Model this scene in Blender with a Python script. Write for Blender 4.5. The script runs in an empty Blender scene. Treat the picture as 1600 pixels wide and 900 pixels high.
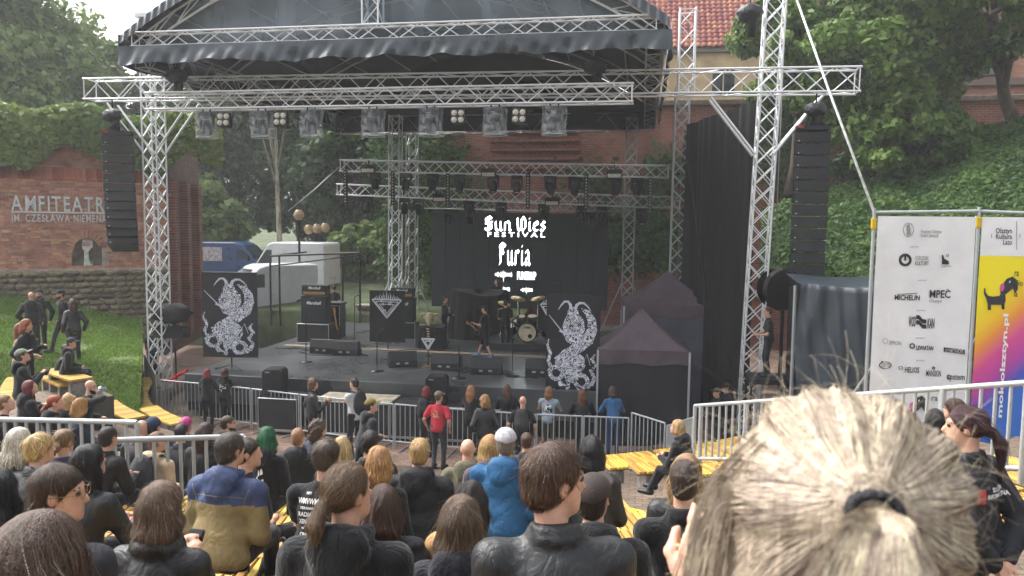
import bpy, bmesh, math, random
import numpy as np
from mathutils import Vector, Matrix
random.seed(7); RS = np.random.RandomState(7)
S = bpy.context.scene
COL = S.collection
R = math.radians
# ------------------------------------------------------------------ camera
CAMH = 5.6; YAW = R(9.5); PITCH = math.atan(100/1200); ROLL = 0.010; FPX = 1200.0
F0 = Vector((-math.sin(YAW), math.cos(YAW), 0)); R0 = Vector((math.cos(YAW), math.sin(YAW), 0))
CF = (F0*math.cos(PITCH) - Vector((0, 0, math.sin(PITCH)))).normalized()
CU = R0.cross(CF)
CR = R0*math.cos(ROLL) + CU*math.sin(ROLL); CU = CU*math.cos(ROLL) - R0*math.sin(ROLL)
CC = Vector((0, 0, CAMH))
cam = bpy.data.objects.new('camera', bpy.data.cameras.new('camera')); COL.objects.link(cam)
cam.matrix_world = Matrix(((CR.x, CU.x, -CF.x, 0), (CR.y, CU.y, -CF.y, 0), (CR.z, CU.z, -CF.z, CAMH), (0, 0, 0, 1)))
cam.data.sensor_width = 36; cam.data.lens = FPX/1600*36; cam.data.clip_start = .05; cam.data.clip_end = 3000
cam.data.dof.use_dof = True; cam.data.dof.focus_distance = 13; cam.data.dof.aperture_fstop = 10
S.camera = cam
# ------------------------------------------------------------------ sky, sun, exposure
SUN_EL, SUN_AZ = R(52), R(-70)      # high and to the left behind the stage, veiled by cloud
w = bpy.data.worlds.new('World'); S.world = w; w.use_nodes = True
wn = w.node_tree.nodes; wl = w.node_tree.links; wn.clear()
wo = wn.new('ShaderNodeOutputWorld'); bg = wn.new('ShaderNodeBackground'); sk = wn.new('ShaderNodeTexSky')
sk.sky_type = 'NISHITA'; sk.sun_disc = False; sk.sun_elevation = SUN_EL; sk.sun_rotation = SUN_AZ
sk.air_density = 1.0; sk.dust_density = 7.0; sk.ozone_density = 1.0
hs = wn.new('ShaderNodeHueSaturation'); hs.inputs['Saturation'].default_value = .22
wl.new(sk.outputs[0], hs.inputs['Color']); wl.new(hs.outputs[0], bg.inputs[0]); wl.new(bg.outputs[0], wo.inputs[0])
bg.inputs[1].default_value = .15
sl = bpy.data.lights.new('sun', 'SUN'); sl.energy = .65; sl.angle = R(40); sl.color = (1, .96, .9)
so = bpy.data.objects.new('sun', sl); COL.objects.link(so)
sdir = Vector((math.sin(SUN_AZ)*math.cos(SUN_EL), math.cos(SUN_AZ)*math.cos(SUN_EL), math.sin(SUN_EL)))
so.rotation_euler = (-sdir).to_track_quat('-Z', 'Y').to_euler(); so.location = (0, 0, 60)
S.view_settings.view_transform = 'Standard'; S.view_settings.look = 'None'
S.view_settings.exposure = 1.62; S.view_settings.gamma = 1; S.view_settings.use_curve_mapping = False
S.render.engine = 'CYCLES'
# ------------------------------------------------------------------ pixel rays (a photograph pixel -> a point on a given plane)
def ray(px, py): return CF + CR*((px-800)/FPX) + CU*((450-py)/FPX)
def PD(px, py, d): return CC + ray(px, py)*d
def PY(px, py, Y):
    r = ray(px, py); return CC + r*(Y/r.y)
def PZ(px, py, z):
    r = ray(px, py); return CC + r*((z-CAMH)/r.z)
# ------------------------------------------------------------------ mesh helpers
def mesh_np(name, V, F, attr=None, smooth=False):
    V = np.asarray(V, np.float32); F = np.asarray(F, np.int32); n, k = F.shape
    me = bpy.data.meshes.new(name); me.vertices.add(len(V)); me.vertices.foreach_set('co', V.ravel())
    me.loops.add(n*k); me.loops.foreach_set('vertex_index', F.ravel())
    me.polygons.add(n); me.polygons.foreach_set('loop_start', np.arange(0, n*k, k, dtype=np.int32))
    if smooth: me.polygons.foreach_set('use_smooth', np.ones(n, bool))
    if attr is not None:
        a = me.attributes.new('rnd', 'FLOAT', 'FACE'); a.data.foreach_set('value', np.asarray(attr, np.float32))
    me.update(calc_edges=True); me.validate(); return me
class MB:
    def __init__(s): s.v = []; s.f = []; s.m = []; s.sm = []
    def add(s, vs, fs, mi=0, smooth=False):
        o = len(s.v); s.v += [tuple(v) for v in vs]
        for f in fs: s.f.append([i+o for i in f]); s.m.append(mi); s.sm.append(smooth)
        return s
    def box(s, c, d, M=None, mi=0, taper=1.0):
        x, y, z = d[0]/2, d[1]/2, d[2]/2
        vs = [Vector((sx*x*(taper if sz > 0 else 1), sy*y*(taper if sz > 0 else 1), sz*z)) for sz in (-1, 1) for sy in (-1, 1) for sx in (-1, 1)]
        if M is not None: vs = [M @ v for v in vs]
        vs = [v+Vector(c) for v in vs]
        return s.add(vs, [(0, 2, 3, 1), (4, 5, 7, 6), (0, 1, 5, 4), (2, 6, 7, 3), (0, 4, 6, 2), (1, 3, 7, 5)], mi)
    def tube(s, pts, r, n=8, mi=0, cap=True, closed=False):
        pts = [Vector(p) for p in pts]; rr = r if isinstance(r, (list, tuple)) else [r]*len(pts)
        o = len(s.v); m = len(pts); up = None
        for i, p in enumerate(pts):
            t = (pts[min(i+1, m-1)]-pts[max(i-1, 0)]).normalized()
            if up is None: up = t.orthogonal().normalized()
            up = (up - t*up.dot(t)).normalized(); bi = t.cross(up)
            for k in range(n):
                a = 2*math.pi*k/n; s.v.append(tuple(p+(up*math.cos(a)+bi*math.sin(a))*rr[i]))
        for i in range(m-1):
            for k in range(n):
                s.f.append([o+i*n+k, o+i*n+(k+1) % n, o+(i+1)*n+(k+1) % n, o+(i+1)*n+k]); s.m.append(mi); s.sm.append(True)
        if cap:
            s.f.append([o+k for k in range(n)][::-1]); s.m.append(mi); s.sm.append(False)
            s.f.append([o+(m-1)*n+k for k in range(n)]); s.m.append(mi); s.sm.append(False)
        return s
    def lathe(s, prof, n=16, M=None, mi=0):
        o = len(s.v); m = len(prof)
        for r, z in prof:
            for k in range(n):
                a = 2*math.pi*k/n; v = Vector((r*math.cos(a), r*math.sin(a), z)); s.v.append(tuple(M @ v if M is not None else v))
        for i in range(m-1):
            for k in range(n):
                s.f.append([o+i*n+k, o+i*n+(k+1) % n, o+(i+1)*n+(k+1) % n, o+(i+1)*n+k]); s.m.append(mi); s.sm.append(True)
        return s
    def prism(s, poly, h, M=None, mi=0):      # outline in local XZ, thickness h along Y, centred
        n = len(poly); vs = [Vector((x, -h/2, z)) for x, z in poly]+[Vector((x, h/2, z)) for x, z in poly]
        if M is not None: vs = [M @ v for v in vs]
        fs = [list(range(n)), list(range(2*n-1, n-1, -1))]+[(i+n, (i+1) % n+n, (i+1) % n, i) for i in range(n)]
        return s.add(vs, fs, mi)
    def grid(s, fn, nu, nv, mi=0, smooth=True):
        vs = [fn(i/nu, j/nv) for j in range(nv+1) for i in range(nu+1)]
        return s.add(vs, [(j*(nu+1)+i, j*(nu+1)+i+1, (j+1)*(nu+1)+i+1, (j+1)*(nu+1)+i) for j in range(nv) for i in range(nu)], mi, smooth)
    def mesh(s, name, bevel=0):
        me = bpy.data.meshes.new(name); me.from_pydata(s.v, [], s.f)
        me.polygons.foreach_set('material_index', s.m); me.polygons.foreach_set('use_smooth', s.sm); me.update()
        if bevel:
            bm = bmesh.new(); bm.from_mesh(me); bmesh.ops.bevel(bm, geom=bm.edges[:], offset=bevel, segments=1, affect='EDGES'); bm.to_mesh(me); bm.free()
        return me
def WM(o):
    m = Matrix()
    while o is not None: m = o.matrix_basis @ m; o = o.parent
    return m
def link(name, me, mats=None, parent=None, M=None, local=False):
    o = bpy.data.objects.new(name, me); COL.objects.link(o)
    if mats is not None and me is not None and len(me.materials) == 0:
        for m in (mats if isinstance(mats, (list, tuple)) else [mats]): me.materials.append(m)
    M = Matrix() if M is None else M
    if parent is not None:
        o.parent = parent
        o.matrix_basis = M if local else WM(parent).inverted() @ M
    else: o.matrix_basis = M
    return o
def tag(o, label=None, cat=None, group=None, kind=None):
    for k, v in (('label', label), ('category', cat), ('group', group), ('kind', kind)):
        if v: o[k] = v
    return o
def thing(name, label, cat, loc=(0, 0, 0), rz=0, group=None):
    o = bpy.data.objects.new(name, None); COL.objects.link(o); o.empty_display_size = .1
    o.matrix_basis = Matrix.Translation(Vector(loc)) @ Matrix.Rotation(rz, 4, 'Z')
    return tag(o, label, cat, group)
def struct(name, me, mats): return tag(link(name, me, mats), kind='structure')
def axisM(a, b, rx, ry=None):                # unit cylinder (0..1 on z) -> a..b
    a = Vector(a); b = Vector(b); d = b-a; q = d.to_track_quat('Z', 'Y').to_matrix().to_4x4()
    return Matrix.Translation(a) @ q @ Matrix.Diagonal((rx, ry or rx, d.length, 1))
_uc = {}
def ucyl(mat, n=8):
    if (mat.name, n) not in _uc:
        m = MB(); m.tube([(0, 0, 0), (0, 0, 1)], 1, n); _uc[(mat.name, n)] = me = m.mesh('rod'); me.materials.append(mat)
    return _uc[(mat.name, n)]
_ub = {}
def ubox(mat, bev=0.0):
    k = (mat.name, bev)
    if k not in _ub:
        m = MB(); m.box((0, 0, 0), (1, 1, 1)); _ub[k] = me = m.mesh('block', bev); me.materials.append(mat)
    return _ub[k]
def rod(name, a, b, r, mat, parent, n=8): return link(name, ucyl(mat, n), None, parent, axisM(a, b, r))
def block(name, c, d, mat, parent, rot=None, local=False, bev=0.03):
    M = Matrix.Translation(Vector(c)) @ (rot.to_4x4() if rot is not None else Matrix()) @ Matrix.Diagonal((d[0], d[1], d[2], 1))
    return link(name, ubox(mat, bev), None, parent, M, local)
def RZ(a): return Matrix.Rotation(a, 3, 'Z')
def RX(a): return Matrix.Rotation(a, 3, 'X')
# ------------------------------------------------------------------ materials
def lin(h):
    if not isinstance(h, str): return tuple(h)
    return tuple(((c/12.92) if c <= .04045 else ((c+.055)/1.055)**2.4) for c in (int(h[i:i+2], 16)/255 for i in (0, 2, 4)))
_mc = {}
def mat(name, col, r=.6, m=0, var=.2, sc=6, bump=.15, bsc=80, attr=0, spec=.5, emit=0, col2=None, stretch=None, objrand=0):
    """procedural principled material: base colour broken up by noise, fine bump, optional per-face / per-object tint"""
    if name in _mc: return _mc[name]
    M = bpy.data.materials.new(name); M.use_nodes = True; nt = M.node_tree; N = nt.nodes; L = nt.links
    p = N['Principled BSDF']; c = lin(col); c2 = lin(col2) if col2 else tuple(x*(1-2*var) for x in c)
    tc = N.new('ShaderNodeTexCoord'); src = tc.outputs['Object']
    if stretch:
        mp = N.new('ShaderNodeMapping'); mp.inputs['Scale'].default_value = stretch; L.new(src, mp.inputs[0]); src = mp.outputs[0]
    nz = N.new('ShaderNodeTexNoise'); nz.inputs['Scale'].default_value = sc; nz.inputs['Detail'].default_value = 5; nz.inputs['Roughness'].default_value = .62
    L.new(src, nz.inputs['Vector'])
    rp = N.new('ShaderNodeValToRGB'); rp.color_ramp.elements[0].position = .34; rp.color_ramp.elements[1].position = .66
    rp.color_ramp.elements[0].color = (*c2, 1); rp.color_ramp.elements[1].color = (*[min(1, x*(1+var*.6)) for x in c], 1) if not col2 else (*c, 1)
    L.new(nz.outputs[0], rp.inputs[0]); out = rp.outputs[0]
    if attr or objrand:
        if attr: a = N.new('ShaderNodeAttribute'); a.attribute_name = 'rnd'; av = a.outputs['Fac']
        else: a = N.new('ShaderNodeObjectInfo'); av = a.outputs['Random']
        h = N.new('ShaderNodeHueSaturation'); k = attr or objrand
        mv = N.new('ShaderNodeMapRange'); mv.inputs[3].default_value = 1-k; mv.inputs[4].default_value = 1+k
        mh = N.new('ShaderNodeMapRange'); mh.inputs[3].default_value = .5-.03*min(1, k*2); mh.inputs[4].default_value = .5+.03*min(1, k*2)
        L.new(av, mv.inputs[0]); L.new(av, mh.inputs[0]); L.new(mv.outputs[0], h.inputs['Value']); L.new(mh.outputs[0], h.inputs['Hue'])
        L.new(out, h.inputs['Color']); out = h.outputs[0]
    L.new(out, p.inputs['Base Color'])
    p.inputs['Roughness'].default_value = r; p.inputs['Metallic'].default_value = m; p.inputs['Specular IOR Level'].default_value = spec
    if bump:
        b = N.new('ShaderNodeBump'); b.inputs['Strength'].default_value = bump; b.inputs['Distance'].default_value = .02
        n2 = N.new('ShaderNodeTexNoise'); n2.inputs['Scale'].default_value = bsc; n2.inputs['Detail'].default_value = 3; L.new(src, n2.inputs['Vector'])
        L.new(n2.outputs[0], b.inputs['Height']); L.new(b.outputs[0], p.inputs['Normal'])
        mr = N.new('ShaderNodeMapRange'); mr.inputs[3].default_value = max(.03, r-.12); mr.inputs[4].default_value = min(1, r+.12)
        L.new(nz.outputs[0], mr.inputs[0]); L.new(mr.outputs[0], p.inputs['Roughness'])
    if emit: p.inputs['Emission Color'].default_value = (*c, 1); p.inputs['Emission Strength'].default_value = emit
    _mc[name] = M; return M
def leafmat(name, col, col2, k=.45):
    M = bpy.data.materials.new(name); M.use_nodes = True; nt = M.node_tree; N = nt.nodes; L = nt.links; N.remove(N['Principled BSDF'])
    a = N.new('ShaderNodeAttribute'); a.attribute_name = 'rnd'
    rp = N.new('ShaderNodeValToRGB'); rp.color_ramp.elements[0].color = (*lin(col), 1); rp.color_ramp.elements[1].color = (*lin(col2), 1); L.new(a.outputs['Fac'], rp.inputs[0])
    d = N.new('ShaderNodeBsdfPrincipled'); d.inputs['Roughness'].default_value = .55; L.new(rp.outputs[0], d.inputs['Base Color']); d.inputs['Specular IOR Level'].default_value = .3
    t = N.new('ShaderNodeBsdfTranslucent'); L.new(rp.outputs[0], t.inputs[0])
    mx = N.new('ShaderNodeMixShader'); mx.inputs[0].default_value = k*.7; L.new(d.outputs[0], mx.inputs[1]); L.new(t.outputs[0], mx.inputs[2])
    L.new(mx.outputs[0], N['Material Output'].inputs[0]); return M
def see_through(name, col, alpha, r=.3, weave=0, scale=60):
    """thin sheet that lets part of the light pass: clear plastic or woven mesh"""
    M = bpy.data.materials.new(name); M.use_nodes = True; nt = M.node_tree; N = nt.nodes; L = nt.links; p = N['Principled BSDF']
    p.inputs['Base Color'].default_value = (*lin(col), 1); p.inputs['Roughness'].default_value = r
    t = N.new('ShaderNodeBsdfTransparent'); mx = N.new('ShaderNodeMixShader'); mx.inputs[0].default_value = alpha
    tc = N.new('ShaderNodeTexCoord'); nz = N.new('ShaderNodeTexNoise'); nz.inputs['Scale'].default_value = scale; nz.inputs['Detail'].default_value = 4
    L.new(tc.outputs['Object'], nz.inputs['Vector'])
    mr = N.new('ShaderNodeMapRange'); mr.inputs[1].default_value = .35; mr.inputs[2].default_value = .65; mr.inputs[3].default_value = max(0, alpha-weave); mr.inputs[4].default_value = min(1, alpha+weave)
    L.new(nz.outputs[0], mr.inputs[0]); L.new(mr.outputs[0], mx.inputs[0])
    b = N.new('ShaderNodeBump'); b.inputs['Strength'].default_value = .5; b.inputs['Distance'].default_value = .03; L.new(nz.outputs[0], b.inputs['Height']); L.new(b.outputs[0], p.inputs['Normal'])
    L.new(t.outputs[0], mx.inputs[1]); L.new(p.outputs[0], mx.inputs[2]); L.new(mx.outputs[0], N['Material Output'].inputs[0]); return M
ALU = mat('aluminium', 'e4e6e8', .38, .3, .1, 3, .05, 40)
ALU_D = mat('aluminium_dull', 'a9abab', .45, .5, .15, 3, .05, 40)
GALV = mat('galvanised_steel', 'b4b9bc', .45, .35, .2, 9, .1, 50)
BLK = mat('black_plastic', '141517', .5, 0, .25, 5, .2, 120)
BLKC = mat('black_cloth', '0f0f12', .85, 0, .3, 4, .35, 200)
BLKM = mat('black_metal', '17181a', .4, .3, .2, 6, .1, 90)
CASE = mat('flight_case_black', '1b1c1f', .5, 0, .25, 5, .15, 60)
WHT = mat('white_print', 'e6e6e6', .6, 0, .03, 5, 0)
WOOD = mat('varnished_pine', 'cba54e', .5, 0, .25, 3, .2, 30, objrand=.3, stretch=(3, 14, 14))
WOODD = mat('weathered_wood', '7c6547', .8, 0, .3, 3, .3, 30)
CONC = mat('concrete', '8d8780', .9, 0, .25, 3, .4, 30)
RED = mat('red_paint', 'b3121e', .45, 0, .15, 5, .1)
def text_mesh(txt, size, extrude=0, align='CENTER', bold=0, space=1):
    cu = bpy.data.curves.new('t', 'FONT'); cu.body = txt; cu.size = size; cu.extrude = extrude; cu.align_x = align; cu.offset = bold; cu.space_character = space
    cu.resolution_u = 2
    o = bpy.data.objects.new('t', cu); me = bpy.data.meshes.new_from_object(o); bpy.data.objects.remove(o); bpy.data.curves.remove(cu); me.materials.clear(); return me
# ================================================================== THE SETTING
S.cycles.use_denoising = True
AC = Vector((-5.6, 24, 0)); RUN, RISE, RIN = .936, .22, 7.0
def sm(t): t = min(1, max(0, t)); return t*t*(3-2*t)
def rise(th): return .3*sm((-85-math.degrees(th))/14)*(1-sm((-118-math.degrees(th))/20))
def zt(x, y):
    dx, dy = x-AC.x, y-AC.y; r = math.hypot(dx, dy); k = min(18, math.floor((r-RIN)/RUN))
    return 0 if k < 0 else RISE*k + rise(math.atan2(dy, dx))*sm(k/4)
def hit(px, py, h=0):
    r = ray(px, py); d = .6
    while d < 40:
        p = CC + r*d
        if p.z-h <= zt(p.x, p.y): return p
        d += .02
    return p
def polar(r, th, z=0): return Vector((AC.x+r*math.cos(th), AC.y+r*math.sin(th), z))
# paving: setts as colour + relief over the whole floor
def paving(name, c1, c2, cm, sx, sy):
    M = bpy.data.materials.new(name); M.use_nodes = True; N = M.node_tree.nodes; L = M.node_tree.links; p = N['Principled BSDF']
    tc = N.new('ShaderNodeTexCoord'); b = N.new('ShaderNodeTexBrick'); b.inputs['Scale'].default_value = 1
    b.inputs['Brick Width'].default_value = sx; b.inputs['Row Height'].default_value = sy; b.inputs['Mortar Size'].default_value = .008
    b.inputs['Color1'].default_value = (*lin(c1), 1); b.inputs['Color2'].default_value = (*lin(c2), 1); b.inputs['Mortar'].default_value = (*lin(cm), 1)
    nz = N.new('ShaderNodeTexNoise'); nz.inputs['Scale'].default_value = 1.1; nz.inputs['Detail'].default_value = 8
    mx = N.new('ShaderNodeMixRGB'); mx.blend_type = 'MULTIPLY'; mx.inputs[0].default_value = .8
    rp = N.new('ShaderNodeValToRGB'); rp.color_ramp.elements[0].position = .3; rp.color_ramp.elements[1].position = .7
    rp.color_ramp.elements[0].color = (.35, .36, .3, 1); rp.color_ramp.elements[1].color = (1, 1, 1, 1)
    L.new(tc.outputs['Object'], b.inputs[0]); L.new(tc.outputs['Object'], nz.inputs['Vector']); L.new(nz.outputs[0], rp.inputs[0])
    L.new(b.outputs[0], mx.inputs[1]); L.new(rp.outputs[0], mx.inputs[2]); L.new(mx.outputs[0], p.inputs['Base Color']); p.inputs['Roughness'].default_value = .85
    bp = N.new('ShaderNodeBump'); bp.inputs['Strength'].default_value = .7; bp.inputs['Distance'].default_value = .02; bp.invert = True
    L.new(b.outputs['Fac'], bp.inputs['Height']); L.new(bp.outputs[0], p.inputs['Normal']); return M
PAVE = paving('brick_setts', 'a5897a', '86685a', '57504a', .24, .12)
PAVE2 = paving('terrace_setts', '84705f', '6b5c50', '4b463f', .2, .1)
GRASS = mat('lawn_soil', '55682c', .95, 0, .3, 2, .5, 20)
EARTH = mat('earth', '575a3c', .95, 0, .3, .4, .4, 8)
m = MB(); m.add([(-400, -60, -.1), (400, -60, -.1), (400, 700, -.1), (-400, 700, -.1)], [(0, 1, 2, 3)]); struct('ground', m.mesh('ground'), EARTH)
m = MB(); m.grid(lambda u, v: (-26+36*u, 2+44*v, 0), 6, 6, smooth=False); struct('pavement', m.mesh('pavement'), PAVE)
# terraces: concentric steps
V = []; Fc = []; n = 96; ths = [R(-172+134*i/n) for i in range(n+1)]
for k in range(1, 19):
    r0, r1 = RIN+RUN*k, RIN+RUN*(k+1)+(6 if k == 18 else 0)
    for th in ths:
        z = RISE*k+rise(th)*sm(k/4); zb = RISE*(k-1)+rise(th)*sm((k-1)/4) if k else -.3
        V += [polar(r0, th, zb-.05), polar(r0, th, z), polar(r1, th, z)]
    o = (k-1)*3*(n+1)
    for i in range(n):
        a = o+3*i; Fc += [(a, a+3, a+4, a+1), (a+1, a+4, a+5, a+2)]
struct('terrace', mesh_np('terrace', [tuple(v) for v in V], Fc), PAVE2)
# ground behind the stage, rising
def backz(x, y): return 1.2 + .09*max(0, y-30) + .5*math.sin(x*.3)*.2
m = MB(); m.grid(lambda u, v: (-75+70*u, 31.5+60*max(0, v-.05), backz(-75+70*u, 31.5+60*v)*(1 if v > .01 else 0)-.02), 20, 20); struct('hillside', m.mesh('hillside'), mat('rough_grass', '47542f', .95, 0, .35, 1.2, .5, 12))
# ---------------------------------------------------------------- leaves
def leaves(name, P, size, nrm=None, spread=1.0, rnd=None, elong=1.5):
    n = len(P); N0 = RS.normal(size=(n, 3))*spread + (0 if nrm is None else nrm); N0 /= np.linalg.norm(N0, axis=1)[:, None]+1e-9
    T = np.cross(N0, RS.normal(size=(n, 3))); T /= np.linalg.norm(T, axis=1)[:, None]+1e-9; B = np.cross(N0, T)
    s = (size*(.6+.8*RS.rand(n)))[:, None]
    V = np.stack([P-T*s*elong*.5, P+B*s*.42-T*s*.05+N0*s*.12, P+T*s*elong*.5, P-B*s*.42-T*s*.05+N0*s*.12], 1).reshape(-1, 3)
    return mesh_np(name, V, np.arange(4*n).reshape(-1, 4), RS.rand(n) if rnd is None else rnd)
BARK = mat('bark', '5a4d3f', .9, 0, .3, 4, .6, 20, stretch=(1, 1, .25)); BARKP = mat('pale_bark', '97937f', .85, 0, .35, 5, .4, 20, stretch=(1, 1, .3))
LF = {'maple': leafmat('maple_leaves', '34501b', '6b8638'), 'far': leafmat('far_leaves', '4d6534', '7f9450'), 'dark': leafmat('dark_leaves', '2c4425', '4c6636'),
      'ivy': leafmat('ivy_leaves', '2c4820', '56752f'), 'turn': leafmat('autumn_ivy', '4a6a2a', '7d8c48'), 'willow': leafmat('willow_leaves', '5c6f40', '86935e'), 'grass': leafmat('grass_blades', '48701c', '7f9a3a')}
def tree(label, base, centre, rad, nl, size, lf, seed, nclump=40, bark=None, name='tree', droop=0, trunk_r=.28, group=None):
    global RS
    RS = np.random.RandomState(seed); base = Vector(base); c = Vector(centre); rad = np.array(rad, float)
    t = thing(name, label, 'tree', base, group=group)
    d = RS.normal(size=(nclump, 3)); d /= np.linalg.norm(d, axis=1)[:, None]
    C = np.array(c)+d*rad*(.35+.62*RS.rand(nclump, 1)**.6)
    cr = rad.mean()*(.2+.2*RS.rand(nclump))
    w = cr**2; idx = RS.choice(nclump, nl, p=w/w.sum())
    o = RS.normal(size=(nl, 3)); o /= np.linalg.norm(o, axis=1)[:, None]; o *= (RS.rand(nl, 1)**.45)*np.array([1, 1, .75])
    P = C[idx]+o*cr[idx][:, None]
    if droop: P[:, 2] -= droop*RS.rand(nl)**2
    rn = np.clip(.5*RS.rand(nclump)[idx]+.5*RS.rand(nl), 0, 1)
    tag(link('crown', leaves('crown', P, size, o*1.2+np.array([0, 0, .5]), .8, rn, 2.2 if droop else 1.4), LF[lf], t), kind='stuff')
    mb = MB(); mid = base.lerp(c, .45)+Vector((RS.randn()*.3, RS.randn()*.3, 0))
    mb.tube([base, base.lerp(mid, .5)+Vector((.1, .05, 0)), mid, c+Vector((0, 0, rad[2]*.3))], [trunk_r*1.25, trunk_r, trunk_r*.75, trunk_r*.2], 10)
    link('trunk', mb.mesh('trunk'), bark or BARK, t)
    mb = MB()
    for i in range(0, nclump, 2):
        q = Vector(C[i]); s = mid.lerp(c, .9*RS.rand()); mm = s.lerp(q, .5)+Vector((0, 0, .12*rad[2]))
        mb.tube([s, mm, q], [trunk_r*.38, trunk_r*.2, .02], 5)
    link('branches', mb.mesh('branches'), bark or BARK, t); return t
def gz(p): return backz(p.x, p.y)
def bt(px, d, z=None):                     # tree foot below a pixel column at a depth
    p = PD(px, 350, d); p.z = backz(p.x, p.y) if z is None else z; return p
# left skyline, behind the old wall
g1 = 'trees rising behind the old brick wall'
tree('tall broad green tree at the left edge above the brick wall', bt(-25, 40), PD(-30, 90, 40), (5.2, 5, 6.6), 28000, .3, 'far', 11, 60, group=g1)
tree('rounded pale green tree right of the tall left edge tree', bt(70, 43), PD(62, 128, 43), (4.0, 4, 3.6), 22000, .27, 'far', 12, 45, group=g1)
tree('drooping grey green willow between left trees and roof', bt(128, 46), PD(128, 130, 46), (2.6, 2.6, 3.0), 12000, .3, 'willow', 13, 40, droop=3, group=g1)
tree('lower leafy tree just behind the left speaker tower', bt(195, 50), PD(192, 150, 50), (3.2, 3, 3.4), 16000, .27, 'far', 14, 40, group=g1)
# dark wood seen through the open stage
g2 = 'dark trees seen through the open stage'
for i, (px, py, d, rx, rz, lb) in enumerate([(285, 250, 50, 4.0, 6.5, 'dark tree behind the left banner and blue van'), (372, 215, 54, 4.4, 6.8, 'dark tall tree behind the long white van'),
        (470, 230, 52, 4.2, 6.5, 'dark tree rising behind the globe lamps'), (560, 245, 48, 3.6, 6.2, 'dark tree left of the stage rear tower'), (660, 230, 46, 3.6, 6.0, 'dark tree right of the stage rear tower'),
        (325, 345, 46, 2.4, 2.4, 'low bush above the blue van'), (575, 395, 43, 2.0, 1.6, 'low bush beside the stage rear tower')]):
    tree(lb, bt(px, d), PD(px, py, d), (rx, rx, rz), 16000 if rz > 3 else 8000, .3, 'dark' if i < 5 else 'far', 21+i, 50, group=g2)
tree('pale trunked birch standing behind the stage left side', bt(432, 41), PD(428, 120, 41), (2.6, 2.2, 2.2), 5000, .3, 'far', 31, 24, BARKP, 'birch_tree', trunk_r=.15)
# maples over the wall on the right
g3 = 'maples overhanging the wall on the right'
BZ = 3.0
tree('maple crown touching the cross beam right of the stage', bt(1235, 33, 7), PD(1262, 70, 30), (2.4, 2.2, 2.6), 18000, .2, 'maple', 41, 46, group=g3)
tree('large maple over the brick wall at upper right', bt(1420, 31, 7), PD(1392, 85, 28), (2.9, 2.5, 3.2), 24000, .2, 'maple', 42, 60, group=g3)
tree('maple reaching in from the upper right corner', bt(1600, 29, 8), PD(1545, 5, 26), (3.3, 2.6, 1.3), 15000, .2, 'maple', 43, 40, group=g3)
tree('low maple bough hanging in front of the brick wall', bt(1450, 30, 6), PD(1425, 215, 27), (1.9, 1.5, 1.4), 11000, .18, 'maple', 44, 34, group=g3)
# ---------------------------------------------------------------- brickwork
def brickmat(name, c1, c2, cm, s=1.0):
    M = bpy.data.materials.new(name); M.use_nodes = True; N = M.node_tree.nodes; L = M.node_tree.links; p = N['Principled BSDF']
    tc = N.new('ShaderNodeTexCoord'); mp = N.new('ShaderNodeMapping'); b = N.new('ShaderNodeTexBrick'); b.inputs['Scale'].default_value = 1
    mp.inputs['Rotation'].default_value = (R(90), 0, 0); L.new(tc.outputs['Object'], mp.inputs[0]); L.new(mp.outputs[0], b.inputs[0])
    b.inputs['Brick Width'].default_value = .29*s; b.inputs['Row Height'].default_value = .105*s; b.inputs['Mortar Size'].default_value = .012; b.inputs['Bias'].default_value = -.2
    b.inputs['Color1'].default_value = (*lin(c1), 1); b.inputs['Color2'].default_value = (*lin(c2), 1); b.inputs['Mortar'].default_value = (*lin(cm), 1)
    nz = N.new('ShaderNodeTexNoise'); nz.inputs['Scale'].default_value = .7; nz.inputs['Detail'].default_value = 9; nz.inputs['Roughness'].default_value = .7
    rp = N.new('ShaderNodeValToRGB'); rp.color_ramp.elements[0].position = .35; rp.color_ramp.elements[1].position = .62
    rp.color_ramp.elements[0].color = (.45, .42, .4, 1); rp.color_ramp.elements[1].color = (1, 1, 1, 1)
    mx = N.new('ShaderNodeMixRGB'); mx.blend_type = 'MULTIPLY'; mx.inputs[0].default_value = .85
    L.new(tc.outputs['Object'], nz.inputs['Vector']); L.new(nz.outputs[0], rp.inputs[0]); L.new(b.outputs[0], mx.inputs[1]); L.new(rp.outputs[0], mx.inputs[2])
    L.new(mx.outputs[0], p.inputs['Base Color']); p.inputs['Roughness'].default_value = .9
    bp = N.new('ShaderNodeBump'); bp.inputs['Strength'].default_value = .8; bp.inputs['Distance'].default_value = .02; bp.invert = True
    L.new(b.outputs['Fac'], bp.inputs['Height']); L.new(bp.outputs[0], p.inputs['Normal']); return M
BRICKM = brickmat('old_brick_far', '9a5a45', '7a4335', '8d8074'); BRICKL = brickmat('light_brick_far', 'b98067', 'a06a55', '9c8d80')
BRK = mat('clay_brick', 'bd8871', .9, 0, .2, 6, .3, 40, objrand=.26); BRKA = mat('clay_brick_mass', 'bd8871', .9, 0, .2, 2, .3, 40, attr=.26)
MORT = mat('lime_mortar', 'b3a596', .95, 0, .25, 2, .3, 30)
STONE = mat('mossy_fieldstone', '837462', .95, 0, .35, 2, .5, 20, attr=.35, col2='4f5034')
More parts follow.
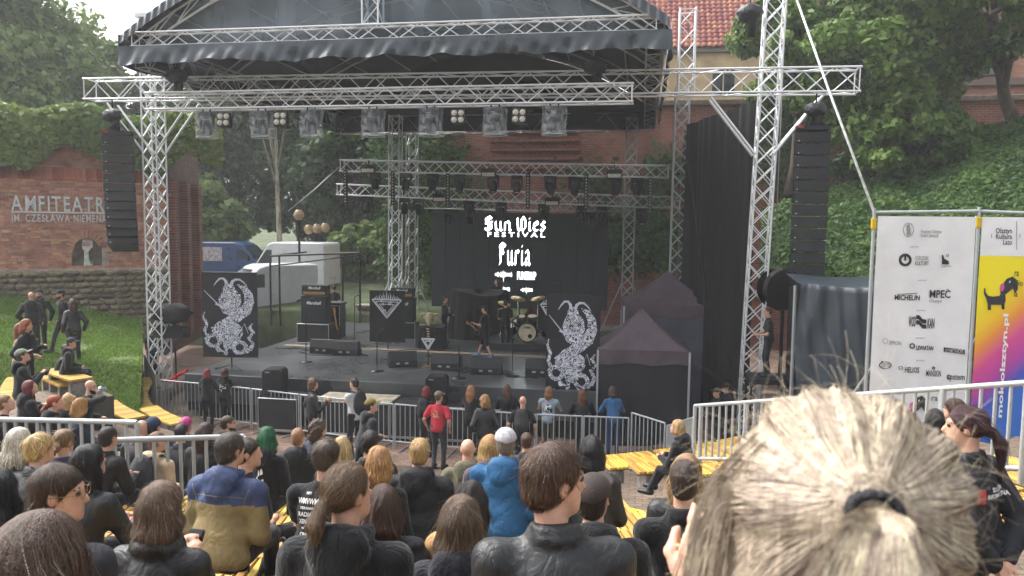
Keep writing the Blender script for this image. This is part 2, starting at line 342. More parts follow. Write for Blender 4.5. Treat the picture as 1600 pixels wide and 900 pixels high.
# old amphitheatre wall at the left
WA = PD(-70, 470, 25.6); WB = PD(262, 500, 29.0); WA.z = WB.z = 0
wu = (WB-WA).normalized(); wn_ = Vector((wu.y, -wu.x, 0)); WLEN = (WB-WA).length
WANG = math.atan2(wu.y, wu.x)
def PWL(px, py):
    r = ray(px, py); d = (WA-CC).dot(wn_)/r.dot(wn_); return CC+r*d
def wl_uv(px, py):
    p = PWL(px, py); return (p-WA).dot(wu), p.z
WBASE = 1.5; U1, ZSTONE = wl_uv(100, 420); ZTOP = wl_uv(100, 192)[1]; ZLEDGE = wl_uv(100, 281)[1]; ZL2 = wl_uv(100, 264)[1]
NU0, NZ0 = wl_uv(113, 416); NU1, _ = wl_uv(160, 416); _, NZ1 = wl_uv(136, 372)
wall = thing('brick_wall', 'old red brick wall carrying the raised grey AMFITEATR lettering', 'wall', WA, WANG)
def WLm(u, n, z): return WA+wu*u+wn_*n+Vector((0, 0, z))
WLM = Matrix.Translation(WA) @ Matrix.Rotation(WANG, 4, 'Z')     # local x along wall, -y towards the camera
m = MB(); zc = (ZLEDGE+WBASE)/2
# mortar core built round the niche opening
for (a, b, c, d) in ((-2, NU0, WBASE, ZLEDGE), (NU1, WLEN, WBASE, ZLEDGE), (NU0, NU1, WBASE, NZ0), (NU0, NU1, NZ1, ZLEDGE)):
    m.box(((a+b)/2, .35, (c+d)/2), (b-a, .7, d-c))
m.box(((WLEN-2)/2, .55, (ZLEDGE+ZTOP)/2), (WLEN+2, .6, ZTOP-ZLEDGE)); m.box(((NU0+NU1)/2, .6, (NZ0+NZ1)/2), (NU1-NU0, .1, NZ1-NZ0))
link('mortar_core', m.mesh('mortar_core'), MORT, wall, WLM)
bw, bh = .285, .098; spots = []
narch = lambda u, z: NU0-.1 < u < NU1+.1 and NZ0-.05 < z < NZ1+.12 - .25*((u-(NU0+NU1)/2)/((NU1-NU0)/2))**2
row = 0; z = ZSTONE
while z < ZTOP:
    u = -2+(.14 if row % 2 else 0)+random.uniform(-.02, .02)
    while u < WLEN-.05:
        hd = random.random() < .3; L_ = (.14 if hd else .275)
        if not narch(u, z) and not (ZLEDGE-.02 < z < ZL2+.1) and random.random() > .012:
            spots.append((u+L_/2, (0 if z < ZLEDGE else .25)-random.uniform(0, .022), z+.045, L_, random.uniform(.078, .088)))
        u += L_+.014
    z += bh; row += 1
cu_, cz_ = wl_uv(110, 330)
spots.sort(key=lambda s: (s[0]-cu_)**2*.4+(s[2]-cz_)**2)
bx = ubox(BRK, .04)
for (u, y, z, L_, h) in spots[:300]:
    o = link('brick', bx, None, wall, WLM @ Matrix.Translation((u, y, z)) @ Matrix.Diagonal((L_, .1, h, 1)))
m = MB(); at = []
for (u, y, z, L_, h) in spots[300:]: m.box((u, y, z), (L_, .1, h)); at += [random.random()]*6
me = m.mesh('bricks'); a = me.attributes.new('rnd', 'FLOAT', 'FACE'); a.data.foreach_set('value', at)
tag(link('bricks', me, BRKA, wall, WLM), kind='stuff')
for i in range(11):                          # arch voussoirs over the niche
    a = R(180-20-140*i/10); hw = (NU1-NU0)/2+.06; c = ((NU0+NU1)/2+hw*math.cos(a), -.03, NZ1-.42+.55*math.sin(a))
    link('brick', bx, None, wall, WLM @ Matrix.Translation(c) @ Matrix.Rotation(-(a-R(90)), 4, 'Y') @ Matrix.Diagonal((.1, .12, .26, 1)))
tn = int((WLEN+2)/.17)
TILE = mat('ledge_tile', 'b0654c', .8, 0, .25, 4, .3, 40, objrand=.25)
tm = ubox(TILE, .05); an = math.atan2(.28, ZL2-ZLEDGE)
for i in range(tn):                          # sloping tile course on the ledge
    link('tile', tm, None, wall, WLM @ Matrix.Translation((-2+i*.17+.085, .1, (ZLEDGE+ZL2)/2+.02)) @ Matrix.Rotation(-an, 4, 'X') @ Matrix.Diagonal((.158, .05, math.hypot(.3, ZL2-ZLEDGE)+.08, 1)))
# fieldstone plinth
m = MB(); m.box((WLEN/2-1, -.02, (WBASE+ZSTONE)/2), (WLEN+2, .3, ZSTONE-WBASE)); link('plinth_core', m.mesh('plinth_core'), MORT, wall, WLM)
nst = 0; rows = int((ZSTONE-WBASE)/.21)
stm = []
for k in range(6):
    bm = bmesh.new(); bmesh.ops.create_icosphere(bm, subdivisions=2, radius=.5)
    for v in bm.verts: v.co *= 1+random.uniform(-.13, .13); v.co.x = max(-.42, min(.42, v.co.x)); v.co.z = max(-.4, min(.4, v.co.z))
    me = bpy.data.meshes.new('stone'); bm.to_mesh(me); bm.free(); me.polygons.foreach_set('use_smooth', [True]*len(me.polygons)); stm.append(me)
    me.materials.append(mat('fieldstone', '8a7a68', .95, 0, .35, 3, .6, 20, objrand=.35, col2='5a5738'))
for r_ in range(rows):
    u = -2.0+random.random()*.2
    while u < WLEN:
        L_ = random.uniform(.24, .52)
        if u > -1.2: link('stone', stm[nst % 6], None, wall, WLM @ Matrix.Translation((u+L_/2, -.15-random.random()*.05, WBASE+.1+r_*.21)) @ Matrix.Diagonal((L_*1.15, .3, .25, 1))); nst += 1
        u += L_
# raised lettering, underline and second line
LETM = mat('zinc_letters', 'd4d7d7', .45, .1, .15, 8, .05)
def wall_text(txt, px0, px1, py0, py1, nm, sp=1.0):
    u0, z0 = wl_uv(px0, py1); u1, _ = wl_uv(px1, py1); _, z1 = wl_uv((px0+px1)/2, py0)
    n = len(txt); x = u0; adv = []
    for ch in txt:
        if ch == ' ': adv.append(None); continue
        me = text_mesh(ch, 1, .02, 'LEFT', .012); adv.append(me)
    ws = [(.35 if a is None else max(v.co.x for v in a.vertices)+.12) for a in adv]; k = (u1-u0)/sum(ws); H = (z1-z0)/.72
    for a, w_ in zip(adv, ws):
        if a is not None:
            link('letter', a, LETM, wall, WLM @ Matrix.Translation((x, -.07, z0)) @ Matrix.Rotation(R(90), 4, 'X') @ Matrix.Diagonal((k, H, 1.2, 1)))
        x += w_*k
wall_text('AMFITEATR', 18, 166, 306, 329, 'letter'); wall_text('IM. CZESŁAWA NIEMENA', 18, 168, 335, 346, 'letter')
u0, z0 = wl_uv(18, 331); u1, z1 = wl_uv(166, 331); block('underline', WLm((u0+u1)/2, .07, z0), (u1-u0, .04, .05), LETM, wall, RZ(WANG))
# niche figure
nf = thing('statue', 'small white modern figure standing in the arched wall niche', 'statue', WLm((NU0+NU1)/2+.02, -.2, NZ0), WANG)
m = MB(); m.prism([(-.13, 0), (.15, 0), (.16, .1), (.05, .16), (.03, .5), (.1, .6), (.17, .66), (.18, .95), (-.15, .98), (-.17, .62), (-.1, .55), (-.11, .2)], .3)
link('torso', m.mesh('torso', .02), mat('white_plaster', 'dcdcd8', .7), nf, local=True)
m = MB(); m.box((-.03, -.16, .78), (.22, .02, .14)); link('panel', m.mesh('panel'), mat('pink_panel', 'c98d8a', .6), nf, local=True)
m = MB(); m.box((.1, -.16, .22), (.06, .02, .3)); link('side_panel', m.mesh('panel'), mat('green_panel', '3f7a3c', .6), nf, local=True)
# return wall running back from the corner (dark, weathered)
WC = PD(316, 500, 34); WC.z = 0; wd = (WC-WB).normalized(); ang2 = math.atan2(wd.y, wd.x)
rw = thing('weathered_wall', 'dark weathered brick return wall behind the left speaker tower', 'wall', WB, ang2)
m = MB(); zt2 = PD(262, 232, 29).z; m.box(((WC-WB).length/2, .4, (zt2+WBASE)/2-.4), ((WC-WB).length, .8, zt2-WBASE+1.2)); link('masonry', m.mesh('masonry'), brickmat('weathered_brick', '7d5b4c', '5f463c', '6d645a'), rw, local=True)
m = MB()
for i in range(3): m.box((.5+i*1.7, -.12, (zt2+WBASE)/2-.8), (.5, .4, zt2-WBASE-.8), taper=.9)
link('buttress', m.mesh('buttress'), BRICKM, rw, local=True)
# ivy over the top of the left wall
RS = np.random.RandomState(3); n = 15000; u = RS.rand(n)*(WLEN+4)-2; q = RS.rand(n)
edge = .85+.25*np.sin(u*1.3)+.2*np.sin(u*3.1+1)+.9*np.exp(-((u-.6)/.8)**2)
z = ZTOP+.55*(1+.3*np.sin(u*2))-q*(edge+.9); nn = .2+.35*RS.rand(n)
P = np.array([tuple(WLm(a, b, 0)) for a, b in zip(u, nn-.25*(q < .35)*RS.rand(n)*5)]); P[:, 2] = z
iv = thing('ivy', 'yellowing green ivy hanging over the top of the AMFITEATR wall', 'ivy', WLm(WLEN/2, .2, ZTOP))
tag(link('foliage', leaves('foliage', P, .17, np.array(wn_)*1.0+np.array([0, 0, .6]), .6, np.clip(.5*RS.rand(n)+.5*(np.sin(u*.9)*.5+.5), 0, 1)), LF['turn'], iv), kind='stuff')
# lawn below the wall
LN = [PD(-30, 552, 20.5), PD(222, 574, 19.6), PD(-30, 452, 25.7), PD(222, 498, 27.6)]
def lawn(u, v):
    p = LN[0].lerp(LN[1], u).lerp(LN[2].lerp(LN[3], u), v); p.z += .05*math.sin(u*9+v*4); return p
m = MB(); m.grid(lawn, 16, 16); 
ed = [lawn(i/16, 0) for i in range(17)]; m.add([p for p in ed]+[Vector((p.x*.945, p.y*.945-.2, p.z-1.5)) for p in ed], [(i+1, i, i+17, i+18) for i in range(16)])
ed = [lawn(1, i/16) for i in range(17)]; m.add([p for p in ed]+[Vector((p.x, p.y, p.z-2)) for p in ed], [(i, i+1, i+18, i+17) for i in range(16)])
struct('lawn', m.mesh('lawn'), GRASS)
def lawnz(x, y):
    best = min(((lawn(i/20, j/20)-Vector((x, y, lawn(i/20, j/20).z))).length, lawn(i/20, j/20).z) for i in range(21) for j in range(21)); return best[1]
def lawn_all(u, v):
    p = lawn(u, max(0, v))
    if v < 0: q = Vector((p.x*.945, p.y*.945-.2, p.z-1.5)); p = p.lerp(q, -v/.35)
    return p
n = 38000; uu = RS.rand(n); vv = RS.rand(n)*1.3-.3
P = np.array([tuple(lawn_all(a, b)) for a, b in zip(uu, vv)]); P[:, 2] += .01
keep = (np.sin(P[:, 0]*1.9+P[:, 1]*.8)*np.sin(P[:, 1]*1.6-P[:, 0])+.6*RS.rand(n)) > -.35; P = P[keep]; n = len(P)
h = (.025+.035*RS.rand(n)); az = RS.rand(n)*6.28; dx = np.stack([np.cos(az), np.sin(az), 0*az], 1); lean = RS.normal(size=(n, 3))*.03; lean[:, 2] = 0
up = np.stack([0*h, 0*h, h], 1)
V = np.stack([P-dx*.02, P+dx*.02, P+up+lean], 1).reshape(-1, 3)
tag(link('grass', mesh_np('grass', V, np.arange(3*n).reshape(-1, 3), RS.rand(n)), LF['grass']), 'short bright green grass on the bank under the brick wall', 'grass', kind='stuff')
# ---------------------------------------------------------------- right hand backdrop: town wall, castle, ivy bank
TY = 36.0
tw = thing('town_wall', 'long red brick town wall running behind the stage and ivy bank', 'wall', (6, TY, 0))
x0, x1 = PY(668, 300, TY).x, 40; zt_ = PY(1120, 165, TY).z
m = MB(); m.box(((x0+x1)/2, TY+.5, zt_/2), (x1-x0, 1, zt_)); link('masonry', m.mesh('masonry'), BRICKM, tw)
m = MB(); m.box(((x0+x1)/2, TY+.4, zt_+.12), (x1-x0, 1.4, .24)); link('coping', m.mesh('coping', .03), mat('coping_stone', '6e5f52', .9, bump=.4), tw)
for px, py in ((906, 248), (962, 248), (1018, 250), (940, 286), (1318, 250), (1303, 293), (1232, 230)):
    p = PY(px, py, TY); block('putlog_hole', (p.x, TY-.002, p.z), (.28, .03, .16), BLKC, tw)
for k in range(6):                             # weathered projecting courses behind the screen
    p = PY(835, 192+k*14, TY); block('course', (p.x, TY-.06, p.z), (4.2, .16, .13), BRICKM, tw)
CY = 41.0
cs = thing('castle_wing', 'cream plastered castle wing under a red pantile roof', 'building', (2, CY, 0))
x0, x1 = PY(985, 100, CY).x, PY(1345, 100, CY).x; ze = PY(1130, 76, CY).z; cr_ = mat('cream_plaster', 'c3ad86', .9, 0, .15, 1.2, .3, 30)
m = MB(); m.box(((x0+x1)/2, CY+3, ze/2), (x1-x0, 6, ze)); link('wall', m.mesh('wall'), cr_, cs)
block('cornice', ((x0+x1)/2, CY-.12, ze-.08), (x1-x0+.4, .3, .22), mat('grey_gutter', '77736c', .6), cs)
p = PY(1130, 128, CY); w1 = block('window', (p.x, CY-.02, p.z), (1.1, .06, 1.3), mat('dark_glass', '20262c', .15), cs); 
for dx in (-.58, 0, .58): block('window_frame', (p.x+dx, CY-.05, p.z), (.07, .06, 1.4), mat('cream_frame', 'b5a588', .7), w1)
PT = mat('pantile', 'a9685a', .75, 0, .25, 5, .3, 40, objrand=.3); PTA = mat('pantile_mass', 'a9685a', .75, 0, .25, 2, .3, 40, attr=.3)
sl_ = R(48); rf_dir = Vector((0, math.cos(sl_), math.sin(sl_))); rn_ = Vector((0, -math.sin(sl_), math.cos(sl_)))
m = MB(); a = Vector((x0-.2, CY-.35, ze)); m.add([a, a+Vector((x1-x0+.4, 0, 0)), a+Vector((x1-x0+.4, 0, 0))+rf_dir*7, a+rf_dir*7], [(0, 1, 2, 3)])
rf = link('roof', m.mesh('roof'), mat('roof_batten', '5a4038', .9), cs)
tm_ = MB(); prof = [(-.15, 0), (-.1, .05), (-.04, .075), (.03, .06), (.08, .015), (.12, .0), (.15, .015)]
for j, (yy, dz) in enumerate(((0, .03), (.42, 0))): tm_.v += [(x, yy, z+dz) for x, z in prof]
for i in range(6): tm_.f.append([i, i+1, i+8, i+7]); tm_.m.append(0); tm_.sm.append(True)
tm_.v += [(x, 0, z+.0) for x, z in prof]
for i in range(6): tm_.f.append([14+i, 14+i+1, i+1, i]); tm_.m.append(0); tm_.sm.append(False)
TME = tm_.mesh('tile'); TME.materials.append(PT)
RM = Matrix(((1, 0, 0, a.x), (0, rf_dir.y, rn_.y, a.y), (0, rf_dir.z, rn_.z, a.z), (0, 0, 0, 1)))
tl = [(i, j) for j in range(19) for i in range(int((x1-x0+.4)/.29))]
tl.sort(key=lambda t: (t[0]*.29+x0-PY(1130, 40, CY).x)**2+(t[1]*.36-1.6)**2)
for i, j in tl[:300]: link('roof_tile', TME, None, rf, RM @ Matrix.Translation((.15+i*.29, j*.36+random.uniform(-.01, .01), .02)))
m = MB(); at = []
for i, j in tl[300:]:
    Mt = RM @ Matrix.Translation((.15+i*.29, j*.36, .02)); m.add([Mt @ Vector(v) for v in tm_.v], tm_.f, 0, True); at += [random.random()]*len(tm_.f)
me = m.mesh('roof_tiles'); q = me.attributes.new('rnd', 'FLOAT', 'FACE'); q.data.foreach_set('value', at); tag(link('roof_tiles', me, PTA, rf), kind='stuff')
cb = thing('brick_castle', 'pale red brick castle block above the wall at upper right', 'building', (20, CY, 0))
x2 = PY(1345, 100, CY).x; m = MB(); m.box(((x2+45)/2, CY+3, 9.5), (45-x2, 5.6, 19)); link('wall', m.mesh('wall'), BRICKL, cb)
p = PY(1540, 128, CY); block('ledge', ((x2+45)/2, CY+.1, p.z), (45-x2, .4, .35), mat('ledge_stone', '75655a', .9), cb)
p = PY(1535, 118, CY); block('green_board', (p.x-.8, CY+.14, p.z+.3), (3.4, .2, .55), mat('green_board', '5d6f63', .7), cb)
p = PY(1465, 40, CY); block('window', (p.x, CY+.18, p.z), (1.2, .06, 1.8), mat('dark_glass', '20262c', .15), cb)
# bank
BK = [PD(1190, 345, 31.5), PD(1640, 175, 27), PD(1190, 470, 21), PD(1640, 470, 18)]
def bank(u, v):
    p = BK[0].lerp(BK[1], u).lerp(BK[2].lerp(BK[3], u), v); p.z += .25*math.sin(u*11+v*5)*math.sin(v*7+u*3); return p
m = MB(); m.grid(bank, 20, 20); struct('bank', m.mesh('bank'), EARTH)
RS = np.random.RandomState(5); n = 75000; uu = RS.rand(n); vv = RS.rand(n)**1.1; P = np.array([tuple(bank(a, b)) for a, b in zip(uu, vv)])
cl = np.sin(P[:, 0]*2.1+P[:, 1]*.7)*np.sin(P[:, 1]*1.7-P[:, 0]*.5)+.6*np.sin(P[:, 0]*5.3)*np.sin(P[:, 1]*4.1); P[:, 2] += .12+.28*np.clip(cl, 0, 2)*RS.rand(n)+.18*RS.rand(n); P[:, 1] -= .15*RS.rand(n)
tag(link('ground_cover', leaves('ground_cover', P, .115, np.array([-.2, -.7, .8]), .75, np.clip(.3+.25*cl+.5*(RS.rand(n)-.3), 0, 1)), LF['ivy']), 'thick green ground cover on the bank right of the stage', 'ground cover', kind='stuff')
def ivy_patch(label, px, py, Y, rx, rz, n, lf='ivy', seed=1):
    rs = np.random.RandomState(seed); c = PY(px, py, Y); t = thing('ivy', label, 'ivy', c)
    k = rs.normal(size=(14, 2))*.5; i = rs.randint(14, size=n)
    P = np.stack([c.x+(k[i, 0]+rs.normal(size=n)*.25)*rx, Y-.12-.35*rs.rand(n), c.z+(k[i, 1]+rs.normal(size=n)*.22)*rz], 1)
    tag(link('foliage', leaves('foliage', P, .2, np.array([0, -1, .5]), .6), LF[lf], t), kind='stuff')
ivy_patch('ivy climbing the brick wall behind the stage left of the screen', 655, 300, TY, 2.6, 4.6, 9000, 'ivy', 1)
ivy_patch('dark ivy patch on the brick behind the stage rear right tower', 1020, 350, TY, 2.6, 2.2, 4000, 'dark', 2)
ivy_patch('ivy patch on the brick wall right of the stage tower', 1235, 200, TY, 1.6, 2.4, 4000, 'ivy', 3)
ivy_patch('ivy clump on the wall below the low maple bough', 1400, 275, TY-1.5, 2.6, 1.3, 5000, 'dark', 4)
# ================================================================== STAGE
def truss(name, label, cat, a, b, w, h, pieces=True, bay=None, parent=None, group=None, m=None, up=(0, 0, 1), rc=.026, rb=.015, tri=False, cross=False):
    """box truss: four chords and zig-zag lacing; every chord and lace its own piece when `pieces`"""
    a = Vector(a); b = Vector(b); ax = (b-a).normalized(); up = Vector(up); sd = ax.cross(up).normalized(); up = sd.cross(ax).normalized()
    m = m or ALU; t = parent or thing(name, label, cat, a, group=group)
    cs = [sd*(sx*w/2)+up*(sz*h/2) for sx, sz in ((-1, -1), (1, -1), (1, 1), (-1, 1))]; L_ = (b-a).length; n = max(2, round(L_/(bay or h*1.05)))
    mb = MB(); segs = []
    for i in range(4):
        c0, c1 = cs[i], cs[(i+1) % 4]
        for j in range(n):
            p0 = a+ax*(L_*j/n); p1 = a+ax*(L_*(j+1)/n); x, y = (c0, c1) if (j+i) % 2 else (c1, c0)
            segs.append((p0+x, p1+y))
            if cross: segs.append((p0+y, p1+x))
    for e in (0, 1):
        q = a.lerp(b, e)+ax*(.04 if e == 0 else -.04)
        for i in range(4): segs.append((q+cs[i], q+cs[(i+1) % 4]))
    if pieces:
        for c in cs: rod('chord', a+c, b+c, rc, m, t)
        for s_, e_ in segs: rod('brace', s_, e_, rb, m, t, 6)
    else:
        mc = MB()
        for c in cs: mc.tube([a+c, b+c], rc, 6)
        for s_, e_ in segs: mb.tube([s_, e_], rb, 5, cap=False)
        link('chords', mc.mesh('chords'), m, t); link('bracing', mb.mesh('bracing'), m, t)
    return t
DECK = 1.3
SY0, SY1 = 19.6, 33.0
sx0, sx1 = PZ(262, 592, DECK).x, PY(985, 500, 24).x+.8
DECKM = mat('stage_dance_floor', '484b4e', .3, 0, .3, .5, .12, 8, spec=.6)
st = thing('stage', 'low black stage deck with skirted front between the truss towers', 'stage', ((sx0+sx1)/2, SY0, 0))
m = MB(); m.box(((sx0+sx1)/2, (SY0+SY1)/2, DECK/2+.25), (sx1-sx0, SY1-SY0, DECK-.5)); link('deck', m.mesh('deck', .01), DECKM, st)
m = MB(); m.grid(lambda u, v: (sx0+.02+(sx1-sx0-.04)*u, SY0+.12+.05*math.sin(u*150)+.02*math.sin(u*61), .02+(DECK-.3)*v), 300, 1); link('skirt', m.mesh('skirt'), BLKC, st)
p0, p1 = PZ(440, 531, DECK), PZ(960, 592, DECK)
m = MB(); dv = (p1-p0).normalized(); nv = Vector((-dv.y, dv.x, 0)); Y_ = PZ(640, 552, DECK).y
m.add([(sx0+.4, Y_+.55, DECK+.004), (sx1-.2, Y_, DECK+.004), (sx1-.2, Y_+.32, DECK+.004), (sx0+.4, Y_+.87, DECK+.004)], [(0, 1, 2, 3)]); link('bare_board_strip', m.mesh('strip'), mat('bare_board', '96836f', .7, 0, .2, 2), st)
# ramp boards left of the deck
rb = thing('ramp', 'weathered plywood boards leaning by the stage left corner', 'ramp', PZ(225, 615, .1))
for k, (px, py, a) in enumerate(((214, 612, .1), (226, 640, .25))):
    c = PZ(px, py, .12); block('board', (c.x, c.y, .12+.02*k), (.9, 2.2, .05), WOODD, rb, RZ(R(28)) @ RX(R(4)))
# ---- PA towers and main beam
BY = 20.6
bl, br = PY(139, 141, BY), PY(1342, 126, BY-.4)
beam = truss('cross_beam', 'long silver box truss beam spanning both speaker towers', 'truss', bl, br, .5, .58, bay=.62)
tl0 = PY(226, 300, BY+.1); tr0 = PY(1199, 140, BY-.4); tr1 = PY(1172, 600, BY-.4)
TL = truss('truss_tower', 'silver truss tower carrying the left speaker array', 'truss', (tl0.x, BY+.62, .1), (tl0.x, BY+.62, PY(222, 22, BY).z), .46, .46, up=(0, 1, 0), bay=.5, group='speaker towers', cross=True)
TR = truss('truss_tower', 'bright silver truss tower carrying the right speaker array', 'truss', (tr1.x, BY-.05, .1), (tr0.x+.25, BY-.05, 14.2), .46, .46, up=(0, 1, 0), bay=.5, group='speaker towers', cross=True)
for t, x, z in ((TL, tl0.x, bl.z), (TR, tr0.x, br.z)):
    y = BY+(.62 if t is TL else -.05)
    for sgn in (-1, 1):
        for dy in (-.24, .24): rod('strut', (x+sgn*1.35, y+dy, z-.32), (x+sgn*.22, y+dy, z-1.75), .035, ALU, t)
    block('sleeve', (x, y, z), (.62, .62, .7), ALU_D, t); bpy.data.objects.remove(t.children[-1]) if False else None
    block('base_plate', (x if t is TL else tr1.x, y, .06), (1.0, 1.0, .08), BLKM, t)
p = TL.children[-1]
block('head_block', (tl0.x, BY+.62, PY(222, 20, BY).z+.06), (.75, .5, .12), ALU, TL)
for o in list(TL.children)+list(TR.children):
    if o.name.startswith('sleeve'): bpy.data.objects.remove(o)
# guy wires
def wire(label, a, b, r, mt=None):
    m = MB(); m.tube([a, Vector(a).lerp(Vector(b), .5)-Vector((0, 0, .05)), b], r, 6); o = link('guy_wire', m.mesh('guy_wire'), mt or ALU_D, None); tag(o, label, 'wire')
wire('taut pale strap running from beam top down to the banner scaffold', PY(1238, -20, BY), PD(1366, 332, 15.0), .028, mat('pale_strap', 'c8cac8', .6))
wire('thin steel wire hanging right of the right speaker tower', PY(1228, 0, BY), PY(1208, 470, BY), .012)
wire('cable slanting across the black side curtain', PY(1075, 250, 21), PY(1106, 470, 21), .02, BLKM)
wire('rope slanting down left of the rear lighting trusses', PY(533, 258, 28), PY(450, 330, 28), .02, ALU_D)
# ---- roof
RY0, RY1 = 18.0, 32.0
rl, rr = PY(192, 72, RY0), PY(1046, 42, RY0); RZ0 = (rl.z+rr.z)/2; rx0, rx1 = rl.x, rr.x; RH = 2.4
TARP = mat('roof_tarp', '333c44', .3, 0, .3, .8, .35, 3, spec=.6); TARPU = mat('roof_lining', '22282b', .6, 0, .3, 1, .3, 6)
def arch(u): return RZ0+.18+RH*(1-abs(2*u-1)**2.0)
roof = thing('stage_roof', 'arched dark tarpaulin stage roof with skirted silver truss frame', 'roof', ((rx0+rx1)/2, RY0, RZ0))
m = MB(); m.grid(lambda u, v: (rx0+(rx1-rx0)*u, RY0-.05+(RY1-RY0)*v, arch(u)+.03*math.sin(v*40)*math.sin(u*3.14)), 48, 40); ro = link('canopy', m.mesh('canopy'), TARPU, roof)
# rolled front hem of the canopy with its ribbed pleats
m = MB(); m.grid(lambda u, v: (rx0+(rx1-rx0)*u, RY0-.1-.08*v+.03*math.sin(u*420), arch(u)+.04-.42*v*(.6+.4*math.sin(3.14*u))+.015*math.sin(u*420)), 420, 3); link('front_hem', m.mesh('front_hem'), TARP, roof)
# clear gable sheet; pale streaks painted in for sky reflection and light coming through
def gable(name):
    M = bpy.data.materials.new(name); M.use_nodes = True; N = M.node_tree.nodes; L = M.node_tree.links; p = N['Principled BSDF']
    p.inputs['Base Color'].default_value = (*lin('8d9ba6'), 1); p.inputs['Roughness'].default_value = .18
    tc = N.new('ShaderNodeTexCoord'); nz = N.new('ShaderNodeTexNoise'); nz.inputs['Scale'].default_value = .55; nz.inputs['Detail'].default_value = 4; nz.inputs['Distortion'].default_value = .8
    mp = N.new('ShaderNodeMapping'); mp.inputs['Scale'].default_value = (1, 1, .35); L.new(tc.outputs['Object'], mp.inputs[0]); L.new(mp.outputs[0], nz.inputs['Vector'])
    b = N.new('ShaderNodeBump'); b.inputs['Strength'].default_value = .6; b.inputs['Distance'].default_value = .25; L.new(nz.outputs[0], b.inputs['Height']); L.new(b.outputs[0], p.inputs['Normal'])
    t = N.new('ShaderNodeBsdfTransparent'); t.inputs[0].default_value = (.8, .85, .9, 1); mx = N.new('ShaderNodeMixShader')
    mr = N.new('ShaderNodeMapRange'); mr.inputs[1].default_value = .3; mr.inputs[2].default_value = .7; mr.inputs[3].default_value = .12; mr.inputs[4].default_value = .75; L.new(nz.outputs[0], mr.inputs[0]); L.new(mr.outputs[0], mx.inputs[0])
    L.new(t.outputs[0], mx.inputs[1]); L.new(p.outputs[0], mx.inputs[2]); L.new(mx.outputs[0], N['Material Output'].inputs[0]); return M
m = MB(); m.grid(lambda u, v: (rx0+.1+(rx1-rx0-.2)*u, RY0+.42+.12*math.sin(u*7)*math.sin(v*5), RZ0+.1+(arch(u)-RZ0-.1)*v), 40, 8); link('gable_sheet', m.mesh('gable_sheet'), gable('gable_pvc_painted_sheen'), roof)
m = MB(); m.grid(lambda u, v: (rx0+.1+(rx1-rx0-.2)*u, RY1-.5+.05*math.sin(u*30), RZ0-.6+(arch(u)-RZ0+.55)*v), 40, 4); link('rear_gable', m.mesh('rear_gable'), TARPU, roof)
# front truss + front arch truss + king post
for y in (RY0,):
    truss('', '', '', (rx0+.25, y+.1, RZ0+.12), (rx1-.25, y+.1, RZ0+.12), .3, .34, parent=roof, bay=.5)
for k in range(14):
    u0, u1 = .03+.94*k/14, .03+.94*(k+1)/14
    q0 = Vector((rx0+(rx1-rx0)*u0, RY0+.25, arch(u0)-.5)); q1 = Vector((rx0+(rx1-rx0)*u1, RY0+.25, arch(u1)-.5))
    rod('arch_chord', q0, q1, .03, ALU, roof); rod('arch_chord', q0+Vector((0, 0, .36)), q1+Vector((0, 0, .36)), .03, ALU, roof)
    rod('arch_brace', q0, q1+Vector((0, 0, .36)), .016, ALU, roof); rod('arch_brace', q0, q0.lerp(q1, .5)+Vector((0, 0, .36)), .016, ALU, roof)
kx = PY(577, 30, RY0).x
truss('', '', '', (kx, RY0+.25, RZ0+.3), (kx, RY0+.25, RZ0+RH-.3), .4, .4, parent=roof, bay=.5, up=(0, 1, 0))
# rear arch, purlins, eave trusses under the canopy
for k in range(16):
    u0, u1 = k/16, (k+1)/16
    for y in (RY0+4.6, RY0+9.2, RY1-.2):
        if k % 1 == 0: rod('rear_arch', (rx0+(rx1-rx0)*u0, y, arch(u0)-.35), (rx0+(rx1-rx0)*u1, y, arch(u1)-.35), .035, ALU_D, roof); rod('rear_arch', (rx0+(rx1-rx0)*u0, y, arch(u0)-.08), (rx0+(rx1-rx0)*u1, y, arch(u1)-.08), .03, ALU_D, roof)
for k in range(1, 12):
    u = k/12; rod('purlin', (rx0+(rx1-rx0)*u, RY0+.3, arch(u)-.06), (rx0+(rx1-rx0)*u, RY1, arch(u)-.06), .03, ALU_D, roof)
for x in (rx0+.3, rx1-.3): truss('', '', '', (x, RY0+.3, RZ0-.15), (x, RY1, RZ0-.15), .4, .7, pieces=False, parent=roof, m=ALU_D, bay=.6)
truss('', '', '', (rx0+.3, RY1-.3, RZ0-.3), (rx1-.3, RY1-.3, RZ0-.3), .4, .7, pieces=False, parent=roof, m=ALU_D, bay=.6)
# hanging skirt along the front and the right eave, wavy
def skirt(u, v):
    fold = .05*math.sin(u*41+2*math.sin(u*13)+v*2)+.035*math.sin(u*97+3*math.sin(u*7)-v*3)+.02*math.sin(u*233+v*4); dr = .44+.03*math.sin(u*47+2*math.sin(u*11))+.02*math.sin(u*19+1)+.015*math.sin(u*131)
    return (rx0-.05+(rx1-rx0+.1)*u, RY0-.12+fold*v-.05*v, RZ0-.05-dr*v)
m = MB(); m.grid(skirt, 420, 8); link('front_skirt', m.mesh('front_skirt'), TARP, roof)
m = MB(); m.grid(lambda u, v: (rx1+.06+.05*math.sin(u*40)*v, RY0-.1+(RY1-RY0)*u, RZ0+.25-(.75+.06*math.sin(u*33))*v), 60, 4); link('side_skirt', m.mesh('side_skirt'), TARP, roof)
m = MB(); m.grid(lambda u, v: (rx0-.06+.05*math.sin(u*40)*v, RY0-.1+(RY1-RY0)*u, RZ0+.25-(.75+.06*math.sin(u*33))*v), 60, 4); link('side_skirt', m.mesh('side_skirt'), TARP, roof)
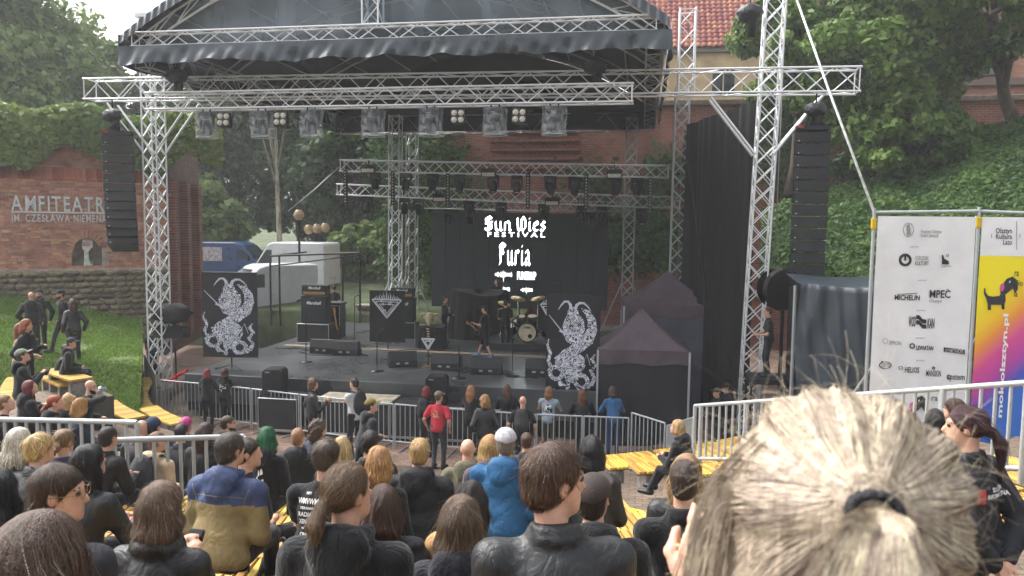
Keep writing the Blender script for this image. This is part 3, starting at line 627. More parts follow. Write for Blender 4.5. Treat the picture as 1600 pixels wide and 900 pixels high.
# lookout masts poking over the roof
p = PY(1075, 15, RY0+3); truss('roof_mast', 'short silver truss mast behind the roof right corner', 'truss', (p.x, RY0+3, RZ0-1.0), (p.x, RY0+3, p.z), .4, .4, up=(0, 1, 0), bay=.45)
# roof support towers
for lb, px, yy, pb in (('rear left roof tower nearer the lighting trusses', 617, 29.5, 460), ('rear left roof tower standing further back', 643, 33.2, 455), ('rear right roof tower left of the black tents', 980, 31.0, 470), ('right roof tower beside the black side curtain', 1056, 24.5, 440)):
    b_ = PY(px, 430, yy); truss('roof_tower', 'silver truss '+lb, 'truss', (b_.x, yy, .1), (b_.x+(.05), yy, RZ0-.2), .42, .42, up=(0, 1, 0), bay=.45, m=ALU if px < 630 else ALU_D, group='roof towers', cross=px > 900)
    t = [o for o in COL.objects if o.type == 'EMPTY'][-1]
    for sg in (-1, 1): rod('outrigger', (b_.x+sg*.2, yy-.1, DECK+2.0), (b_.x+sg*1.0, yy-.2, DECK+.05), .03, ALU_D, t)
# ---- front lighting truss
LY = 18.7
fa, fb = PY(234, 156, LY), PY(990, 150, LY); fa.z = fb.z = (fa.z+fb.z)/2
FT = truss('lighting_truss', 'front lighting truss hung below the roof skirt with covered lamps', 'truss', fa, fb, .4, .42, bay=.5)
CLEAR = see_through('clear_plastic_bag', 'dfe6ea', .16, .1, .14, 7)
LENS = mat('lens_glass', 'c9c4b5', .12, 0, .1, 9, 0)
def fixture_head(nm, lb, top, s=1.0, tilt=.4, bag=False, grp=None, yaw=0):
    t = thing(nm, lb, 'stage light', top, yaw, grp); M_ = lambda c: Matrix.Translation(c)
    m = MB(); m.box((0, 0, -.07*s), (.36*s, .26*s, .13*s)); link('base', m.mesh('base', .012), BLK, t, local=True)
    m = MB()
    for sx in (-1, 1): m.box((sx*.17*s, 0, -.27*s), (.05*s, .12*s, .32*s), taper=1)
    m.box((0, 0, -.15*s), (.38*s, .14*s, .04*s)); link('yoke', m.mesh('yoke', .008), BLK, t, local=True)
    m = MB(); Mh = Matrix.Translation((0, 0, -.36*s)) @ Matrix.Rotation(tilt, 4, 'X')
    m.lathe([(0, .16*s), (.1*s, .15*s), (.13*s, .06*s), (.135*s, -.1*s), (.12*s, -.2*s), (.105*s, -.23*s), (.1*s, -.2*s), (0, -.2*s)], 14, Mh); hd = link('head', m.mesh('head'), BLK, t, local=True)
    m = MB(); m.lathe([(0, -.215*s), (.095*s, -.212*s)], 14, Mh); link('lens', m.mesh('lens'), LENS, hd, local=True)
    m = MB()
    for sx in (-.1, .1): m.tube([(sx*s, 0, 0), (sx*s, 0, .1*s), (sx*s, .05*s, .14*s)], .02*s, 6)
    link('clamp', m.mesh('clamp'), BLKM, t, local=True)
    if bag:
        def cyl(u, v):
            a = u*6.2832; r_ = (.29+.02*math.sin(a*5+v*6)+.015*math.sin(a*11-v*9))*s; return (r_*math.cos(a), r_*math.sin(a)*.8, (.0-.66*v)*s)
        m = MB(); m.grid(cyl, 36, 8); link('rain_cover', m.mesh('rain_cover'), CLEAR, t, local=True)
        m = MB(); m.tube([cyl(i/24, 1) for i in range(25)], .012*s, 5, cap=False); link('cover_hem', m.mesh('cover_hem'), mat('clear_hem', 'aab2b6', .3), t, local=True)
    return t
def onF(px): 
    p = PY(px, 172, LY); return Vector((p.x, LY-.1, fa.z-.3))
nth = ['first', 'second', 'third', 'fourth', 'fifth', 'sixth', 'seventh']
for i, px in enumerate((326, 412, 489, 585, 675, 775, 867)):
    fixture_head('moving_head_light', f'moving head light in clear rain cover, {nth[i]} from left on the front truss', onF(px), 1.0, random.uniform(-.3, .3), True, 'covered lights on the front truss')
def blinder(lb, pos, tilt):
    t = thing('blinder_light', lb, 'stage light', pos, 0, 'four lamp blinders on the front truss'); Mr = Matrix.Rotation(tilt, 4, 'X')
    m = MB(); m.box((0, 0, -.22), (.36, .16, .36)); m.v = [tuple(Mr @ Vector(v)) for v in m.v]; link('housing', m.mesh('housing', .012), BLK, t, local=True)
    for sx in (-.085, .085):
        for sz in (-.305, -.135):
            m = MB(); m.lathe([(.075, -.01), (.06, .03), (0, .035)], 12, Mr @ Matrix.Translation((sx, -.085, sz)) @ Matrix.Rotation(R(90), 4, 'X')); link('lamp', m.mesh('lamp'), LENS, t, local=True)
for px, lb in ((355, 'four lamp blinder right of the first covered light'), (443, 'four lamp blinder between second and third covered lights'), (718, 'four lamp blinder between fifth and sixth covered lights'), (813, 'four lamp blinder between sixth and seventh covered lights')):
    blinder(lb, onF(px), -.15)
# ---- inner lighting trusses
HF = 'moving heads on the rear lighting trusses'; ordn = lambda i: ['first', 'second', 'third', 'fourth', 'fifth', 'sixth', 'seventh', 'eighth', 'ninth', 'tenth', 'eleventh'][i]
def inner(lb, p0, p1, Y, heads, key):
    a, b = PY(*p0, Y), PY(*p1, Y); t = truss('lighting_truss', lb, 'truss', a, b, .35, .38, pieces=False, m=ALU_D if key == 'lowest' else ALU, bay=.42, group='rear lighting trusses')
    for i, px in enumerate(heads):
        q = PY(px, p0[1]+(p1[1]-p0[1])*(px-p0[0])/(p1[0]-p0[0]), Y); q.z -= .2
        fixture_head('moving_head_light', f'black moving head light, {ordn(i)} from left under the {key} rear truss', q, 1.0, random.uniform(-.5, .5), grp=HF, yaw=random.uniform(-.6, .6))
inner('upper rear lighting truss across the stage with black lamps', (533, 259), (1046, 269), 25.5, (586, 634, 676, 718, 771, 808, 860, 898, 962, 996), 'upper')
inner('middle rear lighting truss across the stage with black lamps', (528, 296), (1064, 318), 27.0, (574, 632, 654, 733, 783, 850, 908, 941, 1003), 'middle')
inner('lowest rear lighting truss just above the video screen', (655, 318), (985, 324), 30.0, (700, 735, 925), 'lowest')
for i, (px, py) in enumerate(((540, 292), (614, 294), (700, 298), (825, 298), (916, 300), (1016, 306))):
    p = PY(px, py, 25.3); t = thing('pixel_strip', f'black vertical bar of white dots, {ordn(i)} from left between rear trusses', 'light bar', p, group='dotted light bars'); block('bar', (p.x, p.y, p.z), (.13, .08, 1.15), BLK, t)
    for k in range(11):
        m = MB(); m.lathe([(0, -.02), (.022, -.012), (.028, 0)], 8, Matrix.Translation((p.x, p.y-.045, p.z-.5+k*.1)) @ Matrix.Rotation(R(-90), 4, 'X')); link('dot', m.mesh('dot'), LENS, t)
for i, (px, py, Y) in enumerate(((576, 264, 25.3), (764, 270, 25.3), (960, 272, 25.3), (688, 309, 26.8), (863, 315, 26.8))):
    p = PY(px, py, Y); t = thing('strobe_light', ('pale fronted strobe bar ' + ['at the left end of the upper rear truss', 'at mid length of the upper rear truss', 'near the right end of the upper rear truss', 'left of centre on the middle rear truss', 'right of centre on the middle rear truss'][i]), 'strobe', p, group='strobe bars')
    block('housing', p, (.5, .2, .28), BLK, t); block('tube', p+Vector((0, -.11, -.06)), (.42, .03, .12), mat('strobe_tube', 'd8d6c4', .3), t); rod('hook', p+Vector((0, 0, .12)), p+Vector((0, 0, .3)), .02, BLKM, t)
# bagged chain motors and follow spots
BAG = mat('wrinkled_black_bag', '25232a', .45, 0, .3, 6, .9, 14)
def bagmesh(r, seed, sx=1, sz=1):
    rs = random.Random(seed); bm = bmesh.new(); bmesh.ops.create_icosphere(bm, subdivisions=3, radius=r)
    ph = [rs.random()*6 for _ in range(4)]
    for v in bm.verts:
        c = v.co.normalized(); f = 1+.1*math.sin(c.x*7+ph[0])*math.sin(c.z*9+ph[1])+.07*math.sin(c.y*13+c.z*11+ph[2]); v.co = Vector((c.x*r*f*sx, c.y*r*f, c.z*r*f*sz))
    me = bpy.data.meshes.new('bag'); bm.to_mesh(me); bm.free(); me.polygons.foreach_set('use_smooth', [True]*len(me.polygons)); return me
for i, (px, py, Y, s, lb) in enumerate(((276, 119, LY+.5, .24, 'bagged chain motor above the left end of the front truss'), (930, 104, LY+.3, .24, 'bagged chain motor above the right end of the front truss'), (176, 181, BY, .24, 'bagged chain motor over the left speaker array'),
        (1275, 172, BY-.4, .22, 'bagged chain motor over the right speaker array'), (1172, 20, BY-.4, .26, 'bagged chain motor hanging at the top of the right tower'))):
    p = PY(px, py, Y); t = thing('chain_motor', lb, 'hoist', p, group='bagged chain motors'); link('bag', bagmesh(s, i, 1.2, .85), BAG, t, Matrix.Translation(p))
    m = MB(); m.tube([p+Vector((.05, 0, 0)), p+Vector((.05, 0, -s*2.2))], [.13, .1], 8); link('chain_sack', m.mesh('sack'), BLKC, t)
    rod('chain', p, p+Vector((0, 0, 1.2 if i < 2 else .55)), .02, BLKM, t); 
# ---- line arrays
GRL = mat('speaker_grille', '26282b', .6, .2, .25, 3, .4, 260)
def array(lb, px, ptop, pbot, Y, n, curve, yaw):
    a = PY(px, ptop, Y); b = PY(px, pbot, Y); t = thing('line_array', lb, 'loudspeaker', a, yaw, 'hanging line arrays'); H = (a.z-b.z)/n; z = 0; y = 0; an = 0; W_ = .84
    for k in range(n):
        an = curve*(k/n)**2
        c = Vector((0, y, z)); Mr = Matrix.Translation(c) @ Matrix.Rotation(-an, 4, 'X'); h = H*.95
        m = MB(); m.add([Mr @ Vector(v) for v in [(-W_/2, -.05, -.01), (W_/2, -.05, -.01), (W_/2-.06, .62, -.05), (-W_/2+.06, .62, -.05), (-W_/2, -.05, -h), (W_/2, -.05, -h), (W_/2-.06, .62, -h+.06), (-W_/2+.06, .62, -h+.06)]], [(0, 1, 2, 3), (7, 6, 5, 4), (0, 4, 5, 1), (1, 5, 6, 2), (2, 6, 7, 3), (3, 7, 4, 0)])
        cb_ = link('cabinet', m.mesh('cabinet', .01), BLK, t, local=True)
        m = MB(); m.box(Mr @ Vector((0, -.065, -h/2)), (W_-.04, .02, h-.05), Mr.to_3x3()); link('grille', m.mesh('grille'), GRL, cb_, Mr*0 if False else Matrix(), local=True)
        m = MB(); m.box(Mr @ Vector((-W_/2+.1, -.08, -h+.05)), (.03, .01, .02), Mr.to_3x3()); link('badge', m.mesh('badge'), WHT, cb_, local=True)
        z -= H*math.cos(an); y -= -H*math.sin(an)
    m = MB(); m.box((0, .2, .08), (.8, .7, .1)); m.tube([(0, .2, .1), (0, .2, .55)], .04, 6); m.tube([(-.3, -.1, .1), (0, .2, .45), (.3, -.1, .1)], .02, 6); link('flying_frame', m.mesh('frame'), BLKM, t, local=True)
    m = MB(); m.box((-.3, -.16, .1), (.14, .02, .06)); link('tag', m.mesh('tag'), RED, t, local=True)
array('black curved line array hanging left of the left tower', 184, 212, 388, BY-.2, 12, R(32), R(28))
array('black straight line array hanging right of the right tower', 1270, 205, 432, BY-.5, 12, R(7), R(-4))
# ---- video screen
VY = 31.2
v0, v1 = PY(675, 332, VY), PY(948, 486, VY); scx, scz = (v0.x+v1.x)/2, (v0.z+v1.z)/2; sw, sh = v1.x-v0.x, v0.z-v1.z
scr = thing('video_screen', 'large dark video wall showing white band logos', 'screen', (scx, VY, v1.z))
block('frame', (scx, VY+.12, scz), (sw, .2, sh), BLKM, scr)
PANM = mat('led_panel', '24292b', .55, 0, .12, 30, .1, 90, objrand=.12)
nx_, nz_ = 12, 7
for i in range(nx_):
    for j in range(nz_): block('led_panel', (v0.x+sw*(i+.5)/nx_, VY, v1.z+sh*(j+.5)/nz_), (sw/nx_-.008, .06, sh/nz_-.008), PANM, scr)
GLOW = mat('lit_pixels', 'f2f6f8', .6, 0, 0, 5, 0, emit=1.1)
for i in (-.35, .0, .35): rod('leg', (scx+sw*i, VY+.3, DECK), (scx+sw*i, VY+.3, v1.z), .05, BLKM, scr)
def nib(strokes, w, ang=40):        # broad-nib lettering: each stroke is swept by a slanted pen edge
    m = MB(); e = Vector((math.cos(R(ang)), math.sin(R(ang)), 0))*w/2
    for s_ in strokes:
        for p, q in zip(s_[:-1], s_[1:]):
            p = Vector((*p, 0)); q = Vector((*q, 0)); d = (q-p)
            if d.length < 1e-6: continue
            pe = Vector((-d.y, d.x, 0)).normalized()*w*.13
            m.add([p-e-pe, p+e-pe, q+e-pe, q-e-pe], [(0, 1, 2, 3)]); m.add([p-e+pe, p+e+pe, q+e+pe, q-e+pe], [(0, 1, 2, 3)])
    return m
BL = {'S': [[(.75, .85), (.5, 1), (.15, .85), (.2, .6), (.7, .45), (.75, .15), (.4, 0), (.05, .15)], [(.1, .5), (.85, .62)], [(.45, .05), (.45, .95)]], 'F': [[(.25, .95), (.3, .1), (.1, 0)], [(.1, .85), (.45, 1), (.9, .88)], [(.15, .5), (.7, .55)], [(.55, .95), (.55, .55)]],
      'W': [[(.05, .9), (.12, .15), (.3, 0), (.45, .2), (.45, .85)], [(.45, .2), (.65, 0), (.85, .2), (.85, .75), (.6, 1)], [(0, .7), (.3, .95)]], 'u': [[(.12, .65), (.15, .1), (.35, 0), (.6, .12)], [(.6, .65), (.62, .1), (.75, 0)]],
      'n': [[(.12, 0), (.14, .6), (.05, .52)], [(.14, .5), (.4, .68), (.6, .5), (.6, .05), (.75, 0)]], 'i': [[(.1, .55), (.22, .65), (.22, .08), (.35, 0)], [(.18, .85), (.28, .9)]], 'e': [[(.55, .08), (.3, 0), (.1, .2), (.15, .55), (.4, .68), (.55, .5), (.15, .3)]],
      's': [[(.5, .58), (.3, .68), (.1, .5), (.5, .2), (.3, 0), (.05, .1)]], 'r': [[(.15, 0), (.18, .65), (.05, .55)], [(.2, .5), (.42, .68), (.55, .58)]], 'a': [[(.1, .58), (.35, .68), (.55, .5), (.55, .08), (.7, 0)], [(.55, .35), (.2, .3), (.1, .1), (.3, 0), (.55, .15)]]}
def blackletter(txt, px0, px1, pyt, pyb):
    a = PY(px0, pyb, VY); b = PY(px1, pyt, VY); x = 0; st_ = []
    for ch in txt:
        if ch == ' ': x += .4; continue
        st_ += [[(px_+x, py_) for px_, py_ in s_] for s_ in BL[ch]]; x += max(p_[0] for s_ in BL[ch] for p_ in s_)+.2
    k = (b.x-a.x)/x; h = (b.z-a.z)
    m = nib(st_, .17); m.v = [(v[0]*k, v[1]*h, v[2]) for v in m.v]
    link('lettering', m.mesh('lettering'), GLOW, scr, Matrix.Translation((a.x, VY-.04, a.z)) @ Matrix.Rotation(R(90), 4, 'X'))
blackletter('Sun Wies', 757, 855, 339, 360); blackletter('Furia', 779, 831, 381, 413)
def screen_text(t_, px0, px1, pyt, pyb, bold=.02, sp=1.0):
    me = text_mesh(t_, 1, 0, 'LEFT', bold, sp); xs = [v.co.x for v in me.vertices]; a = PY(px0, pyb, VY); b = PY(px1, pyt, VY)
    link('lettering', me, GLOW, scr, Matrix.Translation((a.x, VY-.04, a.z)) @ Matrix.Rotation(R(90), 4, 'X') @ Matrix.Diagonal(((b.x-a.x)/(max(xs)), (b.z-a.z)/.72, 1, 1)))
screen_text('FESTIVAL', 761, 852, 363.5, 369.5, .02, 1.5)
screen_text('FUNERUP', 808, 838, 425, 436, .05)
def spiky(px, py, w_, h_, seed):               # unreadable thorny band logo
    rs = random.Random(seed); c = PY(px, py, VY); m = MB(); n_ = 13
    for i in range(n_):
        x = (i/(n_-1)-.5)*w_; hh = h_*(.35+.65*rs.random())*(1-.3*abs(2*i/(n_-1)-1)); ww = w_/n_*rs.uniform(.35, .8); m.add([(x-ww, -hh*.2, 0), (x, -hh*(.5+.5*(i == n_//2)), 0), (x+ww, -hh*.15, 0), (x+rs.uniform(-.5, .5)*ww, hh*.6, 0)], [(0, 1, 2, 3)])
        if i % 2: m.add([(x-ww*2, hh*.1, 0), (x+ww*2, hh*.05, 0), (x+ww*2, hh*.05+h_*.09, 0), (x-ww*2, hh*.1+h_*.09, 0)], [(0, 1, 2, 3)])
    link('logo', m.mesh('logo'), GLOW, scr, Matrix.Translation((c.x, VY-.045, c.z)) @ Matrix.Rotation(R(90), 4, 'X'))
spiky(787, 429, .66, .36, 1); spiky(789, 452, .4, .3, 3); spiky(823, 453, .46, .24, 4)
# ---- black side curtains
MESHC = see_through('black_scrim', '101214', .965, .85, .03, 3)
def drape(label, tl_, tr_, zb, amp, n_=90, folds=22, mt=None, name='side_curtain'):
    tl_, tr_ = Vector(tl_), Vector(tr_); d = (tr_-tl_); nrm = Vector((d.y, -d.x, 0)).normalized()
    def f(u, v):
        p = tl_+d*u; a = amp*(.5+.5*v); q = p+nrm*(a*math.sin(u*folds+math.sin(u*9)*1.5+v*.8)+.4*a*math.sin(u*folds*2.7+2)); q.z = p.z+(zb-p.z)*v; return q
    m = MB(); m.grid(f, n_, 14); o = link(name, m.mesh(name), mt or MESHC); return tag(o, label, 'curtain')
a, b = PY(1074, 195, 23.5), PY(1180, 158, 20.9); drape('black see-through mesh curtain hanging between roof and right tower', a, b, .4, .1)
a, b = PY(1074, 200, 24.4), PY(1068, 190, 31.5); a.z = b.z = PY(1074, 195, 24).z; drape('dark mesh curtain closing the right side of the stage', a, b, .4, .08)
# ---- tents
TENT = mat('tent_canvas', '51454c', .75, 0, .2, 1.5, .35, 10); TENTW = mat('tent_wall', '201d22', .85, 0, .25, 1, .3, 14); TENTG = mat('grey_tent_wall', '4e4d5c', .8, 0, .2, 1, .3, 10)
def tent(lb, cx, cy, z0, w_, d_, hw, hp, yaw, wallm):
    t = thing('gazebo_tent', lb, 'tent', (cx, cy, z0), yaw, 'black gazebo tents')
    m = MB(); N_ = 14
    def rf(u, v):
        x, y = (u-.5)*w_, (v-.5)*d_; q = max(abs(2*u-1), abs(2*v-1)); e = min(1, abs(abs(2*u-1)-abs(2*v-1))*2)
        return (x, y, hw+hp*(1-q)**1.25-.07*e*q*(1-q)*4)
    m.grid(rf, N_*2, N_*2); link('canopy', m.mesh('canopy'), TENT, t, local=True)
    m = MB(); per = [(-1, -1), (1, -1), (1, 1), (-1, 1), (-1, -1)]
    for (ax_, ay_), (bx_, by_) in zip(per[:-1], per[1:]):
        m.grid(lambda u, v: ((ax_+(bx_-ax_)*u)*w_/2*1.01, (ay_+(by_-ay_)*u)*d_/2*1.01, hw+.02-(.36+.03*math.sin(u*13))*v), 14, 2)
    link('valance', m.mesh('valance'), TENT, t, local=True)
    for nm_, (ax_, ay_), (bx_, by_) in (('front_wall', (-1, -1), (1, -1)), ('side_wall', (1, -1), (1, 1)), ('side_wall', (-1, 1), (-1, -1)), ('back_wall', (1, 1), (-1, 1))):
        m = MB(); m.grid(lambda u, v: ((ax_+(bx_-ax_)*u)*w_/2*.97+.03*math.sin(u*17+v*3)*(by_ != ay_), (ay_+(by_-ay_)*u)*d_/2*.97+.03*math.sin(u*17+v*4)*(by_ == ay_), .02+(hw-.1)*v), 24, 6); link(nm_, m.mesh(nm_), wallm, t, local=True)
    for sx in (-1, 1):
        for sy in (-1, 1): block('leg', (sx*w_/2*.99, sy*d_/2*.99, hw/2), (.05, .05, hw), GALV, t, local=True)
p = PY(1008, 560, 19.6); tent('nearer small black gazebo tent with closed walls', p.x-.1, 20.4, .0, 2.3, 2.1, PY(1000, 548, 19.4).z, 1.0, R(3), TENTW)
p = PY(1045, 500, 23.5); tent('further black gazebo tent with grey side walls', p.x-.05, 23.6, .0, 2.7, 2.4, PY(1045, 478, 22.4).z, .95, R(3), TENTG)
# ================================================================== STAGE GEAR
CORN = mat('case_corner', 'b9bcbe', .35, .7, .1, 8, .05)
SILV = mat('silver_cloth', '8f8f88', .9); TOLEX = mat('amp_tolex', '17181b', .75, 0, .25, 6, .5, 200); GOLD = mat('gold_panel', 'b0904a', .35, .6)
SKIN_DRUM = mat('drum_head', 'd9cfae', .5, 0, .12, 3, .05); CHROME = mat('chrome', 'c9cccf', .15, .95, .05, 4, 0); BRASS = mat('cymbal_brass', 'b79a55', .3, .85, .1, 5, .05)
def onD(px, py): return PZ(px, py, DECK)
def case_box(t, c, d, nm='case', m=None, edge=True):
    o = block(nm, c, d, m or CASE, t, bev=.01); x, y, z = d[0]/2, d[1]/2, d[2]/2
    if edge:
        for sx in (-1, 1): rod('edge_trim', Vector(c)+Vector((sx*x, -y, -z)), Vector(c)+Vector((sx*x, -y, z)), .016, CORN, o, 6)
        for sz in (-1, 1): rod('edge_trim', Vector(c)+Vector((-x, -y, sz*z)), Vector(c)+Vector((x, -y, sz*z)), .016, CORN, o, 6)
    return o
def script_on(o, txt, c, size, m=None):
    me = text_mesh(txt, size, .002, 'CENTER', size*.02); me.transform(Matrix(((1, .25, 0, 0), (0, 1, 0, 0), (0, 0, 1, 0), (0, 0, 0, 1))))
    link('lettering', me, m or WHT, o, Matrix.Translation(Vector(c)) @ Matrix.Rotation(R(90), 4, 'X'))
def halfstack(lb, px, py, two=False, case=True, sc=1.0):
    p = onD(px, py); t = thing('guitar_amplifier', lb, 'amplifier', p, 0, 'amplifier stacks on stage'); z = p.z
    if case: case_box(t, (p.x, p.y+.3, z+.27*sc), (.95*sc, .6, .54*sc), 'flight_case'); z += .55*sc
    cab = block('cabinet', (p.x, p.y+.3, z+.39*sc), (.78*sc, .4, .78*sc), TOLEX, t, bev=.03)
    block('grille', (p.x, p.y+.095, z+.39*sc), (.7*sc, .02, .7*sc), GRL, cab); script_on(cab, 'Marshall', (p.x, p.y+.08, z+.55*sc), .13*sc); z += .8*sc
    if two: pass
    hd = block('amp_head', (p.x, p.y+.3, z+.15*sc), (.76*sc, .3, .29*sc), TOLEX, t, bev=.03); block('control_panel', (p.x, p.y+.14, z+.07*sc), (.66*sc, .02, .08*sc), GOLD, hd); script_on(hd, 'Marshall', (p.x, p.y+.14, z+.18*sc), .11*sc)
    return t
halfstack('guitar amplifier head and cabinet on a silver edged case, stage left', 489, 536, sc=1.25)
halfstack('amplifier stack directly right of the triangle emblem banner', 626, 530, sc=1.15)
# left side racks
p = onD(512, 527); t = thing('equipment_rack', 'black equipment rack with guitar leaning beside left amplifier', 'rack', p); case_box(t, (p.x+.1, p.y+.3, p.z+.6), (.75, .6, 1.2), 'rack_case'); block('lid', (p.x+.1, p.y+.3, p.z+1.26), (.85, .66, .1), CASE, t)
for k in range(4): block('drawer', (p.x+.1, p.y-.02, p.z+.2+k*.27), (.66, .03, .22), BLKM, t)
def guitar(lb, p, rot):
    t = thing('electric_guitar', lb, 'guitar', p); Mx = Matrix.Translation(p) @ rot.to_4x4()
    m = MB(); m.prism([(-.16, .05), (-.19, .2), (-.12, .3), (-.15, .42), (-.08, .44), (-.03, .36), (.03, .36), (.09, .46), (.14, .42), (.11, .3), (.19, .18), (.15, .04), (0, 0)], .05, Mx); link('body', m.mesh('body', .008), mat('guitar_black', '1a1716', .25), t)
    m = MB(); m.box(Mx @ Vector((0, -.03, .68)), (.05, .025, .66), Mx.to_3x3()); link('neck', m.mesh('neck'), mat('maple_neck', 'b9823f', .4), t)
    m = MB(); m.prism([(-.03, 1.0), (-.05, 1.17), (.04, 1.2), (.035, 1.0)], .025, Mx); link('headstock', m.mesh('headstock'), mat('maple_neck', 'b9823f', .4), t)
    m = MB(); m.box(Mx @ Vector((0, -.035, .2)), (.1, .02, .03), Mx.to_3x3()); link('bridge', m.mesh('bridge'), CHROME, t); return t
p = onD(530, 530); guitar('guitar with maple neck leaning on a stand, stage left', p, Matrix.Rotation(R(-14), 3, 'Y') @ RX(R(-10)))
# draped backline in the middle, drum riser
def drape_lump(lb, p, w_, d_, h_, seed, nm='draped_equipment'):
    t = thing(nm, lb, 'covered equipment', p); rs = random.Random(seed); ph = rs.random()*6
    def f(u, v):
        a = u*6.2832; c, s_ = math.cos(a), math.sin(a); k = max(abs(c), abs(s_)); q = .55+.45/k*.8; fl = 1+.1*v*math.sin(a*9+ph)+.05*math.sin(a*17+v*3)
        r_ = (v*2 if v < .5 else 1+.12*(v-.5)*2)
        return (c*w_/2*q*r_*(fl if v > .45 else 1), s_*d_/2*q*r_*(fl if v > .45 else 1), h_*(1+.06*math.sin(a*2+ph)) if v < .5 else h_*(1+.06*math.sin(a*2+ph))*(1-(v-.5)*2))
    m = MB(); m.grid(f, 60, 16); link('drape', m.mesh('drape'), BLKC, t, local=True); return t
p = onD(742, 533); drape_lump('large black cloth draped over backline behind the guitarist', p+Vector((0, .8, 0)), 2.2, 1.3, 1.75, 1)
p = onD(668, 546); drape_lump('black draped low stand carrying the animal skull prop', p+Vector((0, .5, 0)), 1.0, .8, .75, 2)
BONE = mat('bone', 'a99a78', .8, 0, .25, 8, .4, 40)
t = thing('animal_skull', 'bone coloured animal skull prop with hanging spine', 'skull', p+Vector((0, .3, .75)))
m = MB(); b0 = p+Vector((0, .3, .8)); m.tube([b0+Vector((0, 0, .42)), b0+Vector((0, -.05, .3)), b0+Vector((.02, -.14, .12)), b0+Vector((.02, -.2, 0))], [.1, .16, .11, .06], 10); link('cranium', m.mesh('cranium'), BONE, t)
for sx in (-1, 1):
    m = MB(); m.tube([b0+Vector((sx*.1, 0, .35)), b0+Vector((sx*.3, 0, .38)), b0+Vector((sx*.36, -.05, .22))], [.06, .05, .02], 8); link('horn', m.mesh('horn'), BONE, t)
for k in range(9): m = MB(); m.lathe([(0, -.03), (.055, -.02), (.055, .02), (0, .03)], 8, Matrix.Translation(b0+Vector((.03+.03*math.sin(k*.7), -.38, -.08-k*.085)))); link('vertebra', m.mesh('vertebra'), BONE, t)
# spare drum shells (cream heads)
for i, (px, py, r_, lb) in enumerate(((713, 501, .42, 'cream drum head standing upright behind the skull prop'), (720, 508, .5, 'round cream drum head beside the draped backline'))):
    p = PZ(px+(0 if i == 0 else -2), py, DECK+.5); t = thing('bass_drum', lb, 'drum', p+Vector((0, 0, -.5)), R(-20 if i else 15)); Md = Matrix.Translation((0, 0, .5)) @ Matrix.Rotation(R(90), 4, 'X')
    m = MB(); m.lathe([(r_, .02), (r_, -.4), (r_*.96, -.4)], 28, Md); link('shell', m.mesh('shell'), BLK, t, local=True)
    m = MB(); m.lathe([(0, .015), (r_*.95, .01)], 28, Md); link('drum_head', m.mesh('drum_head'), SKIN_DRUM, t, local=True)
    m = MB(); m.tube([(r_*math.cos(a/12*6.2832), -.02, .5+r_*math.sin(a/12*6.2832)) for a in range(13)], .02, 6, cap=False); link('hoop', m.mesh('hoop'), BLK, t, local=True)
# drum kit on riser
p = onD(815, 549); dk = thing('drum_kit', 'drum kit with cream TAMA bass drum on a low riser', 'drum kit', p)
block('riser', (p.x+.1, p.y+1.2, p.z+.12), (3.0, 2.4, .24), CASE, dk, bev=.01); zz = p.z+.24
kp = PY(824, 508, p.y+.5); Md = Matrix.Translation((kp.x, p.y+.5, zz+.34)) @ Matrix.Rotation(R(90), 4, 'X'); r_ = .33
m = MB(); m.lathe([(r_, .03), (r_, -.45)], 28, Md); link('bass_shell', m.mesh('bass_shell'), BLK, dk)
m = MB(); m.lathe([(0, .025), (r_*.94, .02)], 28, Md); kh = link('bass_head', m.mesh('bass_head'), SKIN_DRUM, dk)
m = MB(); m.lathe([(r_*.93, .02), (r_*.94, .05), (r_*1.04, .05), (r_*1.04, 0)], 28, Md); link('bass_hoop', m.mesh('bass_hoop'), BLK, dk)
me = text_mesh('TAMA', .1, .002, 'CENTER', .003); link('lettering', me, BLK, kh, Matrix.Translation((kp.x, p.y+.46, zz+.48)) @ Matrix.Rotation(R(90), 4, 'X'))
m = MB(); m.lathe([(0, .01), (.075, .01)], 14, Matrix.Translation((kp.x+.1, p.y+.465, zz+.22)) @ Matrix.Rotation(R(90), 4, 'X')); link('port_hole', m.mesh('port'), BLK, kh)
for dx, dy, z_, rr_, hh in ((-.28, .35, .85, .16, .24), (.12, .35, .87, .17, .26), (-.75, .8, .45, .22, .4), (.6, .7, .5, .2, .36), (-.45, .85, .62, .18, .16)):
    m = MB(); Mt = Matrix.Translation((kp.x+dx, p.y+.5+dy, zz+z_)) @ Matrix.Rotation(R(14), 4, 'X'); m.lathe([(0, 0), (rr_, 0), (rr_, -hh), (0, -hh)], 18, Mt); tm2 = link('tom', m.mesh('tom'), BLK, dk); m = MB(); m.lathe([(0, .006), (rr_*.95, .006)], 18, Mt); link('drum_head', m.mesh('head'), SKIN_DRUM, tm2)
for dx, dy, z_, rr_, tl_ in ((-.9, .5, 1.25, .24, 20), (-.45, .75, 1.42, .27, 14), (.25, .8, 1.45, .27, -12), (.7, .6, 1.3, .25, -22), (-1.0, .9, 1.0, .2, 3), (1.0, .9, 1.15, .29, -16)):
    q = Vector((kp.x+dx, p.y+.5+dy, zz)); Mt = Matrix.Translation(q+Vector((0, 0, z_))) @ Matrix.Rotation(R(tl_), 4, 'Y') @ Matrix.Rotation(R(12), 4, 'X')
    m = MB(); m.lathe([(0, .03), (.04, .022), (rr_, 0), (rr_, -.004), (.04, .018)], 20, Mt); cy_ = link('cymbal', m.mesh('cymbal'), BRASS, dk)
    m = MB(); m.tube([q, q+Vector((0, 0, z_))], .013, 6)
    for a in range(3): m.tube([q+Vector((0, 0, .35)), q+Vector((.28*math.cos(a*2.1), .28*math.sin(a*2.1), .01))], .012, 5)
    link('cymbal_stand', m.mesh('stand'), CHROME, cy_)
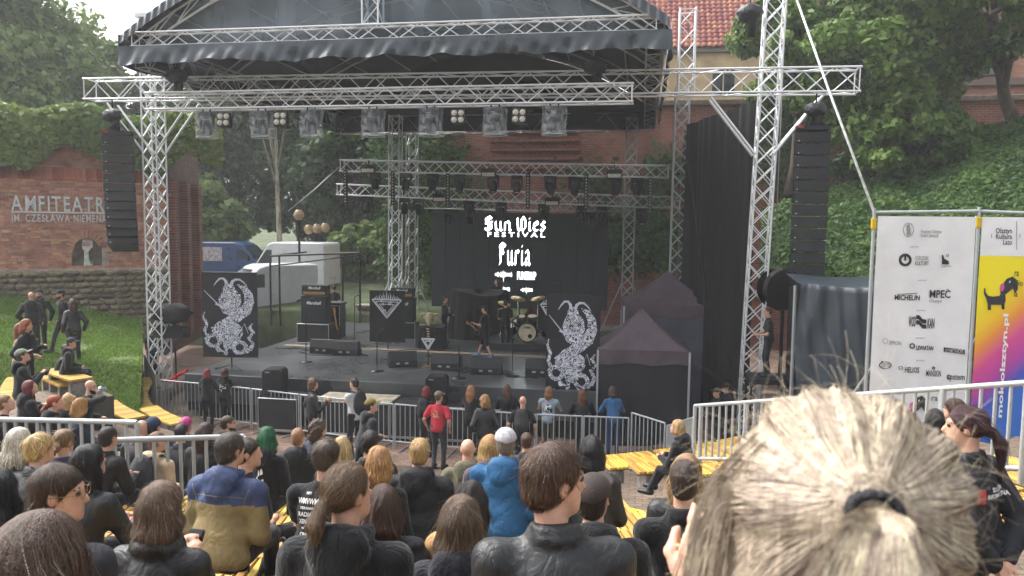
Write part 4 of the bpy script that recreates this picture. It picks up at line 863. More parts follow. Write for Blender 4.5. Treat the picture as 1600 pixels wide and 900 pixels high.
# wedges
def wedge(lb, px, py, w_=.72, yaw=0, green=False):
    p = onD(px, py); t = thing('monitor_wedge', lb, 'monitor speaker', p, yaw, 'floor monitors along the stage front'); 
    m = MB(); Mx = Matrix.Rotation(R(90), 4, 'Z')
    m.prism([(.0, 0), (.55, 0), (.55, .12), (.33, .44), (.1, .47), (0, .2)], w_, Mx); link('cabinet', m.mesh('cabinet', .012), BLK, t, local=True)
    # sloping grille faces the band (away from camera), handle and sockets on the back
    for sx in (-.18, .12): m = MB(); m.box((sx*w_, -.01, .12), (.1, .02, .05)); link('socket_plate', m.mesh('plate'), CORN, t, local=True)
    m = MB(); m.prism([(.05, .19), (.105, .44), (.09, .445), (.04, .2)], w_*.7, Mx); link('grille', m.mesh('grille'), GRL, t, local=True)
    if green: m = MB(); m.box((w_/2+.003, .42, .27), (.006, .06, .2)); link('tape', m.mesh('tape'), mat('green_tape', '4fae2e', .6), t, local=True)
WL = 'floor monitor wedge '
wedge(WL+'left one of the pair by the left mic stand', 502, 553, .82); wedge(WL+'right one of the pair by the left mic stand', 539, 556, .82, R(6), True)
wedge(WL+'at centre stage left of the small triangle sign', 630, 574, .85, R(25), True); wedge(WL+'right of the small triangle sign', 695, 579, .85); wedge(WL+'in front of the walking guitarist with green tape', 760, 586, .9, R(8), True); wedge(WL+'partly behind the right demon banner', 842, 588, .8)
def micstand(lb, px, pyb, pyt, boom=False, mic=True):
    p = onD(px, pyb); q = PY(px, pyt, p.y); t = thing('microphone_stand', lb, 'microphone stand', p, 0, 'microphone stands on stage')
    m = MB(); m.lathe([(0, .04), (.05, .04), (.2, .015), (.2, 0)], 16, Matrix.Translation(p)); link('base', m.mesh('base'), BLKM, t); rod('pole', p, q, .016, BLKM, t)
    if mic:
        d = Vector((.12, .25, .08)); m = MB(); m.tube([q, q+d*.3, q+d*.7, q+d], [.014, .016, .02, .036], 8); link('microphone', m.mesh('mic'), BLK, t)
micstand('mic stand in front of the left amplifier stack', 478, 566, 470); micstand('thin mic stand between the left amp and the emblem banner', 554, 547, 464); micstand('mic stand at centre stage front', 589, 580, 520); micstand('mic stand between two right floor monitors', 717, 591, 534); micstand('tall mic stand beside the drum kit', 801, 588, 500); 
# triangle sign
PR = mat('emblem_white', 'd5d6d8', .7, 0, .1, 8, 0)
def tri_emblem(t, c, w_, h_, nrm=(0, -1, 0), spikes=False):
    m = MB()
    for k, s_ in enumerate((1, .78, .5)):
        pts = [Vector((-w_/2*s_, 0, h_/2*s_)), Vector((w_/2*s_, 0, h_/2*s_)), Vector((0, 0, -h_/2*s_))]
        for i in range(3):
            a, b = pts[i], pts[(i+1) % 3]; d = (b-a).normalized(); n_ = Vector((-d.z, 0, d.x))*.012*(1.5 if k == 0 else 1); m.add([c+a-n_, c+b-n_, c+b+n_, c+a+n_], [(0, 1, 2, 3)])
    for k in range(9):
        rs = random.Random(k); a = Vector((rs.uniform(-.2, .2)*w_, 0, rs.uniform(-.1, .4)*h_)); b = a+Vector((rs.uniform(-.15, .15)*w_, 0, rs.uniform(-.2, .2)*h_)); d = (b-a).normalized(); n_ = Vector((-d.z, 0, d.x))*.012; m.add([c+a-n_, c+b-n_, c+b+n_, c+a+n_], [(0, 1, 2, 3)])
    if spikes:
        for k in range(15):
            x = (k/14-.5)*w_*.95; hh = h_*(.2+.35*(1-abs(2*k/14-1)))*(1 if k % 2 else .7); m.add([c+Vector((x-.02, 0, h_/2)), c+Vector((x+.02, 0, h_/2)), c+Vector((x*.8+.0, 0, h_/2+hh))], [(0, 1, 2)])
    link('emblem', m.mesh('emblem'), PR, t)
p = onD(669, 573); q = PY(669, 536, p.y); t = thing('emblem_sign', 'small black triangle sign with white rune on a stand', 'sign', p); m = MB(); m.lathe([(0, .04), (.2, .02), (.2, 0)], 16, Matrix.Translation(p)); link('base', m.mesh('base'), WOODD, t); rod('pole', p, q, .018, BLKM, t)
m = MB(); m.prism([(-.22, .14), (.22, .14), (0, -.24)], .03, Matrix.Translation(q)); link('panel', m.mesh('panel'), BLK, t); tri_emblem(t, q+Vector((0, -.02, -.03)), .4, .33)
# emblem banner (centre) and the second one half hidden on the right
p = onD(602, 546); q0, q1 = PY(577, 454, p.y), PY(633, 500, p.y); t = thing('emblem_banner', 'black hanging banner with white spiked triangle emblem at centre stage', 'banner', p)
c = (q0+q1)/2; m = MB(); m.grid(lambda u, v: (q0.x+(q1.x-q0.x)*u, p.y+.02*math.sin(u*8+v*2), p.z+.25+(q0.z-p.z-.25)*v), 16, 6); link('cloth', m.mesh('cloth'), BLKC, t); rod('pole', (c.x, p.y+.06, p.z), (c.x, p.y+.06, q0.z), .02, BLKM, t); rod('crossbar', (q0.x, p.y+.04, q0.z), (q1.x, p.y+.04, q0.z), .018, BLKM, t)
tri_emblem(t, Vector((c.x, p.y-.04, c.z-.12)), (q1.x-q0.x)*.82, .62, spikes=True)
p = onD(845, 560); q0 = PY(841, 470, p.y); t = thing('emblem_banner', 'black spiked emblem banner half hidden behind the right demon banner', 'banner', p); m = MB(); m.grid(lambda u, v: (q0.x+.95*u, p.y+.02*math.sin(u*8), p.z+.9+(q0.z-p.z-.9)*v), 10, 4); link('cloth', m.mesh('cloth'), BLKC, t); tri_emblem(t, Vector((q0.x+.45, p.y-.04, p.z+1.45)), .75, .62, spikes=True); rod('pole', (q0.x+.47, p.y+.05, p.z), (q0.x+.47, p.y+.05, q0.z), .02, BLKM, t)
# ---- demon banners
def engraving():
    M = bpy.data.materials.new('engraved_print'); M.use_nodes = True; N = M.node_tree.nodes; L = M.node_tree.links; p = N['Principled BSDF']; p.inputs['Roughness'].default_value = .75
    tc = N.new('ShaderNodeTexCoord'); nz = N.new('ShaderNodeTexNoise'); nz.inputs['Scale'].default_value = 8; nz.inputs['Detail'].default_value = 2; nz.inputs['Distortion'].default_value = 2.2
    ma = N.new('ShaderNodeMath'); ma.operation = 'MULTIPLY'; ma.inputs[1].default_value = 26; mb_ = N.new('ShaderNodeMath'); mb_.operation = 'SINE'
    rp = N.new('ShaderNodeValToRGB'); rp.color_ramp.elements[0].position = .38; rp.color_ramp.elements[1].position = .5; rp.color_ramp.elements[0].color = (.012, .012, .02, 1); rp.color_ramp.elements[1].color = (.62, .64, .72, 1)
    m3 = N.new('ShaderNodeMapRange'); m3.inputs[1].default_value = -1
    L.new(tc.outputs['Object'], nz.inputs['Vector']); L.new(nz.outputs[0], ma.inputs[0]); L.new(ma.outputs[0], mb_.inputs[0]); L.new(mb_.outputs[0], m3.inputs[0]); L.new(m3.outputs[0], rp.inputs[0]); L.new(rp.outputs[0], p.inputs['Base Color']); return M
ENG = engraving(); BCL = mat('banner_black', '15151d', .8, 0, .15, 2, .15, 60); BWH = mat('banner_white', 'b9bccb', .75, 0, .1, 12, 0)
def demon(t, M_, W_, H_):
    """horned robed figure over coiled serpents, in banner units: x 220..545, y 45..640"""
    X = lambda x: (x-382)/325*W_; Z = lambda y: (640-y)/595*H_
    sh = MB(); wh = MB(); lay = [0]
    def pl(m_, pts, y=0): lay[0] += 1; m_.add([M_ @ Vector((X(a), -.012-y-.0012*lay[0], Z(b))) for a, b in pts], [list(range(len(pts)))])
    def band(m_, pts, ws):
        lay[0] += 1; L_ = []; Rr = []
        for i, (a, b) in enumerate(pts):
            a0, b0 = pts[max(0, i-1)]; a1, b1 = pts[min(len(pts)-1, i+1)]; dx, dy = a1-a0, b1-b0; l = math.hypot(dx, dy) or 1; n_ = (-dy/l*ws[i]/2, dx/l*ws[i]/2); L_.append((a+n_[0], b+n_[1])); Rr.append((a-n_[0], b-n_[1]))
        vs = L_+Rr; n_ = len(L_); m_.add([M_ @ Vector((X(a), -.012-.0012*lay[0], Z(b))) for a, b in vs], [(i, i+1, n_+i+1, n_+i) for i in range(n_-1)])
    def ell(m_, cx, cy, rx, ry, n_=20): pl(m_, [(cx+rx*math.cos(i/n_*6.2832), cy+ry*math.sin(i/n_*6.2832)) for i in range(n_)])
    def ringb(cx, cy, r_, w_): band(sh, [(cx+r_*math.cos(i/18*6.2832), cy+r_*math.sin(i/18*6.2832)) for i in range(19)], [w_]*19)
    band(wh, [(368, 130), (364, 105), (350, 86), (328, 86), (308, 108), (290, 138)], [20, 18, 15, 13, 9, 3]); band(wh, [(396, 130), (402, 106), (420, 92), (446, 92), (468, 110), (490, 138)], [20, 18, 15, 13, 9, 3])
    band(sh, [(432, 126), (470, 150), (497, 195), (500, 250), (475, 310), (420, 360), (350, 400), (270, 437)], [8, 36, 50, 62, 74, 70, 50, 8])
    pl(sh, [(340, 175), (318, 230), (322, 285), (345, 330), (385, 350), (430, 320), (455, 250), (448, 195), (420, 165), (380, 155)]); ell(sh, 381, 160, 36, 42)
    pl(sh, [(330, 375), (296, 410), (272, 455), (290, 500), (325, 520), (345, 575), (358, 625), (372, 580), (405, 585), (440, 520), (462, 470), (450, 420), (405, 385)])
    band(wh, [(232, 170), (270, 215), (330, 285)], [4, 6, 7]); band(wh, [(300, 262), (345, 285), (420, 270)], [16, 14, 10]); band(wh, [(455, 440), (470, 400), (492, 470)], [3, 5, 3])
    band(sh, [(234, 318), (226, 360), (246, 405), (232, 450), (250, 490), (240, 520)], [5, 16, 20, 22, 24, 30]); band(sh, [(520, 398), (500, 430), (524, 465), (496, 500), (518, 545), (500, 590)], [10, 22, 24, 24, 24, 26])
    ringb(283, 525, 38, 26); ringb(440, 570, 38, 26); band(sh, [(300, 560), (312, 590), (345, 600)], [26, 22, 12]); band(sh, [(400, 560), (420, 600), (455, 605)], [18, 20, 12])
    for a, b, r_ in ((312, 588, 16), (356, 612, 14), (424, 606, 15), (482, 592, 17)): ell(sh, a, b, r_, r_*1.15)
    link('figure', sh.mesh('figure'), ENG, t); link('figure_detail', wh.mesh('figure_detail'), BWH, t)
def demon_banner(lb, pl_, pr_, pt, pb, Y, yaw, stand):
    a, b = PY(pl_, pb, Y), PY(pr_, pt, Y); W_ = (b.x-a.x)*1.03; H_ = b.z-a.z; c = Vector(((a.x+b.x)/2, Y, a.z)); t = thing('demon_banner', lb, 'banner', Vector((c.x, Y, stand)), yaw, 'tall demon banners at the stage sides')
    Mw = Matrix.Translation(c) @ Matrix.Rotation(yaw, 4, 'Z')
    m = MB(); m.box((0, .01, H_/2), (W_, .012, H_)); link('cloth', m.mesh('cloth'), BCL, t, Mw); demon(t, Mw, W_*.98, H_)
    for z in (0, H_): rod('bar', Mw @ Vector((-W_/2, .02, z)), Mw @ Vector((W_/2, .02, z)), .02, BLKM, t)
    rod('pole', Mw @ Vector((0, .06, stand-c.z)), Mw @ Vector((0, .06, H_)), .022, BLKM, t)
    for sx in (-1, 1): rod('foot', Mw @ Vector((0, .06, stand-c.z+.12)), Mw @ Vector((sx*.4, -.2, stand-c.z+.02)), .018, BLKM, t)
demon_banner('tall black banner with white horned demon at the stage left corner', 321, 398, 427, 556, 20.5, R(6), DECK)
demon_banner('tall black banner with white horned demon near the tents', 853, 938, 462, 611, SY0+.2, R(-4), DECK)
# ---- front of stage: subs, risers, sub on top
for i, px in enumerate((445, 532, 588, 648, 705, 770)):
    p = PY(px, 600, SY0-.62); lbs = ['leftmost', 'second', 'third', 'fourth', 'fifth', 'rightmost']
    t = thing('subwoofer', f'black subwoofer case on silver dolly below the stage front, {lbs[i]} of six', 'subwoofer', (p.x, SY0-.6, 0), 0, 'subwoofers under the stage front'); W_ = 1.08
    case_box(t, (p.x, SY0-.6, .56), (W_, .95, .82), 'cabinet'); block('grille', (p.x, SY0-1.085, .56), (W_-.1, .02, .72), GRL, t); block('dolly', (p.x, SY0-.6, .11), (W_, .9, .05), CORN, t)
    for sx in (-.4, .4):
        m = MB(); m.lathe([(0, -.02), (.045, -.02), (.045, .02), (0, .02)], 10, Matrix.Translation((p.x+sx, SY0-1.0, .045)) @ Matrix.Rotation(R(90), 4, 'Y')); link('caster', m.mesh('caster'), BLK, t)
    if i in (1, 2): block('top_board', (p.x, SY0-.6, .995), (W_-.05, .9, .04), mat('scuffed_plywood', 'b9ad96', .7, 0, .3, 5, .2, 20, col2='6e6a60'), t)
for px, py, lb in ((430, 600, 'black covered speaker standing on the subwoofers at left'), (683, 604, 'black covered speaker on the subwoofers behind the redhead')):
    p = PY(px, py, SY0-.6); p.z = 1.0; t = thing('front_fill_speaker', lb, 'loudspeaker', p, R(8), 'front fill speakers'); m = MB(); m.prism([(-.28, 0), (.28, 0), (.28, .62), (.2, .7), (-.2, .7), (-.28, .62)], .5); link('cover', m.mesh('cover', .02), BLKC, t, local=True); m = MB(); m.box((-.12, -.26, .62), (.12, .02, .025)); link('handle', m.mesh('handle'), CORN, t, local=True)
# covered desk left of the stage
p = PY(262, 545, 21.5); t = thing('covered_desk', 'black covered equipment on a stand behind the security guard', 'covered equipment', (p.x, 21.5, 0)); q = PY(268, 490, 21.5); link('cover', bagmesh(.5, 9, 1.25, .62), BLKC, t, Matrix.Translation(q)); rod('stand', (q.x+.1, 21.5, 0), (q.x+.1, 21.5, q.z), .03, BLKM, t); block('tray', (q.x+.05, 21.4, q.z-.55), (1.0, .4, .35), BLKC, t)
p = PY(290, 560, 20.6); t = thing('red_hand_truck', 'red folded cart lying beside the stage left corner', 'cart', (p.x, 20.4, .8))
rod('bar', (p.x-.3, 20.4, 1.0), (p.x+.2, 20.4, 1.25), .03, RED, t); rod('bar', (p.x-.3, 20.3, .95), (p.x+.2, 20.3, 1.2), .03, RED, t); rod('leg', (p.x+.1, 20.4, .7), (p.x+.16, 20.4, 1.2), .02, RED, t); block('platform', (p.x-.3, 20.35, .9), (.5, .3, .04), RED, t)
# stage cables
CAB = mat('black_rubber', '101112', .6)
rs = random.Random(4)
for i, (px, py) in enumerate(((430, 545), (455, 552), (600, 565), (720, 583), (560, 545))):
    p = onD(px, py); pts = [p+Vector((.35*k+.2*math.sin(k*1.3+i), .25*math.sin(k*.9+i*2), .015)) for k in range(9)]
    m = MB(); m.tube(pts, .014, 5); tag(link('cable', m.mesh('cable'), CAB), ['black cable snaking across the deck at far stage left', 'black cable on the deck in front of the left rack', 'black cable on the deck at centre stage front', 'black cable by the right floor monitors', 'black cable near the thin mic stand'][i], 'cable', 'stage cables')
# ================================================================== BARRIERS AND RAILINGS
def barrier(lb, a, b, h=1.12, n=None, m=None, solid=False, grp='crowd barriers along the pit', za=None, zb=None, name='crowd_barrier', r=.022, feet=True):
    a = Vector((a[0], a[1], za if za is not None else 0)); b = Vector((b[0], b[1], zb if zb is not None else 0)); m = m or GALV
    t = thing(name, lb, 'barrier', a, 0, grp); U = Vector((0, 0, 1)); n = n or max(3, round((b-a).length/.13))
    for z in (h, .18): rod('rail', a+U*z, b+U*z, r, m, t)
    for e in (a, b): rod('post', e+U*.02, e+U*h, r, m, t)
    for i in range(1, n): q = a.lerp(b, i/n); rod('baluster', q+U*.18, q+U*h, r*.62, m, t, 6)
    if solid:
        mm = MB(); mm.add([a+U*.2, b+U*.2, b+U*(h-.02), a+U*(h-.02)], [(0, 1, 2, 3)]); link('mesh_panel', mm.mesh('panel'), see_through('barrier_mesh', '8b9094', .6, .5, .1, 200), t)
    if feet:
        d = (b-a).normalized(); nrm = Vector((-d.y, d.x, 0))
        for e in (.2, .8): q = a.lerp(b, e); rod('foot', q-nrm*.35+U*.02, q+nrm*.35+U*.02, .02, m, t)
    return t
path = [(250, 19.4), (318, 19.2), (392, 18.9), (468, 18.5), (545, 18.2), (616, 18.0), (690, 17.85), (765, 17.75), (838, 17.7), (912, 17.75), (985, 17.8)]
bn = ['at the stage left corner', 'in front of the two women in black', 'right of the two women in black', 'left of the beer drinker', 'behind the white shirt man', 'left of the redhead', 'behind the red shirt', 'right of the red shirt', 'behind the denim vest', 'right end by the tents']
bp = [Vector((PY(px, 600, Y).x, Y, 0)) for px, Y in path]
for i in range(10): a, b = bp[i], bp[i+1]; d = (b-a)*.02; barrier('galvanised crowd barrier '+bn[i], a+d, b-d)
a = PZ(226, 562, 1.15); b = bp[0]; barrier('mesh filled barrier angled towards the left tower', (a.x, a.y), (b.x-.05, b.y-.1), 1.3, solid=True)
a = bp[-1]; b1 = PY(1040, 628, 17.0); b2 = PY(1084, 655, 14.8); barrier('barrier continuing right in front of the tent', (a.x+.05, a.y), (b1.x, 17.0), 1.25); barrier('barrier section leading up to the stair railing', (b1.x+.05, 16.95), (b2.x, 14.8), 1.2, zb=.75)
# stair railing on the right, rising towards the camera
a = PD(1086, 634, 12.5); b = PD(1605, 598, 7.6); barrier('long galvanised stair railing rising on the right', (a.x, a.y), (b.x, b.y), 1.05, n=34, za=a.z-1.05, zb=b.z-1.05, grp=None, name='stair_railing', r=.03, feet=False)
t = [o for o in COL.objects if o.type == 'EMPTY'][-1]
a0, b0 = Vector(a), Vector(b)
for i in range(5): q = a0.lerp(b0, (i+.15)/5); rod('stanchion', (q.x, q.y, q.z-1.5), (q.x, q.y, q.z), .035, GALV, t)
# railings inside the seating on the left
a, b = PD(-10, 655, 8.8), PD(214, 660, 8.6); barrier('grey painted railing in the seating at far left', (a.x, a.y), (b.x, b.y), .95, za=a.z-.95, zb=b.z-.95, grp='seating railings', name='seating_railing', r=.03, feet=False)
a, b = PD(176, 688, 7.6), PD(380, 682, 8.2); barrier('grey painted railing behind the beige hoodie man', (a.x, a.y), (b.x, b.y), .95, za=a.z-.95, zb=b.z-.95, grp='seating railings', name='seating_railing', r=.03, feet=False)
# ================================================================== BENCHES (curved rows of slatted seats)
bs = MB(); bs.box((0, 0, 0), (1, 1, 1)); SLAT = ubox(WOOD, .03); nb = 0
LEGM = mat('bench_steel', '5c5f61', .5, .4)
def bench(lb, r, th0, th1, z, w_=.44, grp='slatted seats on the terraces', sc=1.0):
    L_ = r*abs(th1-th0); n = max(6, round(L_/.072)); thm = (th0+th1)/2; o = thing('slatted_bench', lb, 'bench', polar(r, thm, z), thm, grp)
    for i in range(n):
        th = th0+(th1-th0)*(i+.5)/n; c = polar(r, th, z+.43)
        link('slat', SLAT, None, o, Matrix.Translation(c) @ Matrix.Rotation(th, 4, 'Z') @ Matrix.Diagonal((w_, .05, .045, 1)))
    for dr in (-.13, .13):
        m = MB(); m.tube([polar(r+dr, th0+(th1-th0)*k/6, z+.385) for k in range(7)], .022, 4); link('bearer', m.mesh('bearer'), LEGM, o)
    for f in (.15, .85): q = polar(r, th0+(th1-th0)*f, z); block('leg', q+Vector((0, 0, .18)), (.3, .14, .37), CONC, o, RZ(th0+(th1-th0)*f), bev=.02)
    return o
def rowz(k, th): return RISE*k+rise(th)*sm(k/4)
BR = lambda k: RIN+RUN*k+.58
words = {k: w for k, w in zip(range(1, 19), ('lowest', 'second', 'third', 'fourth', 'fifth', 'sixth', 'seventh', 'eighth', 'ninth', 'tenth', 'eleventh', 'twelfth', 'thirteenth', 'fourteenth', 'fifteenth', 'sixteenth', 'seventeenth', 'topmost'))}
def benches(k, degs, where):
    for i, (a, b) in enumerate(degs):
        bench(f'yellow slatted bench, {words[k]} terrace row, {where[i]}', BR(k), R(a), R(b), rowz(k, R((a+b)/2)))
for k, a0, n_ in ((2, -160, 3), (3, -157, 3), (4, -152, 3), (5, -146, 3), (6, -140, 2), (7, -134, 2)):
    st_ = math.degrees(2.1/BR(k)); benches(k, [(a0+i*(st_+.8), a0+i*(st_+.8)+st_) for i in range(n_)], ['left wing by the lawn', 'left wing middle', 'left wing nearer the camera'])
for k in range(9, 17):
    st_ = math.degrees(2.0/BR(k)); a0 = -93+(k-9)*1.0; n_ = 3 if k != 12 else 4
    benches(k, [(a0+i*(st_+.4), a0+i*(st_+.4)+st_) for i in range(n_)], ['far left in the middle block', 'left of centre in the middle block', 'right of centre in the middle block', 'right end of the middle block'])
for k in (4, 5, 6, 7, 9, 10, 11, 12, 13):
    st_ = math.degrees(1.5/BR(k)); a0 = -66+(k-4)*.45 if k < 8 else -62.5; n_ = 3 if k < 8 else 2
    benches(k, [(a0+i*(st_+.5), a0+i*(st_+.5)+st_) for i in range(n_)], ['right block next to the aisle', 'right block second', 'right block outer'])
# yellow anti-slip marks on the aisle
for i, (px, py) in enumerate(((1545, 893), (985, 797), (215, 520))):
    p = hit(px, py); o = block('step_marking', (p.x, p.y, p.z+.012), (.4, .07, .012), mat('yellow_paint', 'd9c400', .6), None, RZ(R([14, -20, 30][i]))); tag(o, ['bright yellow painted step mark at the lower right', 'yellow painted step mark beside the short-haired boy', 'yellow step mark by the left lawn'][i], 'step marking')
# ================================================================== SPONSOR SCAFFOLD, TARP BOX
VIN = mat('white_vinyl', 'e2e3e5', .5, 0, .05, 1.5, .35, 2.5); INK = mat('dark_ink', '23242b', .6, 0, .05, 5, 0); INKG = mat('grey_ink', '8d8f94', .6, 0, .05, 5, 0)
SD = 15.0; A0, A1 = PD(1366, 332, SD), PD(1530, 330, SD*.985); A2 = PD(1625, 334, SD*.97)
zb_ = .6; sc_ = thing('sponsor_scaffold', 'scaffold frame with white sponsor banner and rainbow banner', 'banner stand', (A0.x, A0.y, zb_))
for p in (A0, A1, A2): rod('pole', (p.x, p.y, zb_), (p.x, p.y, p.z+.08), .035, GALV, sc_); block('yellow_band', (p.x, p.y, p.z-.22), (.085, .085, .22), mat('yellow_band', 'd6b21c', .5), sc_, bev=.1)
for p, q in ((A0, A1), (A1, A2)): rod('top_rail', p, q, .032, GALV, sc_); rod('bottom_rail', (p.x, p.y, zb_+.2), (q.x, q.y, zb_+.2), .03, GALV, sc_); rod('rear_brace', p+Vector((0, 1.2, -4)), q+Vector((0, .1, -.1)), .025, GALV, sc_)
def frame_of(p, q):
    u = (q-p); u.z = 0; L_ = u.length; u.normalize(); n_ = Vector((u.y, -u.x, 0)); return Matrix(((u.x, -n_.x, 0, p.x), (u.y, -n_.y, 0, p.y), (0, 0, 1, 0), (0, 0, 0, 1))), L_
MA, LA = frame_of(A0, A1); MBn, LB = frame_of(A1, A2); zt3 = A0.z-.05
m = MB(); m.grid(lambda u, v: (.06+(LA-.12)*u, -.03+.008*math.sin(u*9+v*11), zb_+.25+(zt3-zb_-.27)*v), 12, 16); wb = link('white_banner', m.mesh('white_banner'), VIN, sc_, MA)
def rainbow():
    M = bpy.data.materials.new('rainbow_print'); M.use_nodes = True; N = M.node_tree.nodes; L = M.node_tree.links; p = N['Principled BSDF']; p.inputs['Roughness'].default_value = .45
    tc = N.new('ShaderNodeTexCoord'); sp = N.new('ShaderNodeSeparateXYZ'); L.new(tc.outputs['Object'], sp.inputs[0])
    a = N.new('ShaderNodeMath'); a.operation = 'MULTIPLY_ADD'; a.inputs[1].default_value = -.34; a.inputs[2].default_value = 1.5; L.new(sp.outputs[2], a.inputs[0])
    b = N.new('ShaderNodeMath'); b.operation = 'MULTIPLY_ADD'; b.inputs[1].default_value = .38; L.new(sp.outputs[0], b.inputs[0]); L.new(a.outputs[0], b.inputs[2])
    rp = N.new('ShaderNodeValToRGB'); cr = rp.color_ramp; els = [(.12, 'e8d80c'), (.3, 'e8c21a'), (.44, 'e08a3a'), (.58, 'd04a8e'), (.74, 'b0429c'), (.88, '4a55b5'), (1, '3b6fc4')]
    while len(cr.elements) < len(els): cr.elements.new(.5)
    for e, (po, c) in zip(cr.elements, els): e.position = po; e.color = (*lin(c), 1)
    L.new(b.outputs[0], rp.inputs[0]); L.new(rp.outputs[0], p.inputs['Base Color']); return M
zsp = PD(1560, 400, SD*.98).z
m = MB(); m.grid(lambda u, v: (.05+(LB-.08)*u, -.03+.008*math.sin(u*7+v*9), zsp+(zt3-zsp-.02)*v), 8, 4); link('banner_head', m.mesh('banner_head'), VIN, sc_, MBn)
m = MB(); m.grid(lambda u, v: (.05+(LB-.08)*u, -.03+.008*math.sin(u*7+v*9), zb_+.25+(zsp-zb_-.25)*v), 8, 12); cb2 = link('rainbow_banner', m.mesh('rainbow_banner'), rainbow(), sc_, MBn)
def onA(px, py, M_=None):            # pixel -> local (x, z) on a banner plane
    M_ = M_ or MA; o = M_.to_translation(); n_ = Vector((M_[0][1], M_[1][1], 0)); r = ray(px, py); p = CC+r*((o-CC).dot(n_)/r.dot(n_)); q = M_.inverted() @ p; return q.x, q.z
def btxt(t_, px0, px1, pyt, pyb, m_=None, M_=None, par=None, bold=.01, rot=0):
    me = text_mesh(t_, 1, 0, 'LEFT', bold); x0_, z0_ = onA(px0, pyb, M_); x1_, z1_ = onA(px1, pyt, M_); W_ = max(v.co.x for v in me.vertices); hh = .72
    if rot: k = Matrix.Translation((x1_, -.046, z0_)) @ Matrix.Rotation(R(90), 4, 'X') @ Matrix.Rotation(R(90), 4, 'Z') @ Matrix.Diagonal(((z1_-z0_)/W_, (x1_-x0_)/hh, 1, 1))
    else: k = Matrix.Translation((x0_, -.046, z0_)) @ Matrix.Rotation(R(90), 4, 'X') @ Matrix.Diagonal(((x1_-x0_)/W_, (z1_-z0_)/hh, 1, 1))
    link('lettering', me, m_ or INK, par or wb, (M_ or MA) @ k)
def bpoly(pts, m_=None, M_=None, par=None, nm='logo', lift=0):
    m = MB(); m.add([(lambda q: (q[0], -.046-lift, q[1]))(onA(a, b, M_)) for a, b in pts], [list(range(len(pts)))]); link(nm, m.mesh(nm), m_ or INK, par or wb, M_ or MA)
def bring(cx, cy, r_, w_, m_=None, a0=0, a1=360, M_=None, par=None, ry=None):
    m = MB(); n_ = 24; vs = []
    for i in range(n_+1):
        a = R(a0+(a1-a0)*i/n_)
        for rr_ in (r_-w_/2, r_+w_/2): x, z = onA(cx+rr_*math.cos(a), cy-rr_*(ry or 1)*math.sin(a), M_); vs.append((x, -.047, z))
    m.add(vs, [(2*i, 2*i+1, 2*i+3, 2*i+2) for i in range(n_)]); link('logo', m.mesh('logo'), m_ or INK, par or wb, M_ or MA)
bring(1418, 359, 8, 1, INKG, ry=1.3); bpoly([(1415, 352), (1420, 350), (1422, 366), (1416, 368)], INKG); btxt('Prezydent Olsztyna', 1437, 1470, 359, 364, INKG); btxt('Robert Szewczyk', 1437, 1465, 365, 370, INKG)
bring(1413, 406, 8, 4.2); bpoly([(1411.4, 396), (1414.6, 396), (1414.6, 407), (1411.4, 407)]); btxt('OŚRODEK', 1428, 1450, 400, 406, INKG); btxt('KULTURY', 1428, 1450, 408, 414)
bpoly([(1470, 398), (1472, 398), (1474, 404), (1481, 408), (1481, 413), (1470, 413)]); bring(1479, 399, 1.6, .9); btxt('OLSZTYN', 1468, 1484, 414.5, 417, INKG)
btxt('MICHELIN', 1396, 1436, 461, 468, bold=.03); bpoly([(1400, 459), (1432, 457), (1432, 459), (1400, 460.5)], INKG)
btxt('MPEC', 1450, 1484, 453, 464.5, bold=.02); btxt('Olsztyn', 1450, 1470, 467, 472, INKG); bring(1479, 453.5, 1.8, .8)
btxt('WOD', 1418, 1430, 494, 509, bold=.03); btxt('KAN', 1447, 1459, 497, 512, bold=.03)
for k in range(2): bpoly([(1430, 492+8*k), (1435, 492+8*k), (1440, 498+8*k), (1446, 499+8*k), (1446, 505+8*k), (1440, 505+8*k), (1434, 498.5+8*k), (1430, 498+8*k)])
bring(1382, 532, 4, .8, INKG); btxt('IPPON', 1388, 1407, 532, 538, INKG); bring(1424, 540, 3.4, 2); btxt('LEWIATAN', 1430, 1457, 540, 546, bold=.03)
bpoly([(1473, 542), (1506, 546), (1506, 553), (1473, 549)]); btxt('REMONDIS', 1475, 1504, 545, 551, WHT)
bring(1382, 570, 9, 1.8, ry=.6); btxt('LOTTO', 1376, 1389, 567, 573); bpoly([(1377, 563), (1379, 565), (1377, 567), (1375, 565)])
bring(1406, 574, 3, 1.1, ry=.8); btxt('HELIOS', 1412, 1435, 573, 581, bold=.02); btxt('MANSKIN', 1445, 1469, 578, 587); bring(1457, 574.5, 1.8, 1.6); btxt('apstem', 1478, 1506, 583, 592); bring(1481, 588, 3, 1)
for px, py in ((1428, 385), (1440, 437), (1438, 484), (1437, 527), (1437, 562)): btxt('partner', px-7, px+7, py-1, py+1.4, INKG)
PINK = mat('pink_ink', 'd0449a', .5, 0, .05, 5, 0)
